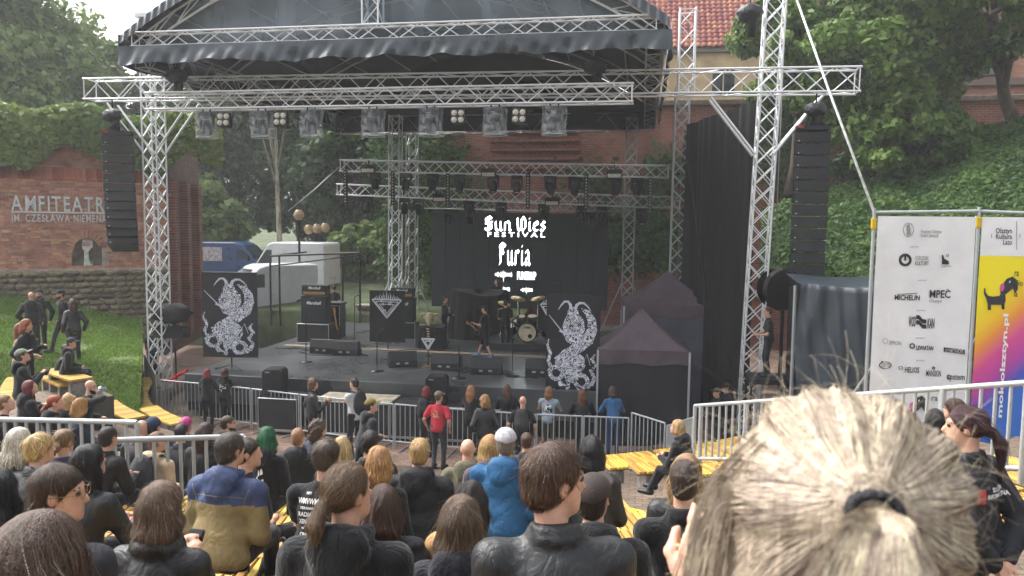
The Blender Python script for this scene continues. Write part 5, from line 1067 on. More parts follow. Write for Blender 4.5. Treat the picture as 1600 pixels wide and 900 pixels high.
def dog(ox, oy, s, M_, par):
    f = lambda pts: [(ox+x*s, oy+y*s) for x, y in pts]
    bpoly(f([(-2, -10), (0, -12), (1, -4), (5, 1), (12, 2), (22, 1), (26, -6), (31, -4), (32, 8), (30, 14), (30, 22), (26, 22), (25, 15), (9, 15), (9, 23), (4, 23), (4, 14), (2, 6), (-2, -2)]), INK, M_, par)
    bpoly(f([(23, -4), (26, -16), (34, -26), (43, -29), (46, -20), (42, -10), (34, -3), (30, 0)]), INK, M_, par, lift=.002); bpoly(f([(22, -8), (24, -17), (29, -19), (30, -12), (27, -6)]), PINK, M_, par, lift=.004); bpoly(f([(42, -30), (49, -24), (51, -10), (47, -3), (43, -10), (42, -20)]), INK, M_, par, lift=.005)
    bpoly(f([(37, -22), (39, -23), (39, -20), (37, -19)]), WHT, M_, par, lift=.007)
dog(1398, 645, .95, MA, wb); btxt('ra', 1453, 1464, 616, 625)
dog(1538, 461, 1.0, MBn, cb2)
btxt('ra', 1583, 1591, 420, 431, INK, MBn, cb2); btxt('dio', 1584, 1597, 437, 446, INK, MBn, cb2); btxt('la', 1582, 1589, 454, 463, INK, MBn, cb2)
btxt('mok.olsztyn.pl', 1556, 1574, 490, 652, WHT, MBn, cb2, .03, 1)
for i, (w_, y) in enumerate((('Olsztyn', 364), ('Kultura', 373), ('Lato', 382))): btxt(w_, 1553+(12 if i == 2 else 1), 1580, y-8, y, INK, MBn, cb2)
for px in (1548, 1587, 1592): bpoly([(px-.3, 365 if px != 1587 else 346), (px+.4, 365 if px != 1587 else 346), (px+.4, 372 if px != 1587 else 390), (px-.3, 372 if px != 1587 else 390)], INK, MBn, cb2)
TB = mat('blue_black_tarpaulin', '2b3640', .46, 0, .2, .8, .6, 3, spec=.6)
p0, p1 = PD(1236, 612, 18.0), PD(1372, 612, 17.0); zt4 = PD(1300, 436, 18).z
def tarp(u, v):
    q = p0.lerp(p1, u); w_ = .07*math.sin(u*6+v*5+2*math.sin(v*4))*v*(1-v)+.03*math.sin(u*17-v*9+2*math.sin(u*5))*v+.02*math.sin(u*31+v*14); sag = .18*math.sin(u*3.1)-.25*max(0, u-.7)
    if v > .8: k = (v-.8)/.2; return (q.x+.0, q.y-.4+1.6*k+w_*.3, zt4-.1+.14*k+.02*math.sin(u*7+1))
    return (q.x+.05*math.sin(v*9), q.y-.4+w_*1.6-.25*(1-v/.8), .3+(zt4-.4+.02*math.sin(u*7+1))*v/.8)
t = thing('tarpaulin_cover', 'glossy blue black tarpaulin draped over gear left of the sponsor banner', 'tarpaulin', (p0.x, p0.y, .3)); m = MB(); m.grid(tarp, 50, 40); link('sheet', m.mesh('sheet'), TB, t)
for p in (p0, p1): rod('support_post', (p.x, p.y, .2), (p.x, p.y, zt4-.15), .04, GALV, t)
m = MB(); m.box(((p0.x+p1.x)/2, p0.y+.7, zt4/2), ((p1.x-p0.x)*.9, 1.2, zt4-.4)); link('covered_load', m.mesh('load', .05), BLKC, t)
p = PD(1224, 452, 19.2); t = thing('cable_drum', 'dark round cable drum edge beside the tarpaulin', 'cable drum', (p.x, p.y, .3)); m = MB(); Mx = Matrix.Translation((p.x, p.y, p.z)) @ Matrix.Rotation(R(90), 4, 'X') @ Matrix.Rotation(R(20), 4, 'Y'); m.lathe([(0, .1), (.5, .1), (.55, 0), (.5, -.1), (.2, -.12), (.2, -.4), (.5, -.42), (0, -.45)], 26, Mx); m.sm = [False]*len(m.sm); link('drum', m.mesh('drum'), BLKM, t); rod('stand', (p.x, p.y, .2), (p.x, p.y, p.z), .05, BLKM, t)
# ================================================================== BEHIND THE STAGE: vans, lamps, frame
GLS = mat('van_glass', '2a3338', .1, 0, .1, 2, 0)
TYRE = mat('tyre', '141414', .8)
def van(lb, p, yaw, L_, H_, body, prof=None, nose=.32):
    t = thing('van', lb, 'van', p, yaw, 'vans parked behind the stage'); W_ = 1.95
    h0 = .35; pf = prof or [(0, h0), (L_, h0), (L_, .95), (L_-.12, 1.05), (L_-.95, 1.22), (L_-1.75, H_-.12), (L_-2.1, H_), (.08, H_), (0, H_-.12)]
    m = MB(); m.prism(pf, W_); link('body', m.mesh('body', .05), body, t, local=True)
    for sy in (-1, 1):
        m = MB(); m.add([(L_-1.05, sy*(W_/2+.01), 1.3), (L_-2.0, sy*(W_/2+.01), 1.3), (L_-2.0, sy*(W_/2+.01), H_-.4), (L_-1.7, sy*(W_/2+.01), H_-.4)], [(0, 1, 2, 3)] if sy < 0 else [(3, 2, 1, 0)]); link('side_window', m.mesh('window'), GLS, t, local=True)
    m = MB(); m.add([(L_-.93, -.8, 1.27), (L_-.93, .8, 1.27), (L_-1.62, .72, H_-.22), (L_-1.62, -.72, H_-.22)], [(0, 1, 2, 3)]); m.v = [(x+.06, y, z+.03) for x, y, z in m.v]; link('windscreen', m.mesh('windscreen'), GLS, t, local=True)
    for x in (.9, L_-.95):
        for sy in (-1, 1): m = MB(); m.lathe([(0, -.1), (.2, -.1), (.34, -.08), (.34, .1), (0, .1)], 16, Matrix.Translation((x, sy*.9, .34)) @ Matrix.Rotation(R(90), 4, 'X')); link('wheel', m.mesh('wheel'), TYRE, t, local=True)
    for sy in (-1, 1): m = MB(); m.box((L_-.02, sy*.75, .82), (.06, .3, .16)); link('headlight', m.mesh('headlight'), LENS, t, local=True)
    m = MB(); m.box((L_+.02, 0, .5), (.08, 1.8, .22)); link('bumper', m.mesh('bumper'), BLK, t, local=True)
    for sy in (-1, 1): m = MB(); m.box((L_-1.35, sy*1.05, 1.35), (.1, .14, .24)); link('mirror', m.mesh('mirror'), BLK, t, local=True)
    return t
VW = mat('van_white', 'c9ccce', .3, 0, .05, 2, .02); VB = mat('van_blue', '23406e', .3, 0, .08, 2, .02)
p = PD(520, 440, 40); p.z = backz(p.x, p.y); van('long white box van parked in front of the trees', p, R(178), 4.9, 2.55, VW)
p = PD(312, 440, 43); p.z = backz(p.x, p.y)+.3; van('blue van parked behind the left banner', p, R(5), 4.6, 2.2, VB)
t = [o for o in COL.objects if o.name.startswith('van') and o.type == 'EMPTY'][-1]; m = MB(); m.box((1.0, -1.0, 1.55), (1.6, .02, .75)); link('rear_window_sign', m.mesh('sign'), mat('van_sign', 'b7aeb4', .6, 0, .3, 6), t, local=True)
p = PD(485, 500, 37.5); p.z = backz(p.x, p.y)-.45; van('white transporter van facing the stage beside the black frame', p, R(228), 4.6, 2.3, VW)
GLOBE = mat('amber_globe', '9c8560', .35, 0, .15, 4, 0)
def globe_lamp(lb, px, py, d, n):
    q = PD(px, py, d); b = Vector((q.x, q.y, backz(q.x, q.y))); t = thing('globe_street_lamp', lb, 'street lamp', b, 0, 'globe lamps behind the stage'); rod('post', b, (q.x, q.y, q.z-.25), .06, BLKM, t)
    for i in range(n):
        c = q+Vector(((i-(n-1)/2)*.42, .1*i, .05*i)); m = MB(); m.lathe([(.001, -.26), (.15, -.21), (.25, -.05), (.25, .05), (.17, .2), (.08, .28), (.001, .28)], 16, Matrix.Translation(c)); link('globe', m.mesh('globe'), GLOBE, t)
        m = MB(); m.lathe([(.1, .28), (.12, .33), (0, .36)], 10, Matrix.Translation(c)); link('globe_cap', m.mesh('cap'), BLKM, t)
globe_lamp('street lamp with one large amber globe left of the rear tower', 467, 336, 37, 1); globe_lamp('street lamp with a cluster of small amber globes', 494, 359, 41, 3)
q = [PY(422, 400, 31.5), PY(562, 395, 31.5)]; t = thing('bare_gazebo', 'bare black gazebo frame standing behind the left amplifiers', 'gazebo', (q[0].x, 31.5, DECK)); 
for x, z in ((q[0].x, q[0].z), (PY(535, 396, 31.5).x, q[0].z), (q[1].x, q[1].z), (PY(460, 396, 33).x, q[0].z)): rod('leg', (x, 31.5, 1.0), (x, 31.5, z), .045, BLKM, t)
rod('top_bar', q[0], q[1], .045, BLKM, t); rod('lower_bar', q[0]-Vector((0, 0, .45)), q[1]-Vector((0, 0, .1)), .03, BLKM, t); rod('side_bar', q[0], q[0]+Vector((.6, 2.4, .1)), .04, BLKM, t)
t = thing('gate_pier', 'low brick pier with stone cap behind the stage', 'pier', PY(572, 500, 32.5)); q = PY(572, 486, 32.5); block('shaft', (q.x, 32.5, q.z-.9), (.6, .6, 2.2), BRICKM, t); block('cap', (q.x, 32.5, q.z+.24), (.75, .75, .12), CONC, t)
# ================================================================== PEOPLE (implicit surfaces -> meshes)
from mathutils.bvhtree import BVHTree
def axis(lo, hi, h, fine=()):
    out = [lo]
    while out[-1] < hi:
        x = out[-1]; s = h
        for a, b, f in fine:
            if a-h < x < b: s = min(s, f)
        out.append(x+s)
    return np.array(out, np.float32)
class SDF:
    def __init__(s, ax, ay, az): s.a = (ax, ay, az); s.f = np.full((len(ax), len(ay), len(az)), 9, np.float32)
    def win(s, lo, hi):
        sl = []
        for a, l, h in zip(s.a, lo, hi): sl.append(slice(max(0, int(np.searchsorted(a, l))-1), int(np.searchsorted(a, h))+1))
        g = [a[q] for a, q in zip(s.a, sl)]
        if min(len(q) for q in g) == 0: return None
        return tuple(sl), g[0][:, None, None], g[1][None, :, None], g[2][None, None, :]
    def mix(s, sl, d, k):
        o = s.f[sl]
        if k <= 0: s.f[sl] = np.minimum(o, d); return
        h = np.clip(.5+.5*(o-d)/k, 0, 1); s.f[sl] = o*(1-h)+d*h-k*h*(1-h)
    def cap(s, a, b, ra, rb=None, k=.02, m=.1):
        rb = ra if rb is None else rb; a = np.array(a, float); b = np.array(b, float); r = max(ra, rb)+k+m
        w = s.win(np.minimum(a, b)-r, np.maximum(a, b)+r)
        if w is None: return s
        sl, X, Y, Z = w; d = b-a; L2 = max(1e-9, d @ d); px, py, pz = X-a[0], Y-a[1], Z-a[2]
        t = np.clip((px*d[0]+py*d[1]+pz*d[2])/L2, 0, 1)
        s.mix(sl, np.sqrt((px-t*d[0])**2+(py-t*d[1])**2+(pz-t*d[2])**2)-(ra+(rb-ra)*t), k); return s
    def ell(s, c, r, Rm=None, k=.02, sub=False, m=.1):
        c = np.array(c, float); r = np.array(r, float); e = r.max()+k+m; w = s.win(c-e, c+e)
        if w is None: return s
        sl, X, Y, Z = w; x, y, z = X-c[0], Y-c[1], Z-c[2]
        if Rm is not None:
            Rm = np.array(Rm); x, y, z = (Rm[0][0]*x+Rm[1][0]*y+Rm[2][0]*z, Rm[0][1]*x+Rm[1][1]*y+Rm[2][1]*z, Rm[0][2]*x+Rm[1][2]*y+Rm[2][2]*z)
        k0 = np.sqrt((x/r[0])**2+(y/r[1])**2+(z/r[2])**2); k1 = np.sqrt((x/r[0]**2)**2+(y/r[1]**2)**2+(z/r[2]**2)**2)+1e-9
        d = k0*(k0-1)/k1
        if sub:
            o = s.f[sl]; h = np.clip(.5-.5*(o+d)/k, 0, 1); s.f[sl] = o*(1-h)-d*h+k*h*(1-h)
        else: s.mix(sl, d, k)
        return s
    def chain(s, pts, rs, k=.02):
        for i in range(len(pts)-1): s.cap(pts[i], pts[i+1], rs[i], rs[i+1], k)
        return s
    def cutp(s, p, n):             # remove the side the normal points to
        X, Y, Z = s.a[0][:, None, None], s.a[1][None, :, None], s.a[2][None, None, :]
        s.f = np.maximum(s.f, (X-p[0])*n[0]+(Y-p[1])*n[1]+(Z-p[2])*n[2]).astype(np.float32); return s
    def folds(s, amp, fr, seed):
        rs = np.random.RandomState(seed); X, Y, Z = s.a[0][:, None, None], s.a[1][None, :, None], s.a[2][None, None, :]; o = 0
        for i in range(4):
            v = rs.normal(size=3); v /= np.linalg.norm(v); v[2] *= .6; q = rs.normal(size=3); f = fr*(.6+.4*i)
            o = o+np.sin(f*(v[0]*X+v[1]*Y+v[2]*Z)+1.6*np.sin(f*.35*(q[0]*X+q[1]*Y+q[2]*Z)+i))/(1+.5*i)
        s.f = (s.f+amp*.5*o).astype(np.float32); return s
    def mesh(s, name, attr=None):
        f = s.f; n = np.array(f.shape); ins = f < 0
        c = np.zeros(n-1, np.int8)
        for i in (0, 1):
            for j in (0, 1):
                for k in (0, 1): c += ins[i:n[0]-1+i, j:n[1]-1+j, k:n[2]-1+k]
        act = (c > 0) & (c < 8); I = np.argwhere(act)
        if len(I) == 0: return None
        idx = np.full(n-1, -1, np.int32); idx[tuple(I.T)] = np.arange(len(I)); P = np.zeros((len(I), 3)); W = np.zeros(len(I))
        co = [(i, j, k) for i in (0, 1) for j in (0, 1) for k in (0, 1)]
        G = [f[I[:, 0]+a, I[:, 1]+b, I[:, 2]+d] for a, b, d in co]
        C = [np.stack([s.a[0][I[:, 0]+a], s.a[1][I[:, 1]+b], s.a[2][I[:, 2]+d]], 1) for a, b, d in co]
        for e in range(8):
            for g in range(e+1, 8):
                if sum(x != y for x, y in zip(co[e], co[g])) != 1: continue
                sg = (G[e] < 0) != (G[g] < 0); t = np.where(sg, G[e]/np.where(sg, G[e]-G[g], 1), 0)[:, None]
                P += np.where(sg[:, None], C[e]+(C[g]-C[e])*t, 0); W += sg
        P /= W[:, None]; Q = []
        for ax in range(3):
            a1, a2 = (ax+1) % 3, (ax+2) % 3; lo = [slice(None)]*3; hi = [slice(None)]*3; lo[ax] = slice(0, -1); hi[ax] = slice(1, None)
            A = ins[tuple(lo)]; B = ins[tuple(hi)]; E = np.argwhere(A != B); E = E[(E[:, a1] > 0) & (E[:, a2] > 0) & (E[:, a1] < n[a1]-1) & (E[:, a2] < n[a2]-1)]
            fl = A[tuple(E.T)]; q = []
            for d1, d2 in ((-1, -1), (0, -1), (0, 0), (-1, 0)):
                J = E.copy(); J[:, a1] += d1; J[:, a2] += d2; q.append(idx[tuple(J.T)])
            q = np.stack(q, 1); q[~fl] = q[~fl][:, ::-1]; Q.append(q)
        Q = np.concatenate(Q); Q = Q[(Q >= 0).all(1)]; return mesh_np(name, P, Q, attr, True)
    def sample(s, P):
        ix = []; fr = []
        for i in range(3):
            a = s.a[i]; q = np.clip(np.searchsorted(a, P[:, i])-1, 0, len(a)-2); ix.append(q); fr.append(np.clip((P[:, i]-a[q])/(a[q+1]-a[q]), 0, 1))
        o = 0
        for i in (0, 1):
            for j in (0, 1):
                for k in (0, 1): o = o+s.f[ix[0]+i, ix[1]+j, ix[2]+k]*(fr[0] if i else 1-fr[0])*(fr[1] if j else 1-fr[1])*(fr[2] if k else 1-fr[2])
        return o
    def grad(s, P, e=.006):
        g = np.stack([s.sample(P+np.eye(3)[i]*e)-s.sample(P-np.eye(3)[i]*e) for i in range(3)], 1); return g/(np.linalg.norm(g, axis=1)[:, None]+1e-9)
def hairmat(key, col):
    k = 'hair_'+key
    if k in _mc: return _mc[k]
    M = mat(k, col, .42, 0, .3, 26, .5, 70, attr=.5, stretch=(4, 4, .5), spec=.4); return M
def strands(sdf, start, nstep, step, flow, width, lift, seed, jit=.25, tube=False, fly=0.0, wav=0.0, rnf=None):
    """ribbons of hair combed over an implicit hair volume along a flow direction"""
    rs = np.random.RandomState(seed); P = start.copy(); n = len(P); L = [P.copy()]; Nn = []; lf = lift*rs.rand(n)+.001; jd = rs.normal(size=(n, 3))*jit; ph = rs.rand(n)*6.28
    st = step*(.6+.8*rs.rand(n))[:, None]
    flyk = (rs.rand(n) < fly)
    for i in range(nstep):
        g = sdf.grad(P); Nn.append(g); d = flow(P)+jd+wav*np.sin(ph+i*.9)[:, None]*np.cross(g, flow(P)); d -= g*(d*g).sum(1)[:, None]; d /= np.linalg.norm(d, axis=1)[:, None]+1e-9
        P = P+d*st; v = sdf.sample(P); tgt = np.where(flyk, lf+.02*(i/nstep)**1.5*3, lf); P = P-g*np.clip(v-tgt, -.03, .03)[:, None]; L.append(P.copy())
    Nn.append(sdf.grad(P)); L = np.stack(L, 1); Nn = np.stack(Nn, 1)
    T = np.gradient(L, axis=1); T /= np.linalg.norm(T, axis=2)[..., None]+1e-9; B = np.cross(Nn, T); B /= np.linalg.norm(B, axis=2)[..., None]+1e-9
    w = (width*(.5+rs.rand(n)))[:, None, None]*np.sin(np.linspace(.35, 2.95, nstep+1))[None, :, None]; m = nstep+1; rn = np.clip(rs.normal(.5, .22, n) if rnf is None else rnf(start)+rs.normal(0, .12, n), 0, 1)
    if tube:
        N2 = np.cross(T, B); V = np.stack([L+B*w, L-B*w*.5+N2*w*.8, L-B*w*.5-N2*w*.8], 2).reshape(-1, 3); F = []
        b = (np.arange(n)[:, None]*m+np.arange(nstep)[None])*3
        for q in range(3): r_ = (q+1) % 3; F.append(np.stack([b+q, b+r_, b+3+r_, b+3+q], 2).reshape(-1, 4))
        return mesh_np('strands', V, np.concatenate(F), np.concatenate([np.repeat(rn, nstep)]*3), True)
    V = np.stack([L-B*w, L+B*w], 2).reshape(-1, 3); b = (np.arange(n)[:, None]*m+np.arange(nstep)[None])*2
    F = np.stack([b, b+1, b+3, b+2], 2).reshape(-1, 4); return mesh_np('strands', V, F, np.repeat(rn, nstep), True)
SKINS = {}
def skinmat(c): return mat('skin_'+c, c, .5, 0, .1, 14, .12, 90)
def cmat(name, col, r, csc, cst, fsc, fst, spec, plain=False):
    """cloth or leather: broad soft creases plus fine weave or grain"""
    if name in _mc: return _mc[name]
    M = mat(name, col, r, 0, .16, 5, 0, 1, spec=spec); N = M.node_tree.nodes; L = M.node_tree.links; p = N['Principled BSDF']
    tc = N.new('ShaderNodeTexCoord'); mp = N.new('ShaderNodeMapping'); mp.inputs['Scale'].default_value = (1, 1, .55); mp.inputs['Rotation'].default_value = (.3, .5, 0); L.new(tc.outputs['Object'], mp.inputs[0])
    a = N.new('ShaderNodeTexNoise'); a.inputs['Scale'].default_value = csc; a.inputs['Detail'].default_value = 4 if plain else 2; a.inputs['Distortion'].default_value = 2.0 if plain else 1.2; L.new(mp.outputs[0], a.inputs['Vector'])
    rg = N.new('ShaderNodeMath'); rg.operation = 'SUBTRACT'; rg.inputs[1].default_value = .5; ab = N.new('ShaderNodeMath'); ab.operation = 'ABSOLUTE'; L.new(a.outputs[0], rg.inputs[0]); L.new(rg.outputs[0], ab.inputs[0])
    b1 = N.new('ShaderNodeBump'); b1.inputs['Strength'].default_value = cst; b1.inputs['Distance'].default_value = .05; L.new(a.outputs[0] if plain else ab.outputs[0], b1.inputs['Height'])
    f = N.new('ShaderNodeTexNoise'); f.inputs['Scale'].default_value = fsc; L.new(tc.outputs['Object'], f.inputs['Vector'])
    b2 = N.new('ShaderNodeBump'); b2.inputs['Strength'].default_value = fst*3; b2.inputs['Distance'].default_value = .003; L.new(f.outputs[0], b2.inputs['Height']); L.new(b1.outputs[0], b2.inputs['Normal']); L.new(b2.outputs[0], p.inputs['Normal'])
    p.inputs['Sheen Weight'].default_value = .15 if r > .8 else 0; return M
def clothmat(c, kind):
    if kind == 'leather': return cmat('leather_'+c, c, .5, 11, .3, 260, .06, .5, plain=True)
    if kind == 'shell': return cmat('shell_'+c, c, .7, 11, .32, 400, .03, .3)
    return cmat('cloth_'+c, c, .92, 14, .45, 500, .12, .25)
def V3(*a): return np.array(a, float)
def ik(a, b, l1, l2, pole):
    d = b-a; L = np.linalg.norm(d); L = min(max(L, .02), (l1+l2)*.999); u = d/(np.linalg.norm(d)+1e-9); x = (l1*l1-l2*l2+L*L)/(2*L); h = math.sqrt(max(0, l1*l1-x*x))
    p = pole-u*(pole @ u); p /= np.linalg.norm(p)+1e-9; return a+u*x+p*h, a+u*L
def rotm(yaw, pitch, roll=0):
    return np.array((Matrix.Rotation(yaw, 3, 'Z') @ Matrix.Rotation(-pitch, 3, 'X') @ Matrix.Rotation(roll, 3, 'Y')))
PEOPLE = {}; RES = []
def person(label, px, py, d=None, pose='sit', face=0, hair=('short', '3a2c22'), top=('tee', '17181c'), legs='1c1d22', look=(0, 0), arms='lap', lean=None, bulk=1.0, hs=1.0, floor=None, skin='c0937b', sex='m', hat=None, shoes=True, extra=None, hgt=None, group=None, name='person', feet=None, roll=0, snap=True, sleeve=1.0):
    seed = abs(hash(label)) % 1000 if False else sum(ord(c)*(i+3) for i, c in enumerate(label)) % 9973
    rs = np.random.RandomState(seed); sit = pose == 'sit'; S_ = hgt or (.92 if sit and d and d > 1 else 1.0)
    lean = (R(12) if sit else R(3)) if lean is None else R(lean); hipz = (.52 if sit else .93); face = R(face)
    u = V3(0, math.sin(lean), math.cos(lean)); f = V3(0, math.cos(lean), -math.sin(lean)); ex = V3(1, 0, 0)
    Pv = V3(0, 0, hipz); NB = Pv+u*.50; sw_ = (.18 if sex == 'm' else .158)*(.5+.5*bulk)
    hl = lean*.35; HC = NB+V3(0, math.sin(hl)*.175+.02, math.cos(hl)*.17); Hr = rotm(R(look[0]), R(look[1])-0*hl, R(roll))
    # place: the head sits on its ray, the feet on the terrace / ground
    r = ray(px, py); hz = HC[2]*S_
    def base(dd):
        w = CC+r*dd; q = Matrix.Rotation(face, 3, 'Z') @ Vector(HC*S_); return w-q
    if floor is not None: d = (CAMH-floor-hz)/(-r.z)
    if (floor is not None and 0 < floor < 1) or (floor is None and snap):
        best = None
        for k in range(41):
            dd = d*(.88+.24*k/40); b_ = base(dd); e = abs(b_.z-zt(b_.x, b_.y))+.25*abs(dd/d-1)
            if best is None or e < best[0]: best = (e, dd)
        d = best[1]; b_ = base(d); RES.append((label[:40], round(d, 2), round(b_.z-zt(b_.x, b_.y), 2)))
    B0 = base(d)
    t = thing(name, label, 'person', B0, face, group); t.matrix_basis = t.matrix_basis @ Matrix.Scale(S_, 4) if S_ != 1 else t.matrix_basis
    h = float(np.clip(d*.0024, .0115, .027)); near = d < 6.5
    # joints
    SH = [NB-u*.085+ex*sw_*s for s in (-1, 1)]; HP = [Pv+ex*.09*s-V3(0, 0, .01) for s in (-1, 1)]
    if isinstance(arms, str):
        A = {'lap': [(-.1, .3, hipz+.1), (.1, .3, hipz+.1)], 'knees': [(-.09, .46, hipz+.16), (.09, .46, hipz+.16)], 'side': [(-.26, .04, hipz-.06), (.26, .04, hipz-.06)], 'crossed': [(.1, .2, hipz+.27), (-.1, .22, hipz+.25)],
             'hip': [(-.21, .06, hipz+.1), (.21, .06, hipz+.1)], 'hipr': [(-.25, .08, hipz-.02), (.2, .06, hipz+.1)], 'phone': [(-.06, .3, hipz+.32), (.07, .32, hipz+.34)], 'behind': [(-.05, -.19, hipz-.02), (.05, -.2, hipz-.0)],
             'rail': [(-.2, .42, hipz+.2), (.2, .42, hipz+.2)], 'drink': [(-.12, .28, hipz+.08), (.08, .24, hipz+.58)], 'pockets': [(-.22, .1, hipz-.0), (.22, .1, hipz)], 'bag': [(-.1, .3, hipz+.25), (.24, .05, hipz-.05)], 'guitar': [(-.3, .3, hipz+.25), (.1, .24, hipz+.08)]}[arms]
    else: A = arms if arms[0] != 'world' else [tuple(Matrix.Rotation(-face, 3, 'Z') @ (Vector(w_)-B0)) for w_ in arms[1:]]
    EL = []; WR = []
    for i, s in enumerate((-1, 1)):
        pole = V3(s*1, -.4, 0) if arms == 'hip' else V3(s*.15, -.2, -1) if arms[0] == 'world' else V3(s*.5, -.6, -.6); e, w_ = ik(SH[i], V3(*A[i]), .29, .26, pole); EL.append(e); WR.append(w_)
    FT = feet or ({'sit': [(-.11, .44, .07), (.11, .42, .07)], 'stand': [(-.1, .0, .07), (.11, .03, .07)], 'walk': [(-.09, -.24, .1), (.09, .3, .07)]}[pose]); KN = []; AN = []
    for i in (0, 1): k_, a_ = ik(HP[i], V3(*FT[i]), .44, .42, V3(.1*(-1, 1)[i], 1, .25)); KN.append(k_); AN.append(a_)
    pts = np.array([Pv, NB, HC]+SH+EL+WR+KN+AN); lo = pts.min(0)-.2; hi = pts.max(0)+.2; hi[2] = HC[2]+.18; lo[2] = -.02
    vis = bool(extra and (extra.get('eyes') or extra.get('hands'))); fine = (h if vis else max(h, .015)) if near else h*.9; cs = max(.03, h*2.6) if near else h*1.5
    hd = [(HC[i]-.13, HC[i]+.13, fine) for i in range(3)]
    fx = [[hd[i]] for i in range(3)]
    hands = extra and extra.get('hands')
    if hands and near:
        for w_ in ([WR[0]] if hands == 1 else [WR[1]] if hands == 2 else WR):
            for i in range(3): fx[i].append((w_[i]-.1, w_[i]+.1, .008))
    # ---- body: one continuous skin surface
    b = SDF(axis(lo[0], hi[0], cs, fx[0]), axis(lo[1], hi[1], cs, fx[1]), axis(lo[2], hi[2], cs, fx[2]))
    Rl = np.stack([ex, f, u], 1); W_ = .5+.5*bulk
    b.ell(Pv+u*.32, (.15*W_, .1*W_, .17), Rl, .03).ell(Pv+u*.13, (.135*bulk, .095*bulk, .15), Rl, .04).ell(Pv, (.15*bulk, .11*bulk, .12), Rl, .04)
    for i in (0, 1):
        b.cap(NB-u*.075, SH[i], .055, .05, .03); b.chain([SH[i], EL[i], WR[i]], [.047, .038, .027], .02)
        b.chain([HP[i], KN[i], AN[i]], [.08, .052, .036], .03); b.cap(AN[i]+V3(0, -.03, -.03), AN[i]+V3(.02*(-1, 1)[i], .15, -.045), .036, .028, .02)
        fd = WR[i]-EL[i]; fd /= np.linalg.norm(fd); sd = np.cross(fd, V3(0, 0, 1) if abs(fd[2]) < .8 else V3(0, 1, 0)); sd /= np.linalg.norm(sd)+1e-9; nn = np.cross(sd, fd); s = (-1, 1)[i]
        if nn[2] > 0 and abs(fd[2]) < .8: nn = -nn
        rf = .0085 if (hands and near) else .011
        b.cap(WR[i], WR[i]+fd*.05, .026, .03, .01); b.cap(WR[i]+fd*.06-sd*.022, WR[i]+fd*.06+sd*.022, .018, .018, .01)
        for j, ln in enumerate((.033, .039, .036, .028)):
            p0 = WR[i]+fd*.075+sd*(j-1.5)*.02; p1 = p0+fd*ln+nn*.008; p2 = p1+fd*ln*.55+nn*ln*.6; b.chain([p0, p1, p2], [rf, rf*.95, rf*.85], .004)
        p0 = WR[i]+fd*.025-sd*s*.0+nn*.012-s*sd*.028; b.chain([p0, p0+fd*.03-s*sd*.02+nn*.01, p0+fd*.06-s*sd*.018+nn*.018], [rf*1.25, rf*1.1, rf*.9], .006)
    b.cap(NB-u*.03, HC+Hr @ V3(0, -.022, -.06), .058, .05, .025)
    hs *= .95; hp = lambda *q: HC+Hr @ (np.array(q)*hs)
    b.ell(hp(0, -.012, .03), V3(.074, .094, .088)*hs, Hr, .01).ell(hp(0, .03, -.035), V3(.06, .062, .085)*hs, Hr, .025).ell(hp(0, .045, -.075), V3(.046, .045, .04)*hs, Hr, .02)
    b.cap(hp(0, .086, .012), hp(0, .108, -.026), .009, .0125, .012).ell(hp(0, .097, -.034), V3(.018, .014, .01)*hs, Hr, .008)
    b.cap(hp(-.035, .078, .028), hp(.035, .078, .028), .012, .012, .016); b.cap(hp(-.018, .086, -.062), hp(.018, .086, -.062), .0085, .0085, .008).ell(hp(0, .076, -.098), V3(.022, .018, .018)*hs, Hr, .02)
    for s in (-1, 1):
        b.ell(hp(s*.031, .094, .01), V3(.017, .012, .01)*hs, Hr, .008, sub=True); b.ell(hp(s*.074, -.008, -.005), V3(.009, .021, .031)*hs, Hr @ rotm(R(-s*22), 0), .006)
        if near: b.ell(hp(s*.083, .0, .0), V3(.006, .011, .016)*hs, Hr, .006, sub=True)
    link('body', b.mesh('body'), skinmat(skin), t, local=True)
    if extra and extra.get('eyes'):
        for s in (-1, 1):
            m = MB(); c = hp(s*.031, .081, .01); m.lathe([(.0001, .0115), (.006, .0098), (.0105, .004), (.0115, 0), (.008, -.008), (.0001, -.0115)], 12, Matrix.Translation(c) @ Matrix.Rotation(R(90), 4, 'X'), 0); link('eye', m.mesh('eye'), mat('eye_dark', '2b221c', .2), t, local=True)
        for s in (-1, 1): m = MB(); m.tube([hp(s*.014, .086, .03), hp(s*.032, .085, .034), hp(s*.05, .07, .028)], [.003, .004, .002], 6); link('eyebrow', m.mesh('eyebrow'), mat('brow_brown', '3a2b20', .8), t, local=True)
    # ---- upper garment
    kind, tc = top[0], top[1]; gi = {'tee': .012, 'sweater': .015, 'hoodie': .022, 'leather': .019, 'jacket': .024, 'puffer': .04, 'shirt': .014, 'vest': .018}[kind]; ht = h*(1.25 if near else 1.05)
    mk = 'leather' if kind == 'leather' else 'shell' if kind in ('jacket', 'puffer') else 'cloth'
    g = SDF(axis(lo[0]-.05, hi[0]+.05, ht), axis(lo[1]-.08, hi[1]+.05, ht), axis(max(0, hipz-.3), hi[2]+.02, ht))
    g.ell(Pv+u*.32, (.152*W_+gi, .1*W_+gi, .185), Rl, .03).ell(Pv+u*.12, (.145*bulk+gi, .1*bulk+gi, .17), Rl, .05).ell(Pv-u*.01, (.155*bulk+gi, .115*bulk+gi*1.1, .13), Rl, .05)
    slv = .45 if (kind == 'tee') else 1.0; slv *= sleeve
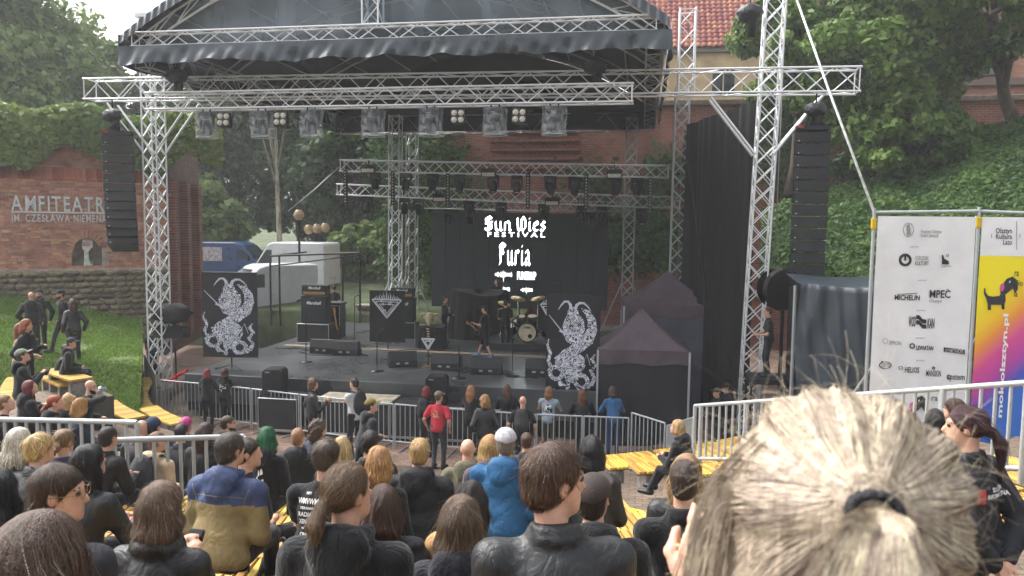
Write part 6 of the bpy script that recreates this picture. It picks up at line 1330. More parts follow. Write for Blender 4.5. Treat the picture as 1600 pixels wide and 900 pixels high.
    for i in (0, 1):
        g.cap(NB-u*.065, SH[i]+u*.008, .05+gi*.7, .05+gi*.7, .03); g.cap(NB-u*.0, SH[i]*.6+NB*.4-u*.03, .045+gi*.4, .04+gi*.4, .03)
        if kind == 'vest' and not (extra and extra.get('sleeves')): g.cap(SH[i], SH[i]+(EL[i]-SH[i])*.2, .055+gi, .055+gi, .02); continue
        if slv < .6: g.cap(SH[i], SH[i]+(EL[i]-SH[i])*.62, .052+gi, .054+gi*1.3, .02)
        else:
            w1 = EL[i]+(WR[i]-EL[i])*(.97*min(1, slv)); g.chain([SH[i], EL[i]], [.05+gi, .042+gi], .045); g.cap(EL[i], w1, .042+gi, .03+gi*.7, .02)
    up = V3(0, 0, 1)
    def ring(rad, dz, r0, back, n=10, fr=.7, op=R(55)):
        q = []
        for i in range(n+1): a = op+(2*math.pi-2*op)*i/n; q.append(NB+V3(math.sin(a)*rad, math.cos(a)*rad*.85-.01, 0)+u*(dz+back*(.5-.5*math.cos(a-math.pi+math.pi))))
        g.chain(q, [r0*(fr+(1-fr)*math.sin(math.pi*i/n)) for i in range(n+1)], .014)
    if kind in ('hoodie',) or (extra and extra.get('hood')):
        ring(.088, .015, .036, .03); g.ell(NB-f*.1-u*.02, (.13, .055, .09), Rl, .035); g.ell(NB-f*.125-u*.09, (.085, .035, .06), Rl, .03)
    elif kind in ('leather', 'jacket', 'shirt', 'puffer', 'vest'): ring(.072, .02, .017, .02, op=R(35)); ring(.078, -.002, .02, .012, op=R(25))
    else: ring(.07, -.008, .01, .012, op=R(5))
    if extra and extra.get('scarf'): ring(.075, .03, .035, .01, op=R(5)); ring(.085, .0, .04, .01, op=R(5))
    g.cutp(Pv-u*(.1 if not sit else .075), -u)
    if kind == 'puffer': 
        zc = (g.a[2][None, None, :]-hipz); g.f = (g.f+.009*np.sin(zc*2*math.pi/.085)).astype(np.float32)
    g.folds({'tee': .004, 'shirt': .004, 'sweater': .004, 'hoodie': .005, 'leather': .005, 'jacket': .006, 'puffer': .004, 'vest': .004}[kind], 42, seed)
    gm = g.mesh('top'); nm = {'tee': 't_shirt', 'sweater': 'sweater', 'hoodie': 'hoodie', 'leather': 'leather_jacket', 'jacket': 'jacket', 'puffer': 'puffer_jacket', 'shirt': 'shirt', 'vest': 'vest'}[kind]
    go = link(nm, gm, clothmat(tc, mk), t, local=True)
    if extra and extra.get('two'):                     # two-tone yoke
        gm.materials.append(clothmat(extra['two'], mk)); pv = Pv+u*.33; c = np.array([p.center for p in gm.polygons]); gm.polygons.foreach_set('material_index', (((c-pv) @ u) > .0).astype(np.int32))
    if d < 6.5 and kind in ('leather', 'jacket', 'hoodie', 'shirt', 'sweater', 'tee'):      # yoke, armhole and centre seams laid on the cloth
        bv = BVHTree.FromPolygons([v.co[:] for v in gm.vertices], [p.vertices[:] for p in gm.polygons]); lines = []
        if kind in ('leather', 'jacket', 'shirt'): lines += [[(-.17+.34*i/14, .375+.012*math.sin(i/14*math.pi)) for i in range(15)], [(-.16+.32*i/14, -.035) for i in range(15)]]
        if kind == 'leather': lines += [[(0, .36-.38*i/10) for i in range(11)]]
        for s in (-1, 1): lines.append([(s*(.19-.035*math.sin(i/10*math.pi)), .44-.26*i/10) for i in range(11)])
        for ln in lines:
            q = []
            for x, z in ln:
                o_ = Vector(Pv)+Vector(u)*z+Vector((x*W_, 0, 0))-Vector(f)*.6; hh_ = bv.ray_cast(o_, Vector(f))
                if hh_[0] and (hh_[0]-o_).length < .75: q.append(hh_[0]+Vector(f)*.0005)
            if len(q) > 4: m = MB(); m.tube(q, .0022, 5); link('seam', m.mesh('seam'), clothmat(tc, mk), go, local=True)
    # ---- trousers, shoes
    lh = max(.03, h*1.2) if not (near and sit) else .034
    l = SDF(axis(lo[0], hi[0], lh), axis(lo[1], hi[1], lh), axis(.0, hipz+.16, lh))
    l.ell(Pv+u*.02, (.152*bulk+.012, .112*bulk+.012, .13), Rl, .04); sh_ = extra.get('shorts') if extra else None
    for i in (0, 1): l.cap(HP[i], KN[i], .085*W_+.012, .062 if not sh_ else .08, .03); (None if sh_ else l.cap(KN[i], AN[i]+V3(0, 0, .01), .062, .05, .02))
    l.folds(.007, 34, seed+1); link('shorts' if sh_ else 'trousers', l.mesh('trousers'), clothmat(legs, 'cloth'), t, local=True)
    if shoes and not (near and sit):
        for i in (0, 1):
            a_ = AN[i]; q = SDF(axis(a_[0]-.1, a_[0]+.1, .027), axis(a_[1]-.12, a_[1]+.26, .027), axis(-.03, .18, .027)); q.cap(a_+V3(0, -.035, -.025), a_+V3(.02*(-1, 1)[i], .16, -.035), .046, .04, .02).cap(a_+V3(0, -.02, 0), a_+V3(0, -.015, .06), .046, .046, .03).cutp((0, 0, 0), (0, 0, -1)); mm = q.mesh('shoe')
            if mm: link('shoe', mm, mat('shoe_black', '16161a', .5) if not sh_ else mat('shoe_blue', '3f5f86', .6), t, local=True)
    # ---- hair
    Hm = Matrix.Translation(HC) @ Matrix(Hr.tolist()).to_4x4()
    style, hc = hair; hh = max(.006, min(h, .02)) if near else min(h, .018); hm = hairmat(hc, hc) if hc else None
    if style not in ('bald', 'none'):
        zl = {'short': -.14, 'buzz': -.14, 'messy': -.16, 'curly': -.2, 'bob': -.24, 'long': -.52, 'pony': -.2, 'bun': -.2, 'mid': -.32}[style]; zl *= 1.0
        q = SDF(axis(-.17, .17, hh), axis(-.24, .17, hh), axis(zl, .2, hh)); T_ = {'short': .008, 'buzz': .003, 'messy': .01, 'curly': .024, 'bob': .013, 'long': .011, 'pony': .006, 'bun': .008, 'mid': .012}[style]
        k_ = hs; q.ell(V3(0, -.014, .034)*k_, V3(.076+T_*.8, .096+T_, .089+T_*1.1)*k_, None, .0)
        if style in ('short', 'buzz', 'messy'): q.ell(V3(0, -.05, -.035)*k_, V3(.062+T_*.6, .054+T_*.6, .055)*k_, None, .03)
        if style in ('bob', 'long', 'mid', 'curly'):
            bt_ = {'bob': -.13, 'curly': -.12, 'mid': -.2, 'long': -.4}[style]
            for s in (-1, 1): q.chain([V3(s*.07, -.01, .03), V3(s*.083, -.01, -.06), V3(s*.082, -.03, bt_*.8)], [.022, .024, .016], .03)
            q.chain([V3(0, -.07, .0), V3(0, -.085, -.1), V3(0, -.085 if style != 'long' else -.11, bt_)], [.05, .05, .03], .04)
            for s in (-1, 1): q.chain([V3(s*.05, -.06, .0), V3(s*.06, -.075, -.1), V3(s*.06, -.075 if style != 'long' else -.1, bt_)], [.036, .036, .02], .04)
        if style == 'curly': q.folds(.022, 75, seed)
        # open the face
        if style in ('short', 'buzz', 'messy', 'pony', 'bun'): q.cutp(V3(0, .078, .056)*k_, V3(0, .75, -.66)); 
        if style in ('pony', 'bun', 'short', 'messy', 'buzz'):
            for s in (-1, 1): q.ell(V3(s*.086, .0, -.012)*k_, V3(.03, .026, .036)*k_, None, .01, sub=True)
        if style in ('bob', 'long', 'curly', 'mid'): q.ell(V3(0, .105, -.05), (.058, .085, .105), None, .02, sub=True); q.ell(V3(0, .1, -.2), (.07, .1, .12), None, .02, sub=True)
        if style == 'bun': q.ell(V3(0, -.13, -.02), (.05, .04, .05), None, .012); q.folds(.006, 120, seed)
        if style == 'pony': q.ell(V3(0, -.125, -.01), (.022, .022, .022), None, .012); q.chain([V3(0, -.13, -.01), V3(.01, -.175, -.07), V3(.02, -.185, -.19)], [.02, .032, .012], .012)
        if style != 'curly': q.folds(.003 if style in ('short', 'buzz') else .006, 60, seed)
        if hat: q.cutp(V3(0, 0, .055), V3(0, -.1, 1))
        ns = q.mesh('hair'); ho = link('hair', ns, hm, t, local=True, M=Hm)
        a = ns.attributes.new('rnd', 'FLOAT', 'FACE'); a.data.foreach_set('value', np.full(len(ns.polygons), .35, np.float32))
        if d < 9:
            vs = np.array([v.co for v in ns.vertices]); n_ = int({True: 1300 if d > 3.3 else 2300, False: 340}[d < 5.2]*(1.3 if style in ('long', 'mid') else 1)); st0 = vs[rs.randint(len(vs), size=n_)]
            crown = V3(.01, -.05, .13)
            if style == 'pony': tie = V3(0, -.125, -.01); fl = lambda P: np.where(((P[:, 1] < -.135) | (P[:, 2] < -.1))[:, None], V3(0, -.15, -1), (tie-P)/(np.linalg.norm(tie-P, axis=1)[:, None]+1e-6))
            elif style in ('short', 'buzz', 'messy', 'bun'):
                def fl(P): v = P-crown; v = v+np.cross(v, V3(0, 0, 1))*.5; return v/(np.linalg.norm(v, axis=1)[:, None]+1e-6)+V3(0, .15, -.35)
            else:
                def fl(P): v = P-V3(.015, P[:, 1].mean()*0-.0, .14)*1.0; v[:, 1] *= .5; return v/(np.linalg.norm(v, axis=1)[:, None]+1e-6)*.6+V3(0, -.1, -1)
            ms = strands(q, st0, {'short': 4, 'buzz': 3, 'messy': 5, 'curly': 5, 'bob': 6, 'long': 8, 'mid': 7, 'pony': 6, 'bun': 5}[style], {'short': .011, 'buzz': .006, 'long': .026, 'mid': .024, 'bob': .022}.get(style, .02), fl, .0008 if d < 3.3 else .0013 if d < 5.2 else .0024, {'messy': .016, 'curly': .016, 'short': .007, 'buzz': .003}.get(style, .006), seed, {'messy': .45, 'curly': 1.0}.get(style, .16), fly=.02 if style in ('short', 'buzz', 'messy') else .1)
            link('hair_strands', ms, hm, ho, local=True)
    if hat:
        hk, hcol = hat[0], hat[1]; q = SDF(axis(-.13, .13, hh), axis(-.15, .24, hh), axis(-.08, .18, hh)); hx = mat('hat_'+hcol, hcol, .85, 0, .2, 30, .5, 160)
        q.ell(V3(0, -.014, .04), (.092, .112, .098 if hk == 'cap' else .108), None, 0); q.cutp(V3(0, 0, .045 if hk == 'cap' else .03), V3(0, .12 if hk == 'cap' else .25, -1))
        if hk == 'cap':
            q2 = SDF(q.a[0], q.a[1], q.a[2]); q2.ell(V3(0, .1, .042), (.078, .1, .012), rotm(0, R(-8)), 0); q.f = np.minimum(q.f, q2.f)
        link('cap' if hk == 'cap' else 'beanie', q.mesh(hk), hx, t, local=True, M=Hm)
    P_ = dict(root=t, top=go, Hm=Hm, HC=HC, Pv=Pv, u=u, f=f, NB=NB, WR=WR, EL=EL, SH=SH, KN=KN, AN=AN, d=d, hp=hp, Hr=Hr); PEOPLE[label] = P_
    if extra and extra.get('backpack'):
        bc = extra['backpack']; c = Pv+u*.3-f*.19; q = SDF(axis(-.22, .22, .014), axis(c[1]-.2, c[1]+.24, .014), axis(c[2]-.32, c[2]+.34, .014))
        q.ell(c, (.155, .09, .25), Rl, .03).ell(c-u*.08-f*.05, (.12, .07, .14), Rl, .03).ell(c-u*.1, (.15, .09, .18), Rl, .03)
        q.folds(.006, 40, 3)
        for s in (-1, 1): q.chain([c+u*.2+ex*s*.07, NB-u*.02+ex*s*.1-f*.02+u*.05, SH[0 if s < 0 else 1]*.6+NB*.4+f*.07, Pv+u*.3+ex*s*.14+f*.12], [.02, .022, .02, .016], .01)
        link('backpack', q.mesh('backpack'), mat('pack_'+bc, bc, .75, 0, .2, 9, .4, 120), t, local=True)
    if extra and extra.get('glasses'):
        m = MB()
        for s in (-1, 1): m.tube([hp(s*.034+.024*math.cos(a/10*6.2832), .104, .008+.021*math.sin(a/10*6.2832)) for a in range(11)], .0016, 5, cap=False); m.tube([hp(s*.058, .102, .014), hp(s*.078, .06, .014), hp(s*.08, -.01, .008)], .0016, 5)
        m.tube([hp(-.01, .106, .012), hp(.01, .106, .012)], .0016, 5); link('glasses', m.mesh('glasses'), mat('thin_wire', '8f7a5a', .3, .7), t, local=True)
    if extra and extra.get('beard'):
        q = SDF(axis(-.09, .09, .009), axis(-.02, .14, .009), axis(-.17, .0, .009)); q.ell(V3(0, .05, -.085), (.056, .052, .05), None, .01).ell(V3(0, .03, -.06), (.066, .05, .05), None, .02); q.ell(V3(0, .098, -.052), (.028, .02, .014), None, .01, sub=True); q.cutp(V3(0, .0, -.04), V3(0, .3, 1)); mm = q.mesh('beard')
        if mm: link('beard', mm, hairmat(extra['beard'], extra['beard']), t, local=True, M=Hm)
    return P_
def on_back(P, items, m_=None, dep=.006, side=-1):
    """print on the back of a garment: flat shapes laid onto the cloth surface. items: (mesh, x, z, scale)"""
    me = P['top'].data; bv = BVHTree.FromPolygons([v.co[:] for v in me.vertices], [p.vertices[:] for p in me.polygons])
    for it in items:
        g, x, z, sx, sz, mm = it; bm = bmesh.new(); bm.from_mesh(g); bmesh.ops.triangulate(bm, faces=bm.faces[:]); bmesh.ops.subdivide_edges(bm, edges=[e for e in bm.edges if e.calc_length()*max(sx, sz) > .035], cuts=1, use_grid_fill=False)
        for v in bm.verts:
            o = Vector(P['Pv'])+Vector(P['u'])*(z+v.co.y*sz)+Vector((1, 0, 0))*(x+v.co.x*sx)*(1 if side < 0 else -1)+Vector(P['f'])*side*.6; hit_ = bv.ray_cast(o, Vector(P['f'])*-side)
            v.co = hit_[0]+Vector(P['f'])*side*dep if hit_[0] else Vector(P['Pv'])
        q = bpy.data.meshes.new('print'); bm.to_mesh(q); bm.free(); link('print', q, mm or m_ or WHT, P['top'], local=True)
def tmesh(s, bold=.02): me = text_mesh(s, 1, 0, 'CENTER', bold); return me
def blobm(seed, n=9):
    rs = random.Random(seed); m = MB()
    for i in range(n): a = Vector((rs.uniform(-.5, .5), rs.uniform(-.5, .5), 0)); w_ = rs.uniform(.04, .16); hh = rs.uniform(.06, .25); m.add([a+Vector((-w_, -hh*.6, 0)), a+Vector((w_, -hh*.3, 0)), a+Vector((w_*.5, hh, 0)), a+Vector((-w_*.7, hh*.5, 0))], [(0, 1, 2, 3)])
    return m.mesh('blob')
def quadm(w=1, h=1): m = MB(); m.add([(-w/2, -h/2, 0), (w/2, -h/2, 0), (w/2, h/2, 0), (-w/2, h/2, 0)], [(0, 1, 2, 3)]); return m.mesh('quad')
def item(name, label, cat, loc): return thing(name, label, cat, loc)
# ------------------------------------------------------------------ the crowd
BK1, BK2, CHAR, NAVY = '15161a', '1d1d21', '2b2c31', '1d2536'
GS = 'seated audience'; GF = 'people standing at the pit barriers'
# nearest rows
person('long brown haired head cut off at the bottom left corner', 62, 892, 1.45, face=12, hair=('long', '5a4638'), top=('sweater', BK2), sex='f', snap=False)
P = person('man in glasses and dark jacket looking right, lower left', 92, 772, 3.0, face=0, hair=('short', '4b382b'), top=('jacket', CHAR), look=(-68, 2), extra=dict(glasses=1, eyes=1))
person('person in black hood at the far left edge', -4, 770, 3.3, face=15, hair=('long', '15161a'), top=('hoodie', BK1))
P = person('brown bobbed woman in black leather jacket and dark scarf', 254, 792, 3.3, face=5, hair=('bob', '705a46'), top=('leather', '1a1b1e'), sex='f', look=(-8, -4), arms='phone', extra=dict(scarf=1), bulk=1.08)
person('woman with long black hair in leather jacket with studs', 140, 722, 4.7, face=-5, hair=('long', '1c181a'), top=('leather', '17181b'), sex='f', look=(-12, -6), arms='knees')
person('woman with short yellow blond crop and dark vest', 62, 702, 5.1, face=0, hair=('messy', 'd3b57c'), top=('leather', '232429'), sex='f', look=(-30, 0), hs=1.04)
person('person with long white hair at the left edge', 30, 692, 5.3, face=10, hair=('mid', 'd8d2c2'), top=('jacket', CHAR), sex='f')
P = person('woman with loose blond bun in colourful patterned top', 100, 690, 6.3, face=5, hair=('bun', '8d7350'), top=('shirt', '2f3350'), sex='f')
on_back(P, [(blobm(i), (i % 3-1)*.1, .12+.11*(i//3), .12, .12, mat(c, c, .8)) for i, c in enumerate(('5b7f54', '8e5d86', '4a6aa0', 'a56a72', '6a9a86', '5b5fa0', '7fa06a', '8f6f9f', '5f7fb0'))])
person('man in black jacket leaning forward left of the beige hoodie', 170, 684, 7.2, face=-8, hair=('short', '2a211d'), top=('jacket', BK2), arms='knees', lean=22)
person('man in beige hoodie wearing a dark grey backpack', 246, 690, 7.6, face=-10, hair=('buzz', '7c6148'), top=('hoodie', 'c2ab8d'), look=(-25, 0), legs='2d3d5c', extra=dict(backpack='2d2f34'))
person('man in navy and khaki two tone rain jacket seen from behind', 361, 703, 4.9, face=-3, hair=('short', '4d443b'), top=('jacket', '8a7a55'), bulk=1.22, look=(-18, 0), extra=dict(two='3a4768', hood=1), lean=14)
person('man in dark shirt just right of the khaki jacket', 388, 708, 5.7, face=-20, hair=('short', '40362e'), top=('tee', '20222a'), look=(-50, 0))
P = person('man in black t-shirt with white festival line-up print', 511, 713, 4.7, face=2, hair=('messy', '5c4f44'), top=('tee', '191a1f'), hs=.94, bulk=1.15, look=(-12, 0), arms='knees', lean=15)
on_back(P, [(tmesh(s), -.07+.0*i, z, w, h_, WHT) for i, (s, z, w, h_) in enumerate((('FEST', .43, .02, .02), ('VVMVWM', .37, .035, .05), ('VERANIA', .335, .026, .024), ('RADIAT', .29, .036, .04), ('XENOM', .245, .03, .04), ('-vYv-', .21, .03, .03), ('CRIES', .17, .03, .03)))])
P = person('man with brown hair in a low ponytail and black hoodie', 544, 772, 3.1, face=3, hair=('pony', '6f5843'), top=('hoodie', '17181b'), look=(-32, -4), bulk=1.18, hs=1.06)
person('person with straight dark brown hair in black puffer jacket', 600, 792, 4.1, face=8, hair=('bob', '4a3226'), top=('puffer', '1b1c20'), sex='f')
person('person with shaggy brown bob and black hoodie at bottom centre', 722, 815, 3.0, face=6, hair=('bob', '665240'), top=('hoodie', '1a1b22'), sex='f', look=(-15, -6))
person('dark haired person in camel coat behind the shaggy bob', 736, 786, 3.9, face=-8, hair=('mid', '2a2220'), top=('jacket', 'ab8455'), sex='f', bulk=1.2)
person('woman with smooth blond bob and black sweater', 592, 722, 5.0, face=2, hair=('bob', 'b98d58'), top=('sweater', '15181b'), sex='f', legs='33456a')
P = person('blond person in wide black jacket with raised hood collar', 656, 708, 5.2, face=4, hair=('short', 'bf9d68'), top=('jacket', '1c1d21'), bulk=1.3, lean=16, extra=dict(hood=1, scarf=1))
person('man in bright blue jacket and pale cap', 790, 693, 5.8, face=0, hair=('short', '8a7d70'), top=('jacket', '24567f'), hat=('cap', 'b4b2b8'), bulk=1.22, extra=dict(hood=1), look=(10, 0), lean=16)
person('bald man in olive hooded coat', 731, 703, 6.9, face=4, hair=('bald', ''), top=('hoodie', '5d5a48'))
person('blond child beside the blue jacket', 766, 700, 6.4, face=4, hair=('bob', 'b9945c'), top=('hoodie', '4b4650'), sex='f')
P = person('person with bright green dreadlocks and black hoodie', 418, 684, 7.2, face=2, hair=('mid', '14603a'), top=('hoodie', BK1), sex='f')
on_back(P, [(blobm(3), 0, .25, .1, .2, WHT)])
person('man with shaved head in black rain jacket', 466, 684, 8.4, face=5, hair=('buzz', 'a8805f'), top=('jacket', BK2), extra=dict(hood=1))
person('curly brown haired person beside the shaved head', 498, 670, 8.6, face=-15, hair=('curly', '4d3b2c'), top=('jacket', NAVY), look=(-30, 0))
person('blond person half hidden behind the line-up t-shirt', 534, 703, 6.2, face=0, hair=('mid', 'c8ad78'), top=('jacket', BK2), sex='f')
person('dark cropped head behind the smooth blond bob', 578, 692, 6.8, face=10, hair=('short', '2d2622'), top=('jacket', CHAR))
P = person('man in black leather jacket turning his face right', 866, 752, 2.35, face=12, hair=('short', '5a4334'), top=('leather', '1e2022'), look=(-66, 2), bulk=1.16, hs=1.08, skin='c4967e', extra=dict(eyes=1), snap=False)
person('woman with long black hair in black leather jacket', 924, 704, 5.2, face=8, hair=('long', '131316'), top=('leather', '18191c'), sex='f')
person('man in brown cap and black hoodie behind the leather jacket', 928, 780, 3.5, face=6, hair=('buzz', '3a2e28'), top=('hoodie', '18191b'), hat=('cap', '3a302c'), look=(-20, -8), bulk=1.15, lean=18)
P = person('short haired boy in black jacket with bordered back patch', 1068, 752, 3.4, face=12, hair=('buzz', '4b3e34'), top=('shirt', '16171a'), look=(-12, 0), bulk=1.15, arms='crossed')
on_back(P, [(quadm(), .06, .36, .24, .095, mat('patch_gold', 'b59a38', .7)), (quadm(), .06, .36, .225, .082, mat('patch_grey', 'a9a9ad', .8))], dep=.006)
on_back(P, [(tmesh('NAPALM'), .06, .355, .055, .05, INK), (tmesh('|||||||'), .06, .33, .06, .03, INK)], dep=.012)
person('blond long haired girl in leather jacket behind the patch jacket', 1072, 738, 4.5, face=-5, hair=('long', 'a2825a'), top=('leather', '1a1b1d'), sex='f')
P = person('blond girl in black sitting alone on the right benches', 1058, 668, 10.8, face=60, hair=('mid', 'b99a66'), top=('hoodie', BK1), sex='f', look=(20, -5), arms='knees', lean=22, feet=[(-.1, .62, .12), (.1, .66, .14)])
# left wing, lower rows
for spec in (
    dict(label='fair short haired man at the far left edge looking down', px=9, py=630, d=9.8, face=-20, hair=('short', '8d6d4a'), top=('tee', BK2), look=(-40, -15)),
    dict(label='woman with long dark red hair looking at her phone', px=48, py=605, d=11.6, face=-35, hair=('long', '6d2620'), top=('hoodie', BK2), sex='f', look=(-25, -15), arms='phone'),
    dict(label='ginger ponytailed woman in black between two blond heads', px=87, py=630, d=10.4, face=-35, hair=('pony', 'a04e22'), top=('hoodie', BK1), sex='f', look=(-30, -8), hs=1.05),
    dict(label='person with wavy blond hair left of the drinking man', px=109, py=628, d=10.9, face=-20, hair=('curly', 'c4a06a'), top=('hoodie', BK1), sex='f'),
    dict(label='person with curly golden hair next to the drinking man', px=126, py=636, d=10.4, face=-15, hair=('curly', 'b98d4e'), top=('jacket', NAVY), sex='f'),
    dict(label='bald bearded man in black drinking from a can', px=142, py=604, d=11.2, face=-50, hair=('bald', ''), top=('sweater', BK1), look=(-25, 6), arms=[(-.12, .28, .6), (.1, .26, 1.08)], extra=dict(beard='3a2a20', eyes=1), bulk=1.15),
    dict(label='man in black with cap seated cross legged by the lawn', px=112, py=536, d=16.5, face=-60, hair=('short', '2b211c'), top=('hoodie', BK1), look=(-20, 0), hat=('cap', '2a303a')),
    dict(label='dark haired seated man in black leaning forward on bench end', px=104, py=546, d=15.0, face=-55, hair=('messy', '35281f'), top=('jacket', BK1), look=(-20, 0), lean=20, arms='knees'),
    dict(label='man in grey green cap and black hoodie checking his phone', px=36, py=556, d=13.8, pose='stand', face=-45, hair=('short', '4b3a2c'), top=('hoodie', BK1), legs='6b5f4e', look=(-10, -20), arms='phone', hat=('cap', '77806f')),
    dict(label='long haired person in beige sweater standing on the left rows', px=33, py=514, d=15.6, pose='stand', face=-60, hair=('long', '8a5230'), top=('sweater', 'a58f76'), legs='241f20', sex='f', look=(0, -5)),
    dict(label='ginger person with black jacket over arm beside beige sweater', px=42, py=508, d=16.6, pose='stand', face=-70, hair=('mid', '9a5a30'), top=('jacket', BK1), sex='f', arms='bag'),
): person(group=GS if spec.get('pose') != 'stand' else None, **spec)
# steps and seats under the people beside the lawn
for i, (lb, seat) in enumerate((('man in black with cap seated cross legged by the lawn', 1), ('dark haired seated man in black leaning forward on bench end', 1), ('long haired person in beige sweater standing on the left rows', 0), ('ginger person with black jacket over arm beside beige sweater', 0))):
    b0 = PEOPLE[lb]['root'].matrix_basis.to_translation(); z0_ = zt(b0.x, b0.y); th = math.atan2(b0.y-AC.y, b0.x-AC.x); r_ = math.hypot(b0.x-AC.x, b0.y-AC.y)
    if b0.z-z0_ > .05: tag(block('terrace_step', (b0.x, b0.y, (b0.z+z0_)/2-.1), (1.3, 1.5, b0.z-z0_+.2-.004*i), PAVE2, None, RZ(th), bev=.01), kind='structure')
    if seat: bench(['yellow slatted bench under the seated man in the cap', 'yellow slatted bench under the man leaning forward by the lawn'][i], r_, th-R(4), th+R(4), b0.z, grp=None)
# four on the lawn
for lb, px, py, fc, hr, tp, kw in (('bald man in black on the lawn, back to camera', 49, 463, 20, ('bald', ''), ('hoodie', BK1), {}), ('man in black beanie on the lawn facing his friends', 60, 459, -150, ('buzz', '2a211c'), ('hoodie', BK1), dict(hat=('beanie', '15161a'), extra=dict(beard='2a1f1a', eyes=1))),
        ('man in black cap and printed t-shirt on the lawn', 94, 460, 150, ('buzz', '2a211c'), ('tee', BK1), dict(hat=('cap', '15161a'), extra=dict(eyes=1, beard='3a2a20'), pose='walk', sleeve=2)), ('woman with long brown hair in leather jacket on the lawn', 113, 474, 60, ('long', '4b3025'), ('leather', '1c1d20'), dict(sex='f'))):
    r_ = ray(px, py); d_ = 21.5
    for k in range(60):
        d_ = 20+k*.08; p = CC+r_*d_
        if p.z-1.6 <= lawnz(p.x, p.y): break
    kw.setdefault('pose', 'stand'); person(lb, px, py, d_, face=fc, hair=hr, top=tp, arms='side' if fc != 20 else 'pockets', snap=False, group='friends standing on the lawn', **kw)
# security, pit side
P = person('security guard in black with red badge at the left tower', 237, 518, None, 'stand', 175, ('short', '2d231c'), ('jacket', BK1), look=(-10, 0), arms='hipr', floor=.25, bulk=1.3, extra=dict(eyes=1))
on_back(P, [(blobm(5, 6), .08, .34, .08, .08, RED)], side=1)
person('woman with red hair in black leaning on the barrier', 324, 583, None, 'stand', 0, ('mid', '8f2a22'), ('hoodie', BK1), arms='rail', floor=-.05, sex='f', group=GF, hgt=.97)
P = person('woman in black hoodie with green and white back print', 352, 582, None, 'stand', -5, ('mid', '4a2420'), ('hoodie', BK1), arms='rail', floor=-.05, sex='f', group=GF, hgt=.97)
on_back(P, [(blobm(7, 8), 0, .38, .2, .08, mat('acid_green', '86c22a', .7)), (blobm(8, 14), 0, .25, .2, .2, WHT)])
P = person('long haired person in leather jacket holding a beer cup', 490, 600, None, 'stand', -60, ('curly', '5b4130'), ('leather', '1d1d1f'), look=(-20, 0), arms=[(-.24, .06, .9), (.12, .3, 1.22)], floor=.45, group=GF)
P = person('young man in white t-shirt with black backpack straps', 553, 599, None, 'stand', 55, ('short', '2f2520'), ('tee', 'c9cacb'), look=(20, 0), arms='crossed', floor=.55, group=GF, extra=dict(backpack='17181c', eyes=1))
person('man in yellow black cap and charcoal hoodie walking past', 581, 634, None, 'walk', -50, ('buzz', '2a211c'), ('hoodie', '22232a'), look=(-25, -12), floor=.9, hat=('cap', '6b6326'), lean=14, bulk=1.1)
person('redhead in black at the barrier left of the red shirt', 667, 611, None, 'stand', -10, ('bob', '7d2c24'), ('tee', BK2), arms='rail', floor=.0, sex='f', group=GF, sleeve=2, extra=dict(backpack='1d1f22'))
P = person('man in red t-shirt and camouflage cap, back to camera', 686, 620, None, 'stand', -8, ('buzz', '6b5138'), ('tee', 'b02a38'), legs='34383f', look=(-20, 0), arms='side', floor=.15, bulk=1.15, hat=('cap', '6d6a52'))
on_back(P, [(blobm(9, 16), 0, .32, .14, .16, mat('cream_print', 'cdb08a', .8))])
person('woman with long strawberry blond hair at the barrier', 736, 609, None, 'stand', -10, ('long', 'a87848'), ('tee', BK2), arms='rail', floor=.05, sex='f', group=GF)
person('curly blond person in patched leather jacket near the barrier', 757, 626, None, 'stand', 20, ('curly', 'a5804e'), ('leather', '1d1e21'), look=(20, 0), floor=.2, sex='f', group=GF, arms='pockets')
person('person with long brown hair between leather jacket and bald man', 793, 608, None, 'stand', 0, ('long', '5a4030'), ('jacket', BK2), arms='rail', floor=.0, sex='f', group=GF)
person('bald man with black backpack facing the stage', 817, 627, None, 'stand', 0, ('bald', ''), ('tee', BK1), floor=.2, group=GF, arms='side', extra=dict(backpack='26282b'))
P = person('long haired person in pale denim patch vest over black', 858, 611, None, 'stand', -5, ('mid', '8a6844'), ('vest', '8fa3ae'), legs='4a4936', arms='rail', floor=.0, group=GF, extra=dict(sleeves=0))
on_back(P, [(quadm(), 0, .27, .22, .2, mat('patch_black', '1b1a1f', .8)), (blobm(12, 8), 0, .42, .24, .08, mat('patch_red', 'a02a38', .8))]); on_back(P, [(blobm(13, 12), 0, .27, .16, .17, WHT)], dep=.012)
person('long brown haired person in black jacket at the barrier', 910, 616, None, 'stand', 0, ('long', '6d4a30'), ('jacket', BK2), arms='rail', floor=.05, group=GF)
person('person in blue denim shirt leaning on the barrier by the tent', 957, 611, None, 'stand', 15, ('bob', '4a3728'), ('shirt', '35608c'), legs='2d4a78', arms='rail', floor=.0, sex='f', group=GF, lean=12)
for lb, px, py, fl, ht_, c in (('security man in black cap behind the stair railing, left of two', 1120, 613, .0, '17181b', BK1), ('security man in black cap and glasses behind the stair railing', 1134, 606, .0, '17181b', BK2)):
    person(lb, px, py, None, 'stand', 110, ('buzz', '3a2c22'), ('jacket', c), look=(15, 0), floor=fl, hat=('cap', ht_), extra=dict(eyes=1, glasses=(px > 1130)))
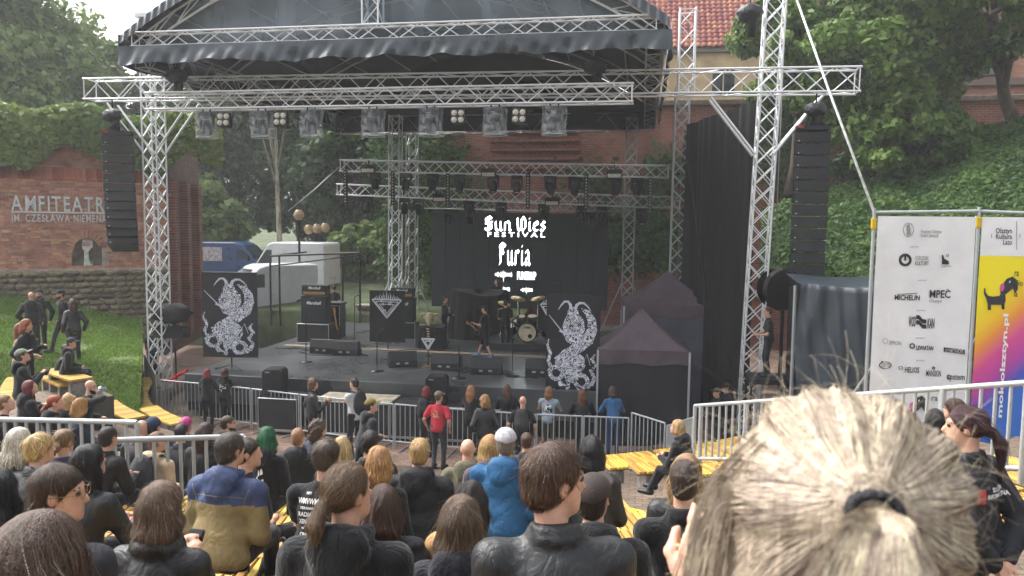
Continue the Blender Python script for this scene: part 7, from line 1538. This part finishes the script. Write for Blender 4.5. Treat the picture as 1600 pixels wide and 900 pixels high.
# middle distance heads along the left railing
for lb, px, py, d_, hr, tp, kw in (('person with shocking pink hair at the railing', 291, 664, 10.5, ('messy', 'd03f86'), ('jacket', BK2), {}), ('dark haired person just below the pink hair', 284, 676, 9.4, ('short', '241c1a'), ('jacket', CHAR), {}),
        ('person in navy blue beanie near the railing', 240, 668, 9.2, ('short', '3a2c24'), ('jacket', NAVY), dict(hat=('beanie', '26314f'))), ('bald man left of the navy beanie', 222, 670, 9.8, ('bald', ''), ('jacket', CHAR), {}),
        ('person with long dark hair and black jacket right of beige hoodie', 322, 676, 8.2, ('long', '3a2620'), ('jacket', BK1), dict(sex='f', look=(-20, 0))), ('bearded man in profile left of the green dreadlocks', 357, 662, 10.2, ('short', '4a3626'), ('hoodie', BK1), dict(look=(-60, 0), extra=dict(beard='4a3324', eyes=1))),
        ('short haired child in front of the bald backpack man', 823, 690, 9.0, ('short', '4b3527'), ('jacket', CHAR), {}), ('black haired person by the sponsor banner', 1460, 656, 7.0, ('long', '17161a'), ('jacket', 'a58a72'), dict(sex='f')), ('brown haired woman in profile in front of the sponsor banner', 1491, 640, 7.6, ('mid', '4a3226'), ('jacket', BK2), dict(sex='f', face=60, extra=dict(eyes=1)))):
    kw.setdefault('face', 0); person(lb, px, py, d_, hair=hr, top=tp, group=GS, **kw)
# security woman on the right
P = person('security woman in black uniform with hair bun, hands behind back', 1508, 668, 4.3, 'stand', 35, ('pony', '4a2c30'), ('jacket', '1d1e24'), look=(38, 0), arms='behind', sex='f', bulk=1.28, extra=dict(eyes=1, hands=3), hs=1.04, snap=False)
on_back(P, [(tmesh('SŁUŻBA'), .06, .345, .034, .036, WHT), (tmesh('INFORMACYJNA'), .06, .31, .026, .036, WHT)])
on_back(P, [(quadm(1, 1.2), -.075, .325, .055, .065, mat('badge_red', 'c0332f', .6))]); on_back(P, [(blobm(21, 5), -.072, .32, .03, .035, INK)], dep=.012)
# on stage
def onstage(lb, px, py, **kw): return person(lb, px, py, None, kw.pop('pose', 'stand'), floor=DECK, group='crew and band on stage', **kw)
onstage('crew man in black behind the left amplifier', 522, 450, face=20, hair=('buzz', '2a211c'), top=('tee', BK2))
onstage('man in black standing at the draped backline', 696, 467, face=-90, hair=('short', '3a2a20'), top=('sweater', BK2), arms='lap', look=(0, 0))
P = onstage('guitarist in black shirt and shorts walking left across the stage', 757, 483, pose='walk', face=80, hair=('short', '2c221d'), top=('tee', BK1), legs='1d1e22', arms='guitar', hat=('cap', '15161a'), extra=dict(shorts=1), bulk=1.15)
Mx = P['root'].matrix_basis; q = Mx @ Vector((.15, .26, .98)); guitar('black electric guitar held by the walking guitarist', q-Vector((0, 0, .2)), Matrix.Rotation(R(80), 3, 'Z') @ Matrix.Rotation(R(-65), 3, 'Y'))
onstage('man in black with back turned beside the drum kit', 790, 474, face=10, hair=('short', '2c221d'), top=('tee', BK2), arms='lap')
P = person('drummer in black behind the kit looking down', 776, 441, None, 'stand', 170, ('mid', '2a211c'), ('tee', BK1), floor=DECK+.5, look=(0, -25), lean=12)
person('man in black glimpsed beside the tarpaulin', 1200, 487, 18.8, 'stand', 90, ('short', '5a4030'), ('tee', BK2), snap=False, extra=dict(eyes=1))
b0 = PEOPLE['man in black glimpsed beside the tarpaulin']['root'].matrix_basis.to_translation(); t = thing('backstage_platform', 'dark raised platform under the man beside the tarpaulin', 'platform', (b0.x, b0.y, 0))
block('deck', (b0.x, b0.y, b0.z-.06), (1.0, 1.0, .12), CASE, t, bev=.01)
for sx in (-.45, .45):
    for sy in (-.45, .45): rod('leg', (b0.x+sx, b0.y+sy, 0), (b0.x+sx, b0.y+sy, b0.z-.12), .03, BLKM, t)
# ------------------------------------------------------------------ small things held and lying about
P = PEOPLE['long haired person in leather jacket holding a beer cup']; c = P['root'].matrix_basis @ Vector(P['WR'][1]+V3(0, .07, .02))
t = item('beer_cup', 'clear plastic cup of amber beer in a raised hand', 'cup', c); m = MB(); m.lathe([(0, -.05), (.034, -.05), (.045, .08)], 14); link('cup', m.mesh('cup'), see_through('clear_cup', 'e8e8e8', .25, .1, .05), t, local=True); m = MB(); m.lathe([(0, -.045), (.032, -.045), (.04, .045), (0, .045)], 14); link('beer', m.mesh('beer'), mat('beer', 'c06a2a', .2), t, local=True)
P = PEOPLE['bald bearded man in black drinking from a can']; c = P['root'].matrix_basis @ Vector(P['WR'][1]+V3(0, .05, .06)); t = item('drink_can', 'white and blue can raised to the bald man\'s mouth', 'can', c); m = MB(); Mc = Matrix.Rotation(R(70), 4, 'X'); m.lathe([(0, -.08), (.03, -.075), (.033, -.06), (.033, .06), (.028, .075), (0, .075)], 12, Mc); link('can', m.mesh('can'), mat('can_white', 'c6ccd6', .3, .4, .3, 20, 0, col2='4a6aa8'), t, local=True); m = MB(); m.lathe([(.026, .076), (.02, .078), (0, .077)], 12, Mc); link('lid', m.mesh('lid'), CHROME, t, local=True)
for lb, who in (('dark phone in the hands of the red haired woman', 'woman with long dark red hair looking at her phone'), ('dark phone held by the man in the grey green cap', 'man in grey green cap and black hoodie checking his phone'), ('black phone held up by the leather jacketed woman', 'brown bobbed woman in black leather jacket and dark scarf')):
    P = PEOPLE[who]; c = P['root'].matrix_basis @ Vector((P['WR'][0]+P['WR'][1])/2+V3(0, .09, .03)); t = item('phone', lb, 'phone', c); block('case', c, (.075, .012, .15), BLK, t, RZ(0) @ RX(R(-35)), bev=.08); block('display', c+Vector((0, -.004, .005)), (.066, .008, .138), mat('phone_glass', '1a1d22', .1), t, RX(R(-35)))
p = hit(206, 812, .47); t = item('snack_packet', 'pink and yellow snack packet lying on the bench', 'packet', p); m = MB(); m.grid(lambda u, v: ((u-.5)*.26, (v-.5)*.2, .015+.03*math.sin(u*3.14)*math.sin(v*3.14)+.008*math.sin(u*23)), 14, 10); link('wrapper', m.mesh('wrapper'), mat('pink_foil', 'd05a72', .4), t, local=True); m = MB(); m.box((-.02, .0, .05), (.1, .07, .008)); link('label_patch', m.mesh('patch'), mat('yellow_foil', 'd8a820', .4), t, local=True)
p = hit(425, 862, .47); t = item('umbrella', 'folded black umbrella with hooked handle on the bench', 'umbrella', p); m = MB(); m.tube([p+Vector((0, 0, .02)), p+Vector((.05, -.18, .03)), p+Vector((.12, -.42, .02))], [.012, .03, .012], 8); link('canopy', m.mesh('canopy'), BLKC, t); m = MB(); m.tube([p+Vector((0, 0, .02)), p+Vector((-.02, .08, .03)), p+Vector((.03, .12, .05)), p+Vector((.07, .08, .04))], .011, 8); link('handle', m.mesh('handle'), BLK, t)
# ------------------------------------------------------------------ the near head: ash blond ponytail, very close
def blonde():
    lab = 'ash blond woman with tied back hair very close at lower right'
    P = person(lab, 1306, 868, .615, 'sit', -8, ('none', ''), ('sweater', '1b1b1e'), look=(0, -2), sex='f', snap=False, arms=('world', PD(1092, 948, .95), PD(1500, 1100, .9)), extra=dict(eyes=1, hands=1), sleeve=1)
    t = P['root']; Hm = P['Hm']; hm = mat('ash_blond_strands', 'bbab96', .55, 0, .25, 30, .25, 120, attr=.5, stretch=(5, 5, .6), spec=.45, col2='837566')
    hh = .006; q = SDF(axis(-.16, .16, hh), axis(-.26, .15, hh), axis(-.3, .16, hh)); T_ = .012
    TIE = V3(.005, -.12, .086)
    q.ell(V3(0, -.014, .034), (.084, .108, .1), None, 0).ell(V3(0, -.06, -.04), (.074, .06, .075), None, .03); q.cap(V3(0, -.085, .06), TIE, .05, .014, .03)
    q.cutp(V3(0, .085, .05), V3(0, .8, -.6))
    for s in (-1, 1): q.ell(V3(s*.086, .0, -.012), (.03, .024, .034), None, .01, sub=True)
    base = SDF(q.a[0], q.a[1], q.a[2]); base.f = q.f.copy(); q.folds(.004, 70, 5)
    X, Y, Z = q.a[0][:, None, None], q.a[1][None, :, None], q.a[2][None, None, :]; an = np.arctan2(Z-TIE[2]+.3*(Y-TIE[1])*0, X-TIE[0]); rr0 = np.sqrt((X-TIE[0])**2+(Y-TIE[1])**2+(Z-TIE[2])**2)
    q.f = (q.f+np.clip(rr0/.08, 0, 1)*(.0035*np.sin(11*an+1.5*np.sin(3*an))+.0018*np.sin(29*an+rr0*30)+.003*np.sin(rr0*38+2*an))).astype(np.float32)
    me = q.mesh('hair'); ho = link('hair', me, hm, t, local=True, M=Hm); a = me.attributes.new('rnd', 'FLOAT', 'FACE'); a.data.foreach_set('value', np.full(len(me.polygons), .4, np.float32))
    rs = np.random.RandomState(2); vs = np.array([v.co for v in me.vertices]); n = 9500; st = vs[rs.randint(len(vs), size=n)]+rs.normal(size=(n, 3))*.002
    fl = lambda Q: (TIE-Q)/(np.linalg.norm(TIE-Q, axis=1)[:, None]+1e-6)
    link('hair_strands', strands(q, st, 10, .015, fl, .00045, .0035, 3, .035, wav=.05, rnf=lambda Q: .5+.22*np.sin(9*np.arctan2(Q[:, 2]-.078, Q[:, 0]))+.2*np.sin(23*np.arctan2(Q[:, 2]-.078, Q[:, 0])+1)+.6*(Q[:, 2]-.06)), hm, ho, local=True)
    # flyaways standing off the crown
    st = vs[rs.randint(len(vs), size=1500)]; L = []
    N0 = q.grad(st); m = 10; T0 = -fl(st); T0 -= N0*(T0*N0).sum(1)[:, None]; T0 += rs.normal(size=T0.shape)*.5; T0 /= np.linalg.norm(T0, axis=1)[:, None]
    ln = .075*rs.rand(1500)[:, None]**2+.012; cu = 1.5*(rs.rand(1500)[:, None]-.15)
    Q = np.stack([st+T0*ln*(k/m)*1.2+N0*(ln*(.34*(k/m)-.5*cu*(k/m)**2))+np.cross(T0, N0)*ln*(cu-.5)*.5*(k/m)**2+np.array([0, 0, -.015])*(k/m)**2 for k in range(m)], 1)
    Bn = np.cross(T0, N0); w = .00013; V = np.stack([Q-Bn[:, None]*w, Q+Bn[:, None]*w*.6+N0[:, None]*w, Q+Bn[:, None]*w-N0[:, None]*w*.5], 2).reshape(-1, 3); b = (np.arange(1500)[:, None]*m+np.arange(m-1)[None])*3
    F = np.concatenate([np.stack([b+i, b+(i+1) % 3, b+3+(i+1) % 3, b+3+i], 2).reshape(-1, 4) for i in range(3)])
    link('flyaway_hair', mesh_np('flyaway', V, F, np.full(len(F), .75), True), hm, ho, local=True)
    # hair tie
    mt = MB(); ax = V3(.05, -1, .35); ax /= np.linalg.norm(ax); e1 = np.cross(ax, V3(0, 0, 1)); e1 /= np.linalg.norm(e1); e2 = np.cross(e1, ax)
    for k, (o, r_) in enumerate(((.008, .0125), (.013, .0135), (.018, .0125))): mt.tube([TIE+ax*(.004+o)+(e1*math.cos(i/20*6.2832)*1.12+e2*math.sin(i/20*6.2832)*.85)*r_ for i in range(21)], .003, 8, cap=False)
    link('hair_tie', mt.mesh('hair_tie'), mat('black_elastic', '14151a', .7, 0, .2, 60, .5, 300), t, local=True, M=Hm)
    # ponytail: a bundle that leaves the tie, fans and falls
    tail = [V3(*p) for p in ((.005, -.142, .096), (.004, -.166, .097), (.0, -.182, .06), (-.006, -.182, -.02), (-.014, -.172, -.12), (-.022, -.16, -.24))]; wd = [.008, .018, .036, .048, .054, .054]; dp = [.009, .016, .024, .028, .03, .03]
    n = 4600; ang = rs.rand(n)*6.2832; rr = np.sqrt(rs.rand(n)); m = 15; tt = np.linspace(0, 1, m); L = np.zeros((n, m, 3)); ph = rs.rand(n)*6; ca = rs.normal(size=n)
    end = .6+.4*rs.rand(n)
    for k in range(m):
        x = tt[k]*end*(len(tail)-1); i = np.minimum(x.astype(int), len(tail)-2); f_ = (x-i)[:, None]; TA = np.array(tail); c = TA[i]*(1-f_)+TA[i+1]*f_; w_ = np.array(wd)[i]*(1-f_[:, 0])+np.array(wd)[i+1]*f_[:, 0]; d_ = np.array(dp)[i]*(1-f_[:, 0])+np.array(dp)[i+1]*f_[:, 0]
        wob = .006*np.sin(ph+tt[k]*7)*tt[k]; L[:, k] = c+np.stack([rr*np.cos(ang)*w_+wob+.004*ca*tt[k]**2, rr*np.sin(ang)*d_+wob*.5, .35*wob], 1)
    T = np.gradient(L, axis=1); T /= np.linalg.norm(T, axis=2)[..., None]; B = np.cross(T, V3(0, 1, 0)); B /= np.linalg.norm(B, axis=2)[..., None]; w = (.00055*(.6+.8*rs.rand(n)))[:, None, None]
    V = np.stack([L-B*w, L+B*w], 2).reshape(-1, 3); b = (np.arange(n)[:, None]*m+np.arange(m-1)[None])*2
    F = np.stack([b, b+1, b+3, b+2], 2).reshape(-1, 4); rn = np.clip(.6+.18*np.sin(ang*5)+.15*np.sin(ang*13+2)+.12*rs.normal(size=n), 0, 1)
    link('ponytail', mesh_np('ponytail', V, F, np.repeat(rn, m-1), True), hm, ho, local=True)
    # loose side lock on the left
    n = 900; L = np.zeros((n, m, 3)); ls = [V3(*p) for p in ((-.06, -.03, .09), (-.088, -.035, .05), (-.1, -.05, -.02), (-.105, -.06, -.12), (-.11, -.07, -.24))]; TA = np.array(ls); off = rs.normal(size=(n, 3))*np.array([.008, .02, .012])
    for k in range(m): x = tt[k]*(len(ls)-1); i = min(int(x), len(ls)-2); L[:, k] = TA[i]*(1-x+i)+TA[i+1]*(x-i)+off*(.4+tt[k]*.8)+np.stack([.005*np.sin(rs.rand()*0+off[:, 1]*300+tt[k]*6)]*3, 1)
    T = np.gradient(L, axis=1); T /= np.linalg.norm(T, axis=2)[..., None]; B = np.cross(T, V3(0, 1, 0)); w = .0005
    V = np.stack([L-B*w, L+B*w], 2).reshape(-1, 3); b = (np.arange(n)[:, None]*m+np.arange(m-1)[None])*2; F = np.stack([b, b+1, b+3, b+2], 2).reshape(-1, 4)
    link('side_lock', mesh_np('side_lock', V, F, np.clip(rs.normal(.5, .15, len(F)), 0, 1), True), hm, ho, local=True)
blonde()
# ================================================================== HAZE (stage smoke and damp air)
HZ = bpy.data.materials.new('haze_air'); HZ.use_nodes = True; N = HZ.node_tree.nodes; L = HZ.node_tree.links; N.remove(N['Principled BSDF'])
pv = N.new('ShaderNodeVolumePrincipled'); pv.inputs['Color'].default_value = (.93, .95, .97, 1); pv.inputs['Density'].default_value = .0013; pv.inputs['Anisotropy'].default_value = .2; L.new(pv.outputs[0], N['Material Output'].inputs['Volume'])
m = MB(); m.box((0, 320, 11.0), (810, 775, 26)); tag(link('haze', m.mesh('haze'), HZ), 'thin pale stage smoke and damp air over the amphitheatre', 'haze', kind='stuff')
S.cycles.volume_bounces = 0; S.cycles.max_bounces = 8; S.cycles.transparent_max_bounces = 12
